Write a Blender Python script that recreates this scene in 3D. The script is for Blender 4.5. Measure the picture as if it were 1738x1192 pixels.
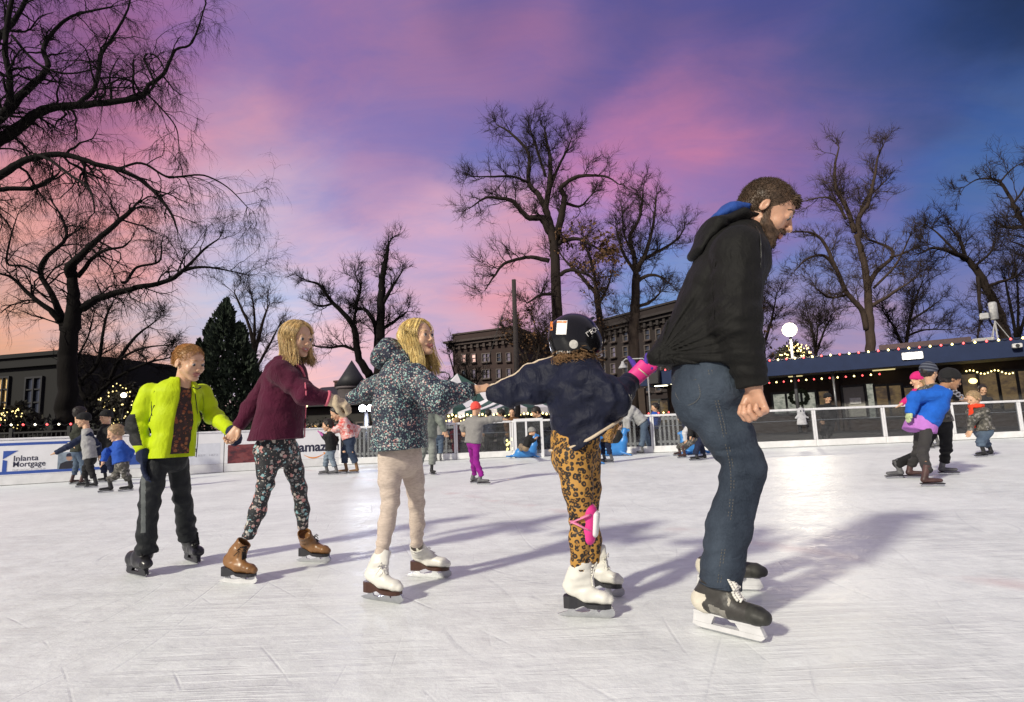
import bpy, math, random
import numpy as np
from mathutils import Vector, Matrix

for _o in list(bpy.data.objects):
    bpy.data.objects.remove(_o)
SC = bpy.context.scene
COL = SC.collection
RAD = math.radians
rng = np.random.default_rng(7)
random.seed(7)

# ------------------------------------------------------------------ camera
FPX, IMG_W, IMG_H = 965.0, 1738.0, 1192.0
CX, CY, CAMZ = 869.0, 596.0, 0.75
PITCH, ROLL = RAD(7.78), RAD(2.29)
_f = np.array([0, math.cos(PITCH), math.sin(PITCH)])
_u0 = np.array([0, -math.sin(PITCH), math.cos(PITCH)])
_r0 = np.array([1.0, 0, 0])
_r = _r0 * math.cos(ROLL) - _u0 * math.sin(ROLL)
_u = _u0 * math.cos(ROLL) + _r0 * math.sin(ROLL)
CAM = np.array([0, 0, CAMZ])
cd = bpy.data.cameras.new('camera')
cam = bpy.data.objects.new('camera', cd)
COL.objects.link(cam)
cd.sensor_width = 36.0
cd.lens = 36.0 * FPX / IMG_W
cd.clip_start, cd.clip_end = 0.05, 2000
cam.matrix_world = Matrix(((_r[0], _u[0], -_f[0], CAM[0]), (_r[1], _u[1], -_f[1], CAM[1]), (_r[2], _u[2], -_f[2], CAM[2]), (0, 0, 0, 1)))
SC.camera = cam

def ray(px, py):
    return _f + _r * ((px - CX) / FPX) + _u * ((CY - py) / FPX)
def P(px, py, Y):
    """the point of the place that lies Y metres ahead in the direction of a spot measured on the photograph"""
    d = ray(px, py)
    return CAM + d * (Y / d[1])
def G(px, py, z=0.0):
    d = ray(px, py)
    return CAM + d * ((z - CAMZ) / d[2])

# ------------------------------------------------------------------ sun, exposure
SUN_AZ, SUN_EL = 41.0, 29.0
sd = bpy.data.lights.new('sun', 'SUN')
sd.energy, sd.angle, sd.color = 4.1, RAD(4.0), (1.0, 0.94, 0.78)
sun = bpy.data.objects.new('sun', sd)
COL.objects.link(sun)
_sd = Vector((math.sin(RAD(SUN_AZ)) * math.cos(RAD(SUN_EL)), math.cos(RAD(SUN_AZ)) * math.cos(RAD(SUN_EL)), -math.sin(RAD(SUN_EL))))
sun.rotation_euler = _sd.to_track_quat('-Z', 'Y').to_euler()
sun.location = (-8, -10, 9)
SC.view_settings.view_transform = 'Standard'
SC.view_settings.look = 'None'
SC.view_settings.exposure = 0.0
SC.view_settings.gamma = 1.0
SC.view_settings.use_curve_mapping = False
SC.render.engine = 'CYCLES'
SC.cycles.use_denoising = True
SC.cycles.max_bounces = 6
SC.cycles.sample_clamp_indirect = 4.0
SC.cycles.caustics_reflective = False
SC.cycles.caustics_refractive = False

# ------------------------------------------------------------------ dusk sky
def lin(c):
    return tuple(((v / 255 + 0.055) / 1.055) ** 2.4 if v > 10 else v / 255 / 12.92 for v in c)

SKY = [(430, 20, 146, 119, 168), (650, 60, 146, 114, 164), (740, 50, 159, 117, 160), (830, 30, 103, 92, 148), (480, 95, 135, 112, 169), (540, 150, 146, 117, 169), (780, 150, 153, 116, 164), (400, 170, 185, 140, 176), (560, 230, 163, 129, 177), (420, 380, 191, 185, 215), (430, 485, 188, 202, 232), (760, 430, 194, 170, 208), (580, 570, 224, 186, 202), (1050, 80, 86, 82, 142), (1150, 40, 96, 86, 142), (1250, 50, 70, 76, 136), (1180, 110, 116, 96, 152), (1180, 170, 146, 106, 156), (1300, 180, 130, 100, 152), (1400, 150, 84, 86, 142), (1500, 100, 54, 74, 130), (1600, 100, 44, 64, 114), (1700, 40, 28, 44, 78), (1450, 220, 114, 100, 152), (1550, 180, 64, 84, 142), (1700, 220, 64, 90, 146), (1050, 310, 202, 128, 172), (1110, 405, 114, 122, 186), (1140, 480, 118, 150, 202), (1420, 330, 124, 106, 166), (1720, 300, 74, 108, 164), (1010, 400, 172, 134, 186), (60, 60, 146, 98, 148), (-250, 100, 150, 112, 152), (-250, 420, 200, 150, 150), (330, 60, 150, 104, 158), (250, 200, 205, 136, 164), (150, 120, 130, 82, 125), (350, 430, 191, 179, 206), (200, 610, 250, 158, 98), (40, 605, 240, 168, 126), (150, 545, 206, 190, 198), (330, 510, 198, 198, 221), (300, 330, 236, 168, 178), (150, 340, 212, 142, 152), (200, 440, 240, 168, 156), (40, 440, 226, 166, 156), (280, 570, 212, 190, 196), (550, 640, 246, 192, 190), (1250, 620, 150, 130, 165), (420, 252, 206, 155, 177), (780, 278, 107, 115, 179), (818, 475, 225, 156, 168), (1325, 285, 155, 109, 161), (1370, 440, 102, 127, 186), (580, 448, 202, 176, 207), (480, 405, 216, 178, 198), (875, 78, 164, 113, 156), (975, 95, 130, 104, 157), (535, 62, 158, 115, 163), (1030, 170, 109, 95, 155), (820, 390, 214, 156, 178), (1090, 245, 162, 114, 164), (1585, 340, 78, 103, 166), (630, 306, 177, 144, 185), (1170, 262, 204, 126, 160), (480, 540, 220, 204, 222), (1210, 345, 148, 116, 169), (1660, 485, 114, 117, 170), (872, 192, 116, 105, 165), (1375, 528, 170, 142, 174), (735, 530, 205, 171, 196), (520, 325, 174, 159, 200), (710, 375, 216, 168, 191), (670, 198, 145, 120, 173), (960, 600, 186, 153, 185)]
SKYK = 440.0
w = bpy.data.worlds.new('World')
SC.world = w
w.use_nodes = True
nt = w.node_tree
nt.nodes.clear()
def wn(t, **kw):
    n = nt.nodes.new(t)
    for k, v in kw.items():
        setattr(n, k, v)
    return n
L = nt.links.new
tc = wn('ShaderNodeTexCoord')
# cloud sheets seen in perspective: direction over height, plus warped noise
sep = wn('ShaderNodeSeparateXYZ'); L(tc.outputs['Generated'], sep.inputs[0])
hz = wn('ShaderNodeMath', operation='ADD'); L(sep.outputs[2], hz.inputs[0]); hz.inputs[1].default_value = 0.35
hm = wn('ShaderNodeMath', operation='MAXIMUM'); L(hz.outputs[0], hm.inputs[0]); hm.inputs[1].default_value = 0.1
inv = wn('ShaderNodeMath', operation='DIVIDE'); inv.inputs[0].default_value = 1.0; L(hm.outputs[0], inv.inputs[1])
pl = wn('ShaderNodeVectorMath', operation='SCALE'); L(tc.outputs['Generated'], pl.inputs[0]); L(inv.outputs[0], pl.inputs['Scale'])
mp = wn('ShaderNodeMapping'); mp.inputs['Rotation'].default_value = (0, 0, RAD(25)); mp.inputs['Scale'].default_value = (1.1, 1.3, 1.2); L(pl.outputs[0], mp.inputs[0])
nz = wn('ShaderNodeTexNoise'); nz.inputs['Scale'].default_value = 2.6; nz.inputs['Detail'].default_value = 7; nz.inputs['Roughness'].default_value = 0.58
L(mp.outputs[0], nz.inputs['Vector'])
ctr = wn('ShaderNodeVectorMath', operation='SUBTRACT'); L(nz.outputs['Color'], ctr.inputs[0]); ctr.inputs[1].default_value = (0.5, 0.5, 0.5)
offs = wn('ShaderNodeVectorMath', operation='SCALE'); L(ctr.outputs[0], offs.inputs[0]); offs.inputs['Scale'].default_value = 0.20
dd = wn('ShaderNodeVectorMath', operation='ADD'); L(tc.outputs['Generated'], dd.inputs[0]); L(offs.outputs[0], dd.inputs[1])
dn = wn('ShaderNodeVectorMath', operation='NORMALIZE'); L(dd.outputs[0], dn.inputs[0])
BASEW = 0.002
base = lin((168, 158, 176))  # sky outside the view, brightened as added fill for faces and shadows
accc, accw = None, None
for (px, py, r_, g_, b_) in SKY:
    d = ray(px, py); d = d / np.linalg.norm(d)
    c = lin((r_, g_, b_))
    dot = wn('ShaderNodeVectorMath', operation='DOT_PRODUCT'); L(dn.outputs[0], dot.inputs[0]); dot.inputs[1].default_value = tuple(d)
    mx = wn('ShaderNodeMath', operation='POWER', use_clamp=True); L(dot.outputs['Value'], mx.inputs[0]); mx.inputs[1].default_value = SKYK + 1
    ma = wn('ShaderNodeVectorMath', operation='MULTIPLY_ADD'); L(mx.outputs[0], ma.inputs[0]); ma.inputs[1].default_value = c
    if accc is None:
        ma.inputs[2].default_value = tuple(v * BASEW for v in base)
    else:
        L(accc.outputs[0], ma.inputs[2])
    ad = wn('ShaderNodeMath', operation='ADD'); L(mx.outputs[0], ad.inputs[0])
    if accw is None:
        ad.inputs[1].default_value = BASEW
    else:
        L(accw.outputs[0], ad.inputs[1])
    accc, accw = ma, ad
iw = wn('ShaderNodeMath', operation='DIVIDE'); iw.inputs[0].default_value = 1.0; L(accw.outputs[0], iw.inputs[1])
skyc = wn('ShaderNodeVectorMath', operation='SCALE'); L(accc.outputs[0], skyc.inputs[0]); L(iw.outputs[0], skyc.inputs['Scale'])
# fine wisps
mp2 = wn('ShaderNodeMapping'); mp2.inputs['Rotation'].default_value = (0, 0, RAD(38)); mp2.inputs['Scale'].default_value = (1.1, 2.6, 1.2); L(pl.outputs[0], mp2.inputs[0])
nz2 = wn('ShaderNodeTexNoise'); nz2.inputs['Scale'].default_value = 3.2; nz2.inputs['Detail'].default_value = 8; nz2.inputs['Roughness'].default_value = 0.62; nz2.inputs['Distortion'].default_value = 0.6
L(mp2.outputs[0], nz2.inputs['Vector'])
mr = wn('ShaderNodeMapRange', interpolation_type='SMOOTHSTEP'); L(nz2.outputs[0], mr.inputs[0]); mr.inputs[1].default_value = 0.32; mr.inputs[2].default_value = 0.68
tint = wn('ShaderNodeMix', data_type='VECTOR'); L(mr.outputs[0], tint.inputs[0]); tint.inputs[4].default_value = (0.84, 0.95, 1.05); tint.inputs[5].default_value = (1.10, 1.04, 1.0)
fin = wn('ShaderNodeVectorMath', operation='MULTIPLY'); L(skyc.outputs[0], fin.inputs[0]); L(tint.outputs[1], fin.inputs[1])
bg1 = wn('ShaderNodeBackground'); L(fin.outputs[0], bg1.inputs[0]); bg1.inputs[1].default_value = 1.0
st = wn('ShaderNodeTexSky', sky_type='NISHITA'); st.sun_disc = False
st.sun_elevation = RAD(SUN_EL); st.sun_rotation = RAD(SUN_AZ + 180)
bg2 = wn('ShaderNodeBackground'); L(st.outputs[0], bg2.inputs[0]); bg2.inputs[1].default_value = 0.004
ads = wn('ShaderNodeAddShader'); L(bg1.outputs[0], ads.inputs[0]); L(bg2.outputs[0], ads.inputs[1])
wo = wn('ShaderNodeOutputWorld'); L(ads.outputs[0], wo.inputs[0])
w.cycles.sampling_method = 'MANUAL'
w.cycles.sample_map_resolution = 256

# ------------------------------------------------------------------ things, parts
def V(*a):
    return np.array(a, float)
def nrm(v):
    v = np.asarray(v, float)
    return v / (np.linalg.norm(v) + 1e-12)
def thing(name, label, cat, loc, group=None):
    o = bpy.data.objects.new(name, None)
    o.empty_display_size = 0.1
    COL.objects.link(o)
    o.location = tuple(loc)
    o['label'] = label; o['category'] = cat
    if group: o['group'] = group
    return o
def top_of(o):
    while o.parent is not None:
        o = o.parent
    return o
def link_mesh(name, me, mats, parent=None, label=None):
    """one mesh object; vertices are given in the place's own coordinates"""
    o = bpy.data.objects.new(name, me)
    COL.objects.link(o)
    for m in (mats if isinstance(mats, (list, tuple)) else [mats]):
        me.materials.append(m)
    if parent is not None:
        loc = top_of(parent).location
        me.transform(Matrix.Translation(-Vector(loc)))
        o.parent = parent
    if label: o['label'] = label
    return o
def top_mesh(o, label, cat, group=None):
    """a thing that is one mesh: its origin goes to its base"""
    vs = np.empty(len(o.data.vertices) * 3); o.data.vertices.foreach_get('co', vs); vs = vs.reshape(-1, 3)
    b = Vector(((vs[:, 0].min() + vs[:, 0].max()) / 2, (vs[:, 1].min() + vs[:, 1].max()) / 2, vs[:, 2].min()))
    o.data.transform(Matrix.Translation(-b)); o.location = b
    o['label'] = label; o['category'] = cat
    if group: o['group'] = group
    return o
def copy_tree(o, parent=None):
    c = o.copy(); COL.objects.link(c)
    if parent is not None: c.parent = parent
    for ch in list(o.children): copy_tree(ch, c)
    return c
def mesh_np(name, verts, faces, smooth=True, midx=None):
    """faces: list of (N,k) int arrays"""
    me = bpy.data.meshes.new(name)
    verts = np.asarray(verts, np.float32)
    me.vertices.add(len(verts)); me.vertices.foreach_set('co', verts.ravel())
    faces = [np.asarray(f, np.int32) for f in faces if len(f)]
    nl = sum(f.size for f in faces); npoly = sum(len(f) for f in faces)
    me.loops.add(nl); me.polygons.add(npoly)
    me.loops.foreach_set('vertex_index', np.concatenate([f.ravel() for f in faces]))
    starts, c = [], 0
    for f in faces:
        starts.append(c + np.arange(len(f)) * f.shape[1]); c += f.size
    me.polygons.foreach_set('loop_start', np.concatenate(starts).astype(np.int32))
    me.polygons.foreach_set('use_smooth', np.full(npoly, smooth))
    if midx is not None:
        me.polygons.foreach_set('material_index', np.asarray(midx, np.int32))
    me.update(calc_edges=True)
    return me

class MB:
    """collects boxes, prisms, tubes, sheets and links them as ONE mesh"""
    def __init__(s):
        s.v, s.f, s.n = [], {}, 0
        s.sm = []
    def add(s, v, fs):
        for f in fs:
            f = np.asarray(f, int)
            if f.ndim == 1: f = f[None]
            s.f.setdefault(f.shape[1], []).append(f + s.n)
        s.v.append(np.asarray(v, float)); s.n += len(v)
        return s
    def box(s, c, size, R=None, bev=0.0):
        hx, hy, hz_ = [x / 2 for x in size]
        if bev <= 0:
            v = np.array([(x, y, z) for x in (-hx, hx) for y in (-hy, hy) for z in (-hz_, hz_)])
            f = [(0, 1, 3, 2), (4, 6, 7, 5), (0, 4, 5, 1), (2, 3, 7, 6), (0, 2, 6, 4), (1, 5, 7, 3)]
            fs = [np.array(f)]
        else:
            b = min(bev, hx * .9, hy * .9, hz_ * .9)
            ring = [(-hx + b, -hy), (hx - b, -hy), (hx, -hy + b), (hx, hy - b), (hx - b, hy), (-hx + b, hy), (-hx, hy - b), (-hx, -hy + b)]
            ins = [(x * (hx - b) / hx, y * (hy - b) / hy) for x, y in ring]
            v = [(x, y, -hz_) for x, y in ins] + [(x, y, -hz_ + b) for x, y in ring] + [(x, y, hz_ - b) for x, y in ring] + [(x, y, hz_) for x, y in ins]
            v = np.array(v)
            q = []
            for k in range(3):
                for i in range(8):
                    j = (i + 1) % 8
                    q.append((k * 8 + i, k * 8 + j, k * 8 + 8 + j, k * 8 + 8 + i))
            fs = [np.array(q), np.array([list(range(7, -1, -1))]), np.array([list(range(24, 32))])]
        if R is not None: v = v @ np.asarray(R, float).T
        return s.add(v + np.asarray(c, float), fs)
    def quad(s, a, b, c, d):
        return s.add([a, b, c, d], [np.array([[0, 1, 2, 3]])])
    def prism(s, poly, off):
        """polygon (list of 3D points) swept by the vector off"""
        p = np.asarray(poly, float); n = len(p)
        v = np.concatenate([p, p + np.asarray(off, float)])
        q = [(i, (i + 1) % n, n + (i + 1) % n, n + i) for i in range(n)]
        return s.add(v, [np.array([list(range(n - 1, -1, -1))]), np.array([list(range(n, 2 * n))]), np.array(q)])
    def tube(s, pts, rad, ns=8, cap=True, flat=None):
        pts = np.asarray(pts, float)[None]
        rad = np.broadcast_to(np.asarray(rad, float), (pts.shape[1],))[None]
        v, q = tubes_np(pts, rad, ns, flat)
        fs = [q]
        if cap:
            K = pts.shape[1]
            fs += [np.array([list(range(ns - 1, -1, -1))]), np.array([[(K - 1) * ns + i for i in range(ns)]])]
        return s.add(v, fs)
    def tubes(s, pts, rad, ns=3, flat=None):
        v, q = tubes_np(np.asarray(pts, float), np.asarray(rad, float), ns, flat)
        return s.add(v, [q])
    def lathe(s, c, prof, ns=20, axis=(0, 0, 1)):
        ax = nrm(axis); x = nrm(np.cross(ax, (0.31, 0.95, 0.1) if abs(ax[1]) < .9 else (1, 0, 0))); y = np.cross(ax, x)
        v = []
        for r, z in prof:
            for i in range(ns):
                a = 2 * math.pi * i / ns
                v.append(np.asarray(c) + x * (r * math.cos(a)) + y * (r * math.sin(a)) + ax * z)
        q = [(k * ns + i, k * ns + (i + 1) % ns, (k + 1) * ns + (i + 1) % ns, (k + 1) * ns + i) for k in range(len(prof) - 1) for i in range(ns)]
        m = len(prof)
        return s.add(v, [np.array(q), np.array([list(range(ns - 1, -1, -1))]), np.array([[(m - 1) * ns + i for i in range(ns)]])])
    def ball(s, c, r, ns=10, nr=6):
        prof = [(max(1e-4, math.sin(math.pi * k / nr)) , -math.cos(math.pi * k / nr)) for k in range(nr + 1)]
        r3 = np.broadcast_to(np.asarray(r, float), (3,))
        sub = MB(); sub.lathe((0, 0, 0), prof, ns)
        v = np.concatenate(sub.v) * r3 + np.asarray(c, float)
        return s.add(v, [g for k in sub.f for g in sub.f[k]])
    def mesh(s, name, smooth=False):
        return mesh_np(name, np.concatenate(s.v), [np.concatenate(g) for g in s.f.values()], smooth)
    def build(s, name, mats, parent=None, smooth=False, label=None):
        return link_mesh(name, s.mesh(name, smooth), mats, parent, label)

def tubes_np(pts, rad, ns, flat=None):
    """pts (N,K,3), rad (N,K) -> verts, quads; flat squeezes one side of the section"""
    N, K, _ = pts.shape
    tan = np.gradient(pts, axis=1)
    tan /= np.linalg.norm(tan, axis=2, keepdims=True) + 1e-9
    ref = np.where(np.abs(tan[:, :1, 2:3]) < 0.9, np.array([0, 0, 1.0]), np.array([1.0, 0.2, 0]))
    x = np.cross(tan, np.broadcast_to(ref, tan.shape)); x /= np.linalg.norm(x, axis=2, keepdims=True) + 1e-9
    y = np.cross(tan, x)
    a = np.arange(ns) * 2 * math.pi / ns
    fl = 1.0 if flat is None else flat
    v = pts[:, :, None, :] + rad[:, :, None, None] * (x[:, :, None, :] * np.cos(a)[None, None, :, None] + y[:, :, None, :] * (fl * np.sin(a))[None, None, :, None])
    base = (np.arange(N) * K * ns)[:, None, None]
    k = (np.arange(K - 1) * ns)[None, :, None]
    i = np.arange(ns)[None, None, :]; j = (i + 1) % ns
    q = np.stack([base + k + i, base + k + j, base + k + ns + j, base + k + ns + i], -1).reshape(-1, 4)
    return v.reshape(-1, 3), q

# ------------------------------------------------------------------ materials
MATS = {}
def _mat(name):
    m = bpy.data.materials.new(name); m.use_nodes = True
    t = m.node_tree
    b = t.nodes['Principled BSDF']
    return m, t, b
def N_(t, ty, **kw):
    n = t.nodes.new(ty)
    for k, v in kw.items():
        if hasattr(n, k): setattr(n, k, v)
        else: n.inputs[k.replace('_', ' ').title() if k.replace('_', ' ').title() in n.inputs else k].default_value = v
    return n
def noise(t, scale, detail=4, rough=.55, vec=None, stretch=None, rot=(0, 0, 0), dist=0.0, coord='Object'):
    n = t.nodes.new('ShaderNodeTexNoise')
    n.inputs['Scale'].default_value = scale; n.inputs['Detail'].default_value = detail
    n.inputs['Roughness'].default_value = rough; n.inputs['Distortion'].default_value = dist
    if vec is None:
        c = t.nodes.new('ShaderNodeTexCoord'); vec = c.outputs[coord]
    if stretch is not None:
        m = t.nodes.new('ShaderNodeMapping'); m.inputs['Scale'].default_value = stretch; m.inputs['Rotation'].default_value = rot
        t.links.new(vec, m.inputs[0]); vec = m.outputs[0]
    t.links.new(vec, n.inputs['Vector'])
    return n.outputs['Fac']
def ramp(t, fac, stops, interp='LINEAR'):
    r = t.nodes.new('ShaderNodeValToRGB'); r.color_ramp.interpolation = interp
    e = r.color_ramp.elements
    while len(e) < len(stops): e.new(0.5)
    for i, (p, c) in enumerate(stops):
        e[i].position = p; e[i].color = (*c, 1) if len(c) == 3 else c
    t.links.new(fac, r.inputs[0])
    return r.outputs[0]
def mixc(t, fac, a, b, blend='MIX'):
    m = t.nodes.new('ShaderNodeMix'); m.data_type = 'RGBA'; m.blend_type = blend
    for i, x in ((0, fac), (6, a), (7, b)):
        if hasattr(x, 'is_output'): t.links.new(x, m.inputs[i])
        else: m.inputs[i].default_value = x if not isinstance(x, tuple) else (*x[:3], 1)
    return m.outputs[2]
def mth(t, op, a, b=0.0, clamp=False):
    m = t.nodes.new('ShaderNodeMath'); m.operation = op; m.use_clamp = clamp
    for i, x in ((0, a), (1, b)):
        if hasattr(x, 'is_output'): t.links.new(x, m.inputs[i])
        else: m.inputs[i].default_value = x
    return m.outputs[0]
def bumpn(t, b, h, strength=.3, dist=.01):
    n = t.nodes.new('ShaderNodeBump'); n.inputs['Strength'].default_value = strength; n.inputs['Distance'].default_value = dist
    t.links.new(h, n.inputs['Height']); t.links.new(n.outputs[0], b.inputs['Normal'])
def pm(name, col, rough=.6, var=.2, vs=12.0, bump=0.0, bs=150.0, bd=.004, metal=0.0, spec=.4, sheen=0.0, coat=0.0, stretch=None, sss=0.0):
    """a plain surface: base colour broken by noise, bump, gloss"""
    if name in MATS: return MATS[name]
    m, t, b = _mat(name)
    n = noise(t, vs, 5, .6, stretch=stretch)
    lo = tuple(c * (1 - var) for c in col); hi = tuple(min(1, c * (1 + var)) for c in col)
    c = ramp(t, n, [(.3, lo), (.7, hi)])
    t.links.new(c, b.inputs['Base Color'])
    b.inputs['Roughness'].default_value = rough; b.inputs['Metallic'].default_value = metal
    b.inputs['Specular IOR Level'].default_value = spec
    if sheen: b.inputs['Sheen Weight'].default_value = sheen; b.inputs['Sheen Roughness'].default_value = .5
    if coat: b.inputs['Coat Weight'].default_value = coat; b.inputs['Coat Roughness'].default_value = .08
    if sss:
        b.inputs['Subsurface Weight'].default_value = sss; b.inputs['Subsurface Radius'].default_value = (.012, .005, .003)
    if bump: bumpn(t, b, noise(t, bs, 3), bump, bd)
    MATS[name] = m
    return m
def emat(name, col, strength):
    if name in MATS: return MATS[name]
    m, t, b = _mat(name)
    b.inputs['Base Color'].default_value = (*col, 1)
    b.inputs['Emission Color'].default_value = (*col, 1); b.inputs['Emission Strength'].default_value = strength
    MATS[name] = m
    return m
def lettering(name, text, origin, xdir, ydir, height, m, parent, depth=.004, bold=0.0, width=None, label=None):
    """flat raised letters on a surface: origin is the left end of the baseline"""
    cu = bpy.data.curves.new(name, 'FONT'); cu.body = text; cu.size = 1.0; cu.extrude = 0.0; cu.offset = bold; cu.resolution_u = 3
    tmp = bpy.data.objects.new(name, cu); COL.objects.link(tmp)
    bpy.context.view_layer.update()
    me = bpy.data.meshes.new_from_object(tmp.evaluated_get(bpy.context.evaluated_depsgraph_get()))
    bpy.data.objects.remove(tmp); bpy.data.curves.remove(cu)
    me.name = name
    n = len(me.vertices); v = np.empty(n * 3); me.vertices.foreach_get('co', v); v = v.reshape(-1, 3)
    sy = height / 0.72
    sx = sy if width is None else width / (v[:, 0].max() - min(0, v[:, 0].min()))
    x, y = nrm(xdir), nrm(ydir); z = np.cross(x, y)
    out = np.asarray(origin) + v[:, :1] * sx * x + v[:, 1:2] * sy * y + z * depth
    me.vertices.foreach_set('co', out.astype(np.float32).ravel()); me.update()
    me.materials.clear()
    return link_mesh(name, me, m, parent, label)
# ------------------------------------------------------------------ modelling by blended volumes
def _hash(ix, iy, iz, s):
    h = (ix * 374761393 + iy * 668265263 + iz * 1274126177 + s * 974634777) & 0xFFFFFFFF
    h = ((h ^ (h >> 13)) * 1103515245) & 0xFFFFFFFF
    return ((h ^ (h >> 16)) & 0xFFFF).astype(np.float32) / 65535.0
def vnoise(p, s=0):
    i = np.floor(p).astype(np.int64); f = (p - i).astype(np.float32); f = f * f * (3 - 2 * f)
    r = 0
    for a in (0, 1):
        wa = f[:, 0] if a else 1 - f[:, 0]
        for b in (0, 1):
            wb = f[:, 1] if b else 1 - f[:, 1]
            for c in (0, 1):
                wc = f[:, 2] if c else 1 - f[:, 2]
                r = r + wa * wb * wc * _hash(i[:, 0] + a, i[:, 1] + b, i[:, 2] + c, s)
    return r
def fbm(p, o=3, s=0):
    r, a, t = 0, .5, 0
    for k in range(o):
        r = r + a * vnoise(p * (2 ** k), s + k); t += a; a *= .5
    return r / t

class SDF:
    def __init__(s, lo, hi, h):
        s.lo = np.asarray(lo, float); s.h = h
        s.n = (np.ceil((np.asarray(hi, float) - s.lo) / h).astype(int) + 2)
        s.f = np.full(s.n, 1.0, np.float32)
        s.ax = [(s.lo[i] + h * np.arange(s.n[i])).astype(np.float32) for i in range(3)]
    def _blk(s, lo, hi):
        a = np.clip(np.floor((np.asarray(lo) - s.lo) / s.h).astype(int), 0, s.n)
        b = np.clip(np.ceil((np.asarray(hi) - s.lo) / s.h).astype(int) + 1, 0, s.n)
        return tuple(slice(a[i], b[i]) for i in range(3))
    def _pts(s, sl, c):
        return (s.ax[0][sl[0]][:, None, None] - np.float32(c[0]), s.ax[1][sl[1]][None, :, None] - np.float32(c[1]), s.ax[2][sl[2]][None, None, :] - np.float32(c[2]))
    def _comb(s, sl, d, k, op):
        f = s.f[sl]
        if op == 'u':
            h = np.clip(.5 + .5 * (f - d) / k, 0, 1); s.f[sl] = f + (d - f) * h - k * h * (1 - h)
        else:
            d = -d
            h = np.clip(.5 - .5 * (f - d) / k, 0, 1); s.f[sl] = f + (d - f) * h + k * h * (1 - h)
    def seg(s, a, b, ra, rb=None, k=.02, x=None, op='u', ca=None, cb=None):
        """tapered limb of elliptical section; ca, cb: how far the ends bulge (small = flat cut)"""
        a, b = np.asarray(a, float), np.asarray(b, float)
        if rb is None: rb = ra
        ra = np.broadcast_to(np.asarray(ra, float), (2,)); rb = np.broadcast_to(np.asarray(rb, float), (2,))
        L_ = np.linalg.norm(b - a)
        if L_ < 1e-5: b = a + V(0, 0, 1e-4); L_ = 1e-4
        w_ = (b - a) / L_
        if x is None: x = V(0, 1, 0) if abs(w_[1]) < .9 else V(1, 0, 0)
        x = np.asarray(x, float); x = nrm(x - w_ * (x @ w_)); y = np.cross(w_, x)
        ca = min(ra) if ca is None else ca; cb = min(rb) if cb is None else cb
        m = max(ra.max(), rb.max(), ca, cb) + k + 3 * s.h
        sl = s._blk(np.minimum(a, b) - m, np.maximum(a, b) + m)
        if any(q.start >= q.stop for q in sl): return s
        X, Y, Z = s._pts(sl, a)
        F32 = np.float32
        t = X * F32(w_[0]) + Y * F32(w_[1]) + Z * F32(w_[2])
        u = X * F32(x[0]) + Y * F32(x[1]) + Z * F32(x[2])
        v = X * F32(y[0]) + Y * F32(y[1]) + Z * F32(y[2])
        tc = np.clip(t / F32(L_), 0, 1)
        rx = F32(ra[0]) + F32(rb[0] - ra[0]) * tc; ry = F32(ra[1]) + F32(rb[1] - ra[1]) * tc
        we = (t - tc * F32(L_)) / np.where(t < 0, F32(ca), F32(cb))
        rz = np.where(t < 0, F32(ca), F32(cb))
        qx, qy = u / rx, v / ry
        k0 = np.sqrt(qx * qx + qy * qy + we * we)
        k1 = np.sqrt((qx / rx) ** 2 + (qy / ry) ** 2 + (we / rz) ** 2) + F32(1e-6)
        d = k0 * (k0 - 1) / k1
        d = np.where(k0 < .08, -np.minimum(rx, ry), d)
        s._comb(sl, d, F32(k), op)
        return s
    def ell(s, c, r, axes=None, k=.02, op='u'):
        c = np.asarray(c, float); r = np.broadcast_to(np.asarray(r, float), (3,))
        m = r.max() + k + 3 * s.h
        sl = s._blk(c - m, c + m)
        if any(q.start >= q.stop for q in sl): return s
        X, Y, Z = s._pts(sl, c)
        F32 = np.float32
        if axes is None: q = [X / F32(r[0]), Y / F32(r[1]), Z / F32(r[2])]
        else: q = [(X * F32(A[0]) + Y * F32(A[1]) + Z * F32(A[2])) / F32(r[i]) for i, A in enumerate(axes)]
        k0 = np.sqrt(q[0] ** 2 + q[1] ** 2 + q[2] ** 2)
        k1 = np.sqrt((q[0] / F32(r[0])) ** 2 + (q[1] / F32(r[1])) ** 2 + (q[2] / F32(r[2])) ** 2) + F32(1e-6)
        d = k0 * (k0 - 1) / k1
        d = np.where(k0 < .08, F32(-r.min()), d)
        s._comb(sl, d, F32(k), op)
        return s
    def chain(s, pts, rads, k=.02, x=None, ca=None, cb=None):
        n = len(pts)
        for i in range(n - 1):
            s.seg(pts[i], pts[i + 1], rads[i], rads[i + 1], k, x, ca=ca if i == 0 else None, cb=cb if i == n - 2 else None)
        return s
    def cut(s, p, n, k=.004):
        """throw away what lies on the side the normal points to"""
        p, n = np.asarray(p, float), nrm(n)
        X, Y, Z = s._pts((slice(None),) * 3, p)
        d = X * np.float32(n[0]) + Y * np.float32(n[1]) + Z * np.float32(n[2])
        f = s.f
        h = np.clip(.5 - .5 * (f - d) / k, 0, 1); s.f = f + (d - f) * h + np.float32(k) * h * (1 - h)
        return s
    def disp(s, fn, band=.05):
        m = np.abs(s.f) < band
        i = np.argwhere(m)
        p = s.lo + i * s.h
        s.f[m] += fn(p).astype(np.float32)
        return s
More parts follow.
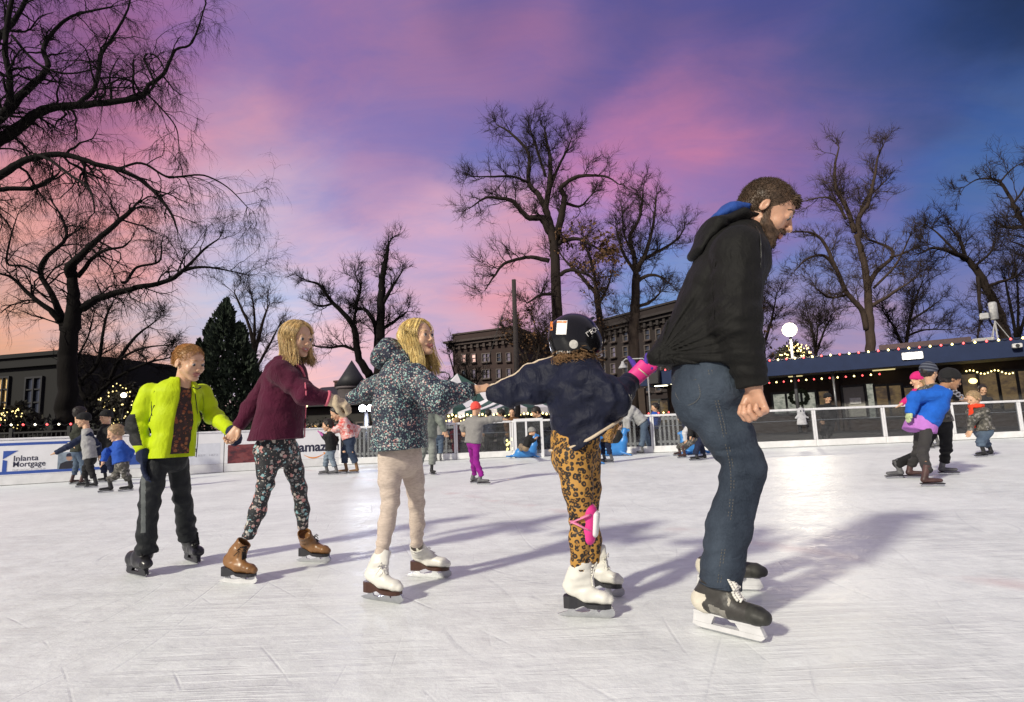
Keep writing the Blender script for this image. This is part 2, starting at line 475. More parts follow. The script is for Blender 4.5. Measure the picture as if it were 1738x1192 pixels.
    def wrinkle(s, amp, scale, axis=None, ratio=3.0, seed=0, where=None):
        """soft ridged folds; axis: the direction the folds run along"""
        def fn(p):
            q = p * scale
            if axis is not None:
                a = nrm(axis); q = q - np.outer(q @ a, a) * (1 - 1 / ratio)
            q = q + .6 * np.stack([vnoise(q * .7 + 11, seed + 5), vnoise(q * .7 + 31, seed + 6), vnoise(q * .7 + 57, seed + 7)], 1)
            r = 1 - np.abs(2 * fbm(q, 2, seed) - 1) * 1.6
            o = -amp * (r - .55)
            if where is not None: o = o * where(p)
            return o
        return s.disp(fn, .03 + 2 * amp)
    def rings(s, c, axis, sig, amp, freq, seed=0):
        """bunched cloth round a joint or a cuff"""
        c, a = np.asarray(c, float), nrm(axis)
        def fn(p):
            d = p - c
            t = d @ a
            g = np.exp(-(d ** 2).sum(1) / (2 * sig * sig))
            return -amp * g * np.sin(t * freq + 5.0 * vnoise(p * 9, seed) + 2.2 * vnoise(p * 23, seed + 3))
        return s.disp(fn, .03 + 2 * amp)
    def surf(s):
        f = s.f; ins = f < 0
        n = np.array(f.shape)
        cnt = np.zeros(n - 1, np.uint8)
        for dx in (0, 1):
            for dy in (0, 1):
                for dz in (0, 1):
                    cnt += ins[dx:n[0] - 1 + dx, dy:n[1] - 1 + dy, dz:n[2] - 1 + dz]
        act = (cnt > 0) & (cnt < 8)
        idx = np.argwhere(act)
        if len(idx) == 0: return np.zeros((0, 3)), np.zeros((0, 4), int)
        flat = (idx[:, 0] * (n[1] - 1) + idx[:, 1]) * (n[2] - 1) + idx[:, 2]
        acc = np.zeros((len(idx), 3)); c = np.zeros(len(idx))
        cor = [(a, b, d) for a in (0, 1) for b in (0, 1) for d in (0, 1)]
        vals = {q: f[idx[:, 0] + q[0], idx[:, 1] + q[1], idx[:, 2] + q[2]] for q in cor}
        for q in cor:
            for ax in range(3):
                if q[ax] == 0:
                    q2 = list(q); q2[ax] = 1; q2 = tuple(q2)
                    a, b = vals[q], vals[q2]
                    m = (a < 0) != (b < 0)
                    t = np.where(m, a / np.where(m, a - b, 1), 0)
                    p = np.tile(np.array(q, float), (len(idx), 1)); p[:, ax] = t
                    acc += p * m[:, None]; c += m
        verts = s.lo + (idx + acc / c[:, None]) * s.h
        quads = []
        m1 = n - 1
        for ax in range(3):
            o1, o2 = (ax + 1) % 3, (ax + 2) % 3
            sl0 = [slice(None)] * 3; sl1 = [slice(None)] * 3
            sl0[ax] = slice(0, n[ax] - 1); sl1[ax] = slice(1, n[ax])
            for o in (o1, o2):
                sl0[o] = slice(1, n[o] - 1); sl1[o] = slice(1, n[o] - 1)
            A, B = ins[tuple(sl0)], ins[tuple(sl1)]
            e = np.argwhere(A != B)
            if not len(e): continue
            sgn = A[e[:, 0], e[:, 1], e[:, 2]]
            e = e.copy(); e[:, o1] += 1; e[:, o2] += 1
            def cell(d1, d2):
                g = e.copy(); g[:, o1] += d1; g[:, o2] += d2
                return (g[:, 0] * m1[1] + g[:, 1]) * m1[2] + g[:, 2]
            q = np.stack([cell(-1, -1), cell(0, -1), cell(0, 0), cell(-1, 0)], 1)
            q = np.searchsorted(flat, q)
            q[~sgn] = q[~sgn][:, ::-1]
            quads.append(q)
        return verts, np.concatenate(quads)
    def build(s, name, mats, parent=None, region=None, label=None):
        """region: function of face centres -> material index"""
        v, q = s.surf()
        mi = None
        if region is not None: mi = region(v[q].mean(1))
        return link_mesh(name, mesh_np(name, v, [q], True, mi), mats, parent, label)

# ------------------------------------------------------------------ people
class Frame:
    def __init__(s, c, f, u, H):
        s.c = np.asarray(c, float); s.f = nrm(f); u = np.asarray(u, float)
        s.u = nrm(u - s.f * (u @ s.f)); s.r = np.cross(s.f, s.u); s.H = H
    def __call__(s, x, y, z):
        return s.c + s.H * (x * s.r + y * s.f + z * s.u)
    def loc(s, p):
        d = (p - s.c) / s.H
        return np.stack([d @ s.r, d @ s.f, d @ s.u], -1)
    @property
    def axes(s): return (s.r, s.f, s.u)
def facing(yaw, pitch=0, roll=0):
    """yaw: degrees from +X towards +Y; returns forward, up"""
    y, p, r = RAD(yaw), RAD(pitch), RAD(roll)
    f = V(math.cos(y) * math.cos(p), math.sin(y) * math.cos(p), math.sin(p))
    up = V(-math.cos(y) * math.sin(p), -math.sin(y) * math.sin(p), math.cos(p))
    rt = np.cross(f, up)
    return f, up * math.cos(r) + rt * math.sin(r)

def add_head(F, fr, neck, neck_r, kid=True, smile=0.0, mouth_open=0.0, detail=True):
    H = fr.H; k = .05 * H; ax = fr.axes
    F.ell(fr(0, -.05, .13), H * V(.335, .425, .365), ax, k)
    F.ell(fr(0, .11, -.12), H * V(.255, .265, .34), ax, .08 * H)
    for s in (-1, 1):
        F.seg(fr(s * .20, .02, -.20), fr(s * .07, .25, -.40), .085 * H, .07 * H, k)
        F.ell(fr(s * .15, .25, -.13), H * V(.115, .10, .115) * (1.08 if kid else .95), ax, .06 * H)
    F.ell(fr(0, .285, -.415), H * V(.085, .075, .07), ax, k)
    F.seg(fr(0, -.10, -.22), neck, neck_r, neck_r * 1.12, .05 * H)
    if not detail:
        F.seg(fr(0, .37, .0), fr(0, .43, -.12), .03 * H, .055 * H, .03 * H)
        return
    F.seg(fr(-.15, .335, .075), fr(.15, .335, .075), H * .05, None, k)
    for s in (-1, 1):
        F.ell(fr(s * .135, .405, -.005), H * V(.085, .06, .055), ax, .045 * H, 's')
        F.ell(fr(s * .135, .325, .0), H * V(.07, .066, .06), ax, .012 * H)         # lids over the eyeball
        F.ell(fr(s * .135, .40, -.004), H * V(.058, .045, .015), ax, .01 * H, 's')   # the slit between them
    ny = .0 if not kid else -.035
    F.seg(fr(0, .365, .045), fr(0, .45 + ny, -.125), H * .028, H * (.040 if kid else .052), .03 * H)
    F.ell(fr(0, .465 + ny, -.140), H * (V(.040, .036, .034) if kid else V(.038, .034, .034)), ax, .02 * H)
    for s in (-1, 1):
        F.ell(fr(s * .05, .415, -.155), H * V(.034, .04, .03), ax, .015 * H)
    w_ = .105 + .035 * smile; up = .03 * smile
    for a, b in (((-w_, .335, -.262 + up), (0, .405, -.262)), ((0, .405, -.262), (w_, .335, -.262 + up))):
        F.seg(fr(*a), fr(*b), H * .016, H * .024, .012 * H)
    gap = .045 + .05 * mouth_open
    for a, b in (((-w_, .33, -.268 + up), (0, .395, -.262 - gap)), ((0, .395, -.262 - gap), (w_, .33, -.268 + up))):
        F.seg(fr(*a), fr(*b), H * .016, H * .027, .012 * H)
    F.seg(fr(-w_ * .9, .385, -.275 + up * .8), fr(w_ * .9, .385, -.275 + up * .8), H * (.008 + .016 * mouth_open), None, .01 * H, op='s')
    for s in (-1, 1):
        earx = nrm(fr.f * .9 + fr.u * .1)
        axe = (fr.r, nrm(fr.f * .95 - fr.u * .2), nrm(fr.u * .95 + fr.f * .2))
        es = 1.0 if kid else .86
        F.ell(fr(s * .345, -.04, -.03), H * V(.03, .075 * es, .125 * es), axe, .015 * H)
        F.ell(fr(s * .38, -.025, -.02), H * V(.03, .04, .075), axe, .012 * H, 's')

def lips_region(fr, smile=0, beard=False):
    def reg(p):
        q = fr.loc(p)
        w_ = .11 + .035 * smile
        yy = -.285 + .03 * smile * (np.abs(q[:, 0]) / w_) ** 2
        m = (np.abs(q[:, 0]) < w_) & (q[:, 1] > .32) & (np.abs(q[:, 2] - yy) < .052 * np.sqrt(np.clip(1 - (q[:, 0] / w_) ** 2, 0, 1)) + .004)
        return m.astype(int)
    return reg

def add_eyes(fr, parent, iris=(.05, .09, .12), gaze=(0, 1, 0)):
    em = pm('eye_white', (.42, .40, .38), .3, .03, spec=.4); im = pm('iris_%d' % int(iris[2] * 1000), iris, .12, .1, spec=.6)
    for s in (-1, 1):
        c = fr(s * .135, .325, .0)
        m = MB(); m.ball(c, .064 * fr.H, 14, 10)
        e = m.build('eye', em, parent, True)
        g = nrm(gaze[0] * fr.r + gaze[1] * fr.f + gaze[2] * fr.u)
        m = MB(); m.ball(c + g * .027 * fr.H, .046 * fr.H, 10, 8)
        m.build('iris', im, e, True)
def add_brows(fr, parent, m, thick=.02):
    for s in (-1, 1):
        b = MB()
        b.tube([fr(s * .055, .385, .085), fr(s * .12, .385, .115), fr(s * .19, .335, .105), fr(s * .225, .29, .08)], V(.7, 1, .8, .3) * thick * fr.H, 6, flat=.6)
        b.build('eyebrow', m, parent, True)
def add_teeth(fr, parent, smile=1.0):
    m = MB()
    w_ = .085
    m.tube([fr(x, .352 - 2.2 * x * x, -.276 + .028 * smile * (x / .1) ** 2) for x in np.linspace(-w_, w_, 9)], .020 * fr.H, 6, flat=1.0)
    return m.build('teeth', pm('teeth', (.78, .76, .70), .25, .03), parent, True)

def skull_pt(fr, az, el, g=1.0):
    """a point on the scalp: az from the front (degrees, + to the right ear), el above the ears"""
    a, e = RAD(az), RAD(el)
    return fr(.335 * g * math.sin(a) * math.cos(e), -.05 + .425 * g * math.cos(a) * math.cos(e), .13 + .365 * g * math.sin(e))

def hair_cap(F, fr, g=1.05, front=.30, low=-.10, sides=True):
    """short hair close to the skull: scalp shell without the face"""
    H = fr.H
    F.ell(fr(0, -.065, .14), H * V(.335 * g + .005, .425 * g, .365 * g + .01), fr.axes, .01 * H)
    F.ell(fr(0, -.22, -.05), H * V(.27, .25, .25), fr.axes, .06 * H)
    return F

def short_hair(name, fr, m, parent, n=900, ln=.06, front=.22, low=-.22, lift=.5, seed=1, h=.004, fringe=.3, g=1.045, side_el=6):
    """a fitted scalp cap plus fine tufts that break its edge"""
    H = fr.H
    F = SDF(fr.c - H * .75, fr.c + H * .75, h)
    hair_cap(F, fr, g)
    F.cut(fr(0, .20, .10), nrm(fr.f * 1.0 - fr.u * .55))                           # hairline over the brow
    F.cut(fr(0, -.1, low), -fr.u + fr.f * .25)
    r = np.random.default_rng(seed)
    v, q = F.surf()
    me_v, me_q = [v], [q]
    loc = fr.loc(v)
    keep = np.where((loc[:, 2] > low) & ~((loc[:, 1] > .05) & (loc[:, 2] < .05)))[0]
    c = fr(0, -.05, .1)
    pick = r.choice(keep, n)
    p0 = v[pick]; out = p0 - c; out /= np.linalg.norm(out, axis=1, keepdims=True)
    flow = fr.f * fringe + fr.u * .25 + r.normal(0, .22, (n, 3))
    flow = flow - out * (flow * out).sum(1, keepdims=True)
    d = out * lift + flow; d /= np.linalg.norm(d, axis=1, keepdims=True)
    l = H * ln * r.uniform(.5, 1.3, n)
    pts = np.stack([p0 - out * .004, p0 + d * (l * .5)[:, None], p0 + d * l[:, None] + flow * (l * .25)[:, None]], 1)
    rad = np.stack([np.full(n, .0042 * H), np.full(n, .0034 * H), np.full(n, .0006 * H)], 1)
    tv, tq = tubes_np(pts, rad, 3)
    me = mesh_np(name, np.concatenate([v, tv]), [q, tq + len(v)], True)
    return link_mesh(name, me, m, parent)

def long_hair(name, fr, m, parent, n=170, length=1.0, seed=1, part=0.03, wave=.03, front_open=48, body=1.10, curl=0.0, drop=None, h=.005):
    """locks that start at the parting, lie over the skull and fall to the shoulders"""
    H = fr.H; r = np.random.default_rng(seed)
    F = SDF(fr.c - H * .75, fr.c + H * .75, h)
    F.ell(fr(0, -.07, .13), H * V(.35, .44, .385), fr.axes, .01 * H)
    F.seg(fr(0, -.25, .0), fr(0, -.27, -.38), H * V(.28, .15), H * V(.24, .12), .08 * H, fr.r)
    F.cut(fr(0, .23, .14), nrm(fr.f * 1.0 - fr.u * .5))
    for s in (-1, 1):
        F.cut(fr(0, .20, -.05), nrm(fr.f - fr.u * .9 + s * fr.r * .01))
    v, q = F.surf()
    K = 12
    pts = np.zeros((n, K, 3)); rad = np.zeros((n, K))
    sc = V(.335, .425, .365)
    for i in range(n):
        s = 1 if i % 2 else -1
        u = r.uniform(0, 1) ** 1.25
        ra = RAD(56 + 100 * u + r.uniform(-5, 5))                      # along the parting, brow to nape
        d0 = V(s * (.04 + part), math.cos(ra), math.sin(ra))
        az = RAD(front_open + (178 - front_open) * u + r.uniform(-6, 6)); ee = RAD(-16)
        d1 = V(s * math.sin(az) * math.cos(ee), math.cos(az) * math.cos(ee), math.sin(ee))
        d0, d1 = nrm(d0), nrm(d1); om = math.acos(np.clip(d0 @ d1, -1, 1)) + 1e-6
        g = body * r.uniform(.97, 1.06); ln = length * r.uniform(.82, 1.10) * (1.0 if u > .25 else 1.0); ph = r.uniform(0, 6.28)
        for k_ in range(K):
            t = k_ / (K - 1)
            if t <= .5:
                qq = t / .5; dv = (math.sin((1 - qq) * om) * d0 + math.sin(qq * om) * d1) / math.sin(om)
                gg = g * (1 + .03 * math.sin(qq * 3.1))
                p = fr(sc[0] * gg * dv[0], -.05 + sc[1] * gg * dv[1], .13 + sc[2] * gg * dv[2]); p0x = p
            else:
                tt = (t - .5) / .5
                side = nrm((p0x - fr.c) - fr.u * ((p0x - fr.c) @ fr.u))
                p = p0x + (V(0, 0, -1) * .8 - fr.u * .2) * (ln * H * tt) - side * H * .06 * math.sin(tt * 3.1) + side * H * .05 * tt
                if drop is not None: p = p + np.asarray(drop) * H * tt
            wv = wave * H * math.sin(ph + t * (9 + curl * 22)) * max(0, t - .3) * 1.4
            pts[i, k_] = p + fr.r * wv + fr.f * wave * H * math.cos(ph * 1.7 + t * (8 + curl * 20)) * max(0, t - .3)
            rad[i, k_] = H * (.020 - .009 * t) * r.uniform(.8, 1.1) * (1 if t < .97 else .3)
    tv, tq = tubes_np(pts, rad, 5, .55)
    nf = n * 4                                                                     # finer strands over the locks
    src = r.integers(0, n, nf)
    p2 = pts[src] + r.normal(0, .026 * H, (nf, 1, 3)) * np.linspace(.3, 1.6, K)[None, :, None]
    r2 = np.full((nf, K), .0050 * H); r2[:, -1] = .001 * H
    tv2, tq2 = tubes_np(p2, r2, 3)
    me = mesh_np(name, np.concatenate([v, tv, tv2]), [np.concatenate([q, tq + len(v), tq2 + len(v) + len(tv)])], True)
    return link_mesh(name, me, m, parent)

def add_hand(F, wrist, d, n, side, S=1.0, curl=(60, 70, 40), spread=.0, thumb=(.55, .6, .35), tcurl=25, rad=1.0, thumb_len=1.0):
    """palm, four unequal bent fingers, a thumb from the side of the palm.  d: towards the fingers, n: out of the palm, side: +1/-1 thumb side"""
    d = nrm(d); n = nrm(np.asarray(n, float) - d * (np.asarray(n, float) @ d)); s = np.cross(d, n) * side
    wrist = np.asarray(wrist, float)
    kc = wrist + d * .085 * S
    F.seg(wrist, kc, V(.026, .018) * S, V(.040, .014) * S, .01 * S, s, ca=.018 * S, cb=.012 * S)
    for i in range(4):
        o = (.030 - .0195 * i) * S
        base = kc + s * o - d * (.004 * abs(i - 1.2)) * S
        ln = np.array([.042, .026, .020]) * (1.0, 1.08, 1.0, .80)[i] * S
        r = V(.0098, .0090, .0082, .0072) * (1.0, 1.02, .98, .86)[i] * S * rad
        ang = 0; p = base; dirv = d
        for j in range(3):
            ang += RAD(curl[j])
            dv = d * math.cos(ang) + n * math.sin(ang) + s * spread * (1.2 - i)
            q = p + nrm(dv) * ln[j]
            F.seg(p, q, r[j], r[j + 1], .004 * S)
            p = q
    tb = wrist + d * .028 * S + s * .026 * S + n * .006 * S
    tv = nrm(d * thumb[0] + s * thumb[1] + n * thumb[2])
    t1 = tb + tv * .040 * S * thumb_len
    F.seg(tb, t1, .0145 * S * rad, .0115 * S * rad, .01 * S)
    tv2 = nrm(tv * math.cos(RAD(tcurl)) + (d * .6 - s * .7 + n * .3) * math.sin(RAD(tcurl)))
    t2 = t1 + tv2 * .030 * S * thumb_len
    F.seg(t1, t2, .0108 * S * rad, .0085 * S * rad, .005 * S)

# ------------------------------------------------------------------ skates
def skate_frame(heel, toe, top=.232):
    heel, toe = V(*heel), V(*toe)
    f = toe - heel; f[2] = 0
    L_ = np.linalg.norm(f); f = f / L_
    if L_ > top: heel = heel + f * (L_ - top) / 2; L_ = top
    return heel, f, np.cross(V(0, 0, 1), f), L_
def extrude_profile(o, f, s, prof, th):
    m = MB()
    pts = [np.asarray(o) + f * x - s * th / 2 + V(0, 0, z) for x, z in prof]
    m.prism(pts, s * th)
    return m
def lace_line(F, o, f, a0, a1):
    """front ridge of a boot: fan of feelers from inside the heel, ankle down to toes"""
    out = []
    for i in range(9):
        t = i / 8
        d = nrm(f * math.cos(RAD(50 - 38 * t)) + V(0, 0, 1) * math.sin(RAD(50 - 38 * t)))
        q = o + np.arange(.02, .34, F.h * .3)[:, None] * d
        k = np.rint((q - F.lo) / F.h).astype(int); ok = ((k >= 0) & (k < F.n)).all(1)
        v = np.ones(len(q)); v[ok] = F.f[k[ok, 0], k[ok, 1], k[ok, 2]]
        w_ = np.where(v < 0)[0]
        out.append(q[w_[-1]] + d * .002 if len(w_) else q[0])
    return np.array(out)
def laces(name, pts, width, s, m, parent, rad=.0022, n=6, bow=True, up=V(0, 0, 1), out=None):
    """criss-cross laces over the line pts (ankle to toe)"""
    pts = np.asarray(pts, float)
    tt = np.linspace(0, len(pts) - 1, n + 1)
    def at(t):
        i = min(int(t), len(pts) - 2); return pts[i] + (pts[i + 1] - pts[i]) * (t - i)
    b = MB()
    nrmv = out if out is not None else V(0, 0, 0)
    for i in range(n):
        a, c = at(tt[i]), at(tt[i + 1])
        mid = (a + c) / 2 + nrmv * width * .35
        for sg in (-1, 1):
            b.tube([a + s * sg * width, mid, c - s * sg * width], rad, 5)
            b.tube([a + s * sg * width * 1.25 - nrmv * .002, a + s * sg * width * .9 + nrmv * .002], rad * 1.5, 5)
    if bow:
        a = at(0) + nrmv * .006
        for sg in (-1, 1):
            b.tube([a, a + s * sg * .022 + up * .012 + nrmv * .01, a + s * sg * .034 - up * .008 + nrmv * .012, a + s * sg * .01 + nrmv * .008 - up * .004], rad, 5)
            b.tube([a, a + s * sg * .018 - up * .022 + nrmv * .014, a + s * sg * .026 - up * .045 + nrmv * .012], rad * .9, 5)
    return b.build(name, m, parent, True)

def figure_skate(root, heel, toe, ankle, boot_m, sole_m, blade_m, lace_m, h=.004, top_r=.046, boot_h=.20, lean=None, label=None):
    o, f, s, L_ = skate_frame(heel, toe)
    B = L_ * .91; x0 = L_ * .05                                                    # boot length inside the blade's length
    sole_heel, sole_toe = .078, .050
    pt = lambda x, z, y=0: o + f * (x0 + x * B) + s * y + V(0, 0, z)
    ank = np.asarray(ankle, float)
    F = SDF(np.minimum(o, o + f * L_) - .16, np.maximum(o, o + f * L_) + V(.16, .16, .34), h)
    wt = B * .150
    F.seg(pt(.16, sole_heel + .030), pt(.45, sole_toe + .034), V(wt * .78, .030), V(wt * .82, .030), .008, s)
    F.seg(pt(.45, sole_toe + .036), pt(.84, sole_toe + .026), V(wt * .82, .032), V(wt * .95, .024), .008, s)
    F.seg(pt(.84, sole_toe + .024), pt(.95, sole_toe + .019), V(wt * .90, .023), V(wt * .62, .018), .008, s)
    a0 = pt(.20, sole_heel + .035)
    ad = nrm(ank - a0); a1 = a0 + ad * (boot_h - sole_heel - .02)
    F.seg(pt(.17, sole_heel + .03), a0 + ad * .06, V(wt * .75, .040), V(wt * .80, .040), .014, s)
    F.seg(a0 + ad * .05, a1, V(top_r * .92, top_r * .98), V(top_r, top_r * 1.08), .018, s, cb=.008)
    F.seg(pt(.48, sole_toe + .05), a0 + ad * .085 + f * .02, V(wt * .6, .03), V(wt * .62, .026), .02, s)
    F.seg(a1 - ad * .03, a1 + ad * .03, V(top_r * .84, top_r * .9), None, .004, s, op='s', ca=.003, cb=.003)
    F.cut(pt(.3, sole_toe - .004), -V(0, 0, 1) - f * .0)
    F.cut(pt(.20, sole_heel), nrm(-V(0, 0, 1) - f * (sole_heel - sole_toe) / (B * .30)))
    F.wrinkle(.0014, 30, None, 2, 3); F.rings(a0 + ad * .03 + f * .03, nrm(ad - f * .5), .035, .0022, 190, 4)
    boot = F.build('skate', boot_m, root, label=label)
    # sole with its heel block
    m = MB()
    ring = []
    for x, hw in ((-.01, .45), (.02, .68), (.12, .80), (.3, .72), (.5, .78), (.72, .98), (.86, .92), (.95, .62), (.985, .25)):
        ring.append((x, hw * wt * 1.06))
    zl = lambda x: sole_heel + (sole_toe - sole_heel) * min(1, max(0, (x - .22) / .28)) if x > .22 else sole_heel
    zb = lambda x: (.036 if x < .24 else (.036 + (sole_toe - .012 - .036) * min(1, (x - .24) / .02) if x < .30 else sole_toe - .012 + .010 * math.exp(-((x - .42) / .10) ** 2)))
    xs = [-.01, .02, .12, .235, .245, .30, .36, .42, .5, .6, .72, .86, .95, .985]
    vv = []
    for x in xs:
        hw = np.interp(x, [a for a, _ in ring], [b for _, b in ring])
        top, bot = zl(x) + .004, min(zb(x), zl(x) - .010)
        vv += [pt(x, bot, -hw), pt(x, bot, hw), pt(x, top, hw), pt(x, top, -hw)]
    q = [(4 * i + j, 4 * i + (j + 1) % 4, 4 * i + 4 + (j + 1) % 4, 4 * i + 4 + j) for i in range(len(xs) - 1) for j in range(4)]
    q += [(3, 2, 1, 0), (4 * len(xs) - 4, 4 * len(xs) - 3, 4 * len(xs) - 2, 4 * len(xs) - 1)]
    m.add(np.array(vv), [np.array(q)])
    m.build('sole', sole_m, boot)
    # blade with two stanchions
    prof = [(-.02, .010), (.0, .003), (.05, .0005), (L_ * .5, -.0), (L_ * .92, .001), (L_ * 1.0, .012), (L_ * 1.01, .026), (L_ * .96, .040), (L_ * .90, .050), (L_ * .80, .046), (L_ * .77, .030), (L_ * .70, .019), (L_ * .62, .046), (L_ * .56, .046), (L_ * .54, .024),
            (L_ * .36, .018), (L_ * .26, .022), (L_ * .22, .040), (L_ * .12, .040), (L_ * .10, .022), (.0, .016)]
    extrude_profile(o, f, s, prof, .006).build('blade', blade_m, boot)
    lp = lace_line(F, pt(.22, sole_toe + .045), f, a0, a1)[:8]
    laces('laces', lp, wt * .40, s, lace_m, boot, .0024, 9, True, ad, nrm(f + V(0, 0, .6)))
    return boot, a1

def hockey_skate(root, heel, toe, ankle, boot_m, holder_m, blade_m, lace_m, h=.004, top_r=.058, boot_h=.24, toe_m=None, label=None, hold_h=.062, heel_m=None):
    o, f, s, L_ = skate_frame(heel, toe, .285)
    B = L_ * 1.0
    pt = lambda x, z, y=0: o + f * (x * B) + s * y + V(0, 0, z)
    ank = np.asarray(ankle, float)
    F = SDF(np.minimum(o, o + f * L_) - .18, np.maximum(o, o + f * L_) + V(.18, .18, .36), h)
    wt = B * .155; sh, stt = hold_h + .012, hold_h + .002
    F.seg(pt(.12, sh + .035), pt(.5, stt + .04), V(wt * .8, .030), V(wt * .85, .034), .010, s)
    F.seg(pt(.5, stt + .04), pt(.90, stt + .034), V(wt * .86, .038), V(wt * .92, .031), .010, s)
    F.seg(pt(.88, stt + .032), pt(.985, stt + .030), V(wt * .92, .028), V(wt * .78, .023), .008, s)
    a0 = pt(.20, sh + .04); ad = nrm(ank - a0); a1 = a0 + ad * (boot_h - sh - .03)
    F.seg(pt(.15, sh + .035), a0 + ad * .07, V(wt * .82, .046), V(top_r * .9, top_r), .016, s)
    F.seg(a0 + ad * .06, a1, V(top_r * .92, top_r * 1.0), V(top_r, top_r * 1.1), .016, s, cb=.008)
    F.seg(pt(.52, stt + .06), a0 + ad * .10 + f * .03, V(wt * .62, .035), V(wt * .7, .032), .025, s)
    F.cut(pt(.3, stt), -V(0, 0, 1))
    F.wrinkle(.0016, 22, None, 2, 5)
    def reg(p):
        x = (p - o) @ f / B
        z = p[:, 2]
        r = np.zeros(len(p), int)
        r[(x > .80)] = 1
        y_ = np.sin(z * 95 + x * 9) * .03
        if heel_m is not None: r[(x < .24 + y_) & (x > -.02) & (z < .135)] = 2
        if heel_m is not None: r[(x > .30) & (x < .54) & (np.abs(z - .088 + (x - .30) * .05) < .016)] = 3
        return r
    boot = F.build('skate', [boot_m, toe_m or boot_m, heel_m or boot_m, pm('grey_panel', (.20, .19, .17), .5, .3, 40)], root, reg, label)
    prof = [(.0, .018), (.03, .010), (L_ * .9, .010), (L_ * .97, .016), (L_ * 1.0, hold_h - .002), (L_ * .94, stt + .006), (L_ * .02, sh), (-.008, sh - .008)]
    # holder: a runner with two towers, open in the middle
    b = extrude_profile(o, f, s, [(-.004, .017), (.02, .009), (L_ * .93, .009), (L_ * .985, .021), (L_ * .98, .026), (.0, .026)], .020)
    for pr in ([(.0, .0265), (L_ * .26, .0265), (L_ * .33, sh), (L_ * .02, sh)], [(L_ * .66, .0265), (L_ * .975, .0265), (L_ * .93, stt + .002), (L_ * .58, stt + .002)]):
        b.prism([o + f * x - s * .010 + V(0, 0, z) for x, z in pr], s * .020)
    b.prism([o + f * x - s * .013 + V(0, 0, z) for x, z in [(L_ * .02, sh - .006), (L_ * .50, sh - .006), (L_ * .55, stt - .004), (L_ * .94, stt - .004), (L_ * .94, stt + .003), (L_ * .02, sh + .003)]], s * .026)
    b.build('blade_holder', holder_m, boot)
    bp = [(.004, .012), (.03, .001), (L_ * .5, .0), (L_ * .9, .002), (L_ * .975, .018), (L_ * .9, .014), (L_ * .1, .014)]
    extrude_profile(o, f, s, bp, .005).build('blade', blade_m, boot)
    lp = lace_line(F, pt(.24, stt + .045), f, a0, a1)
    laces('laces', lp, wt * .46, s, lace_m, boot, .0036, 10, False, ad, nrm(f + V(0, 0, .8)))
    return boot, a1
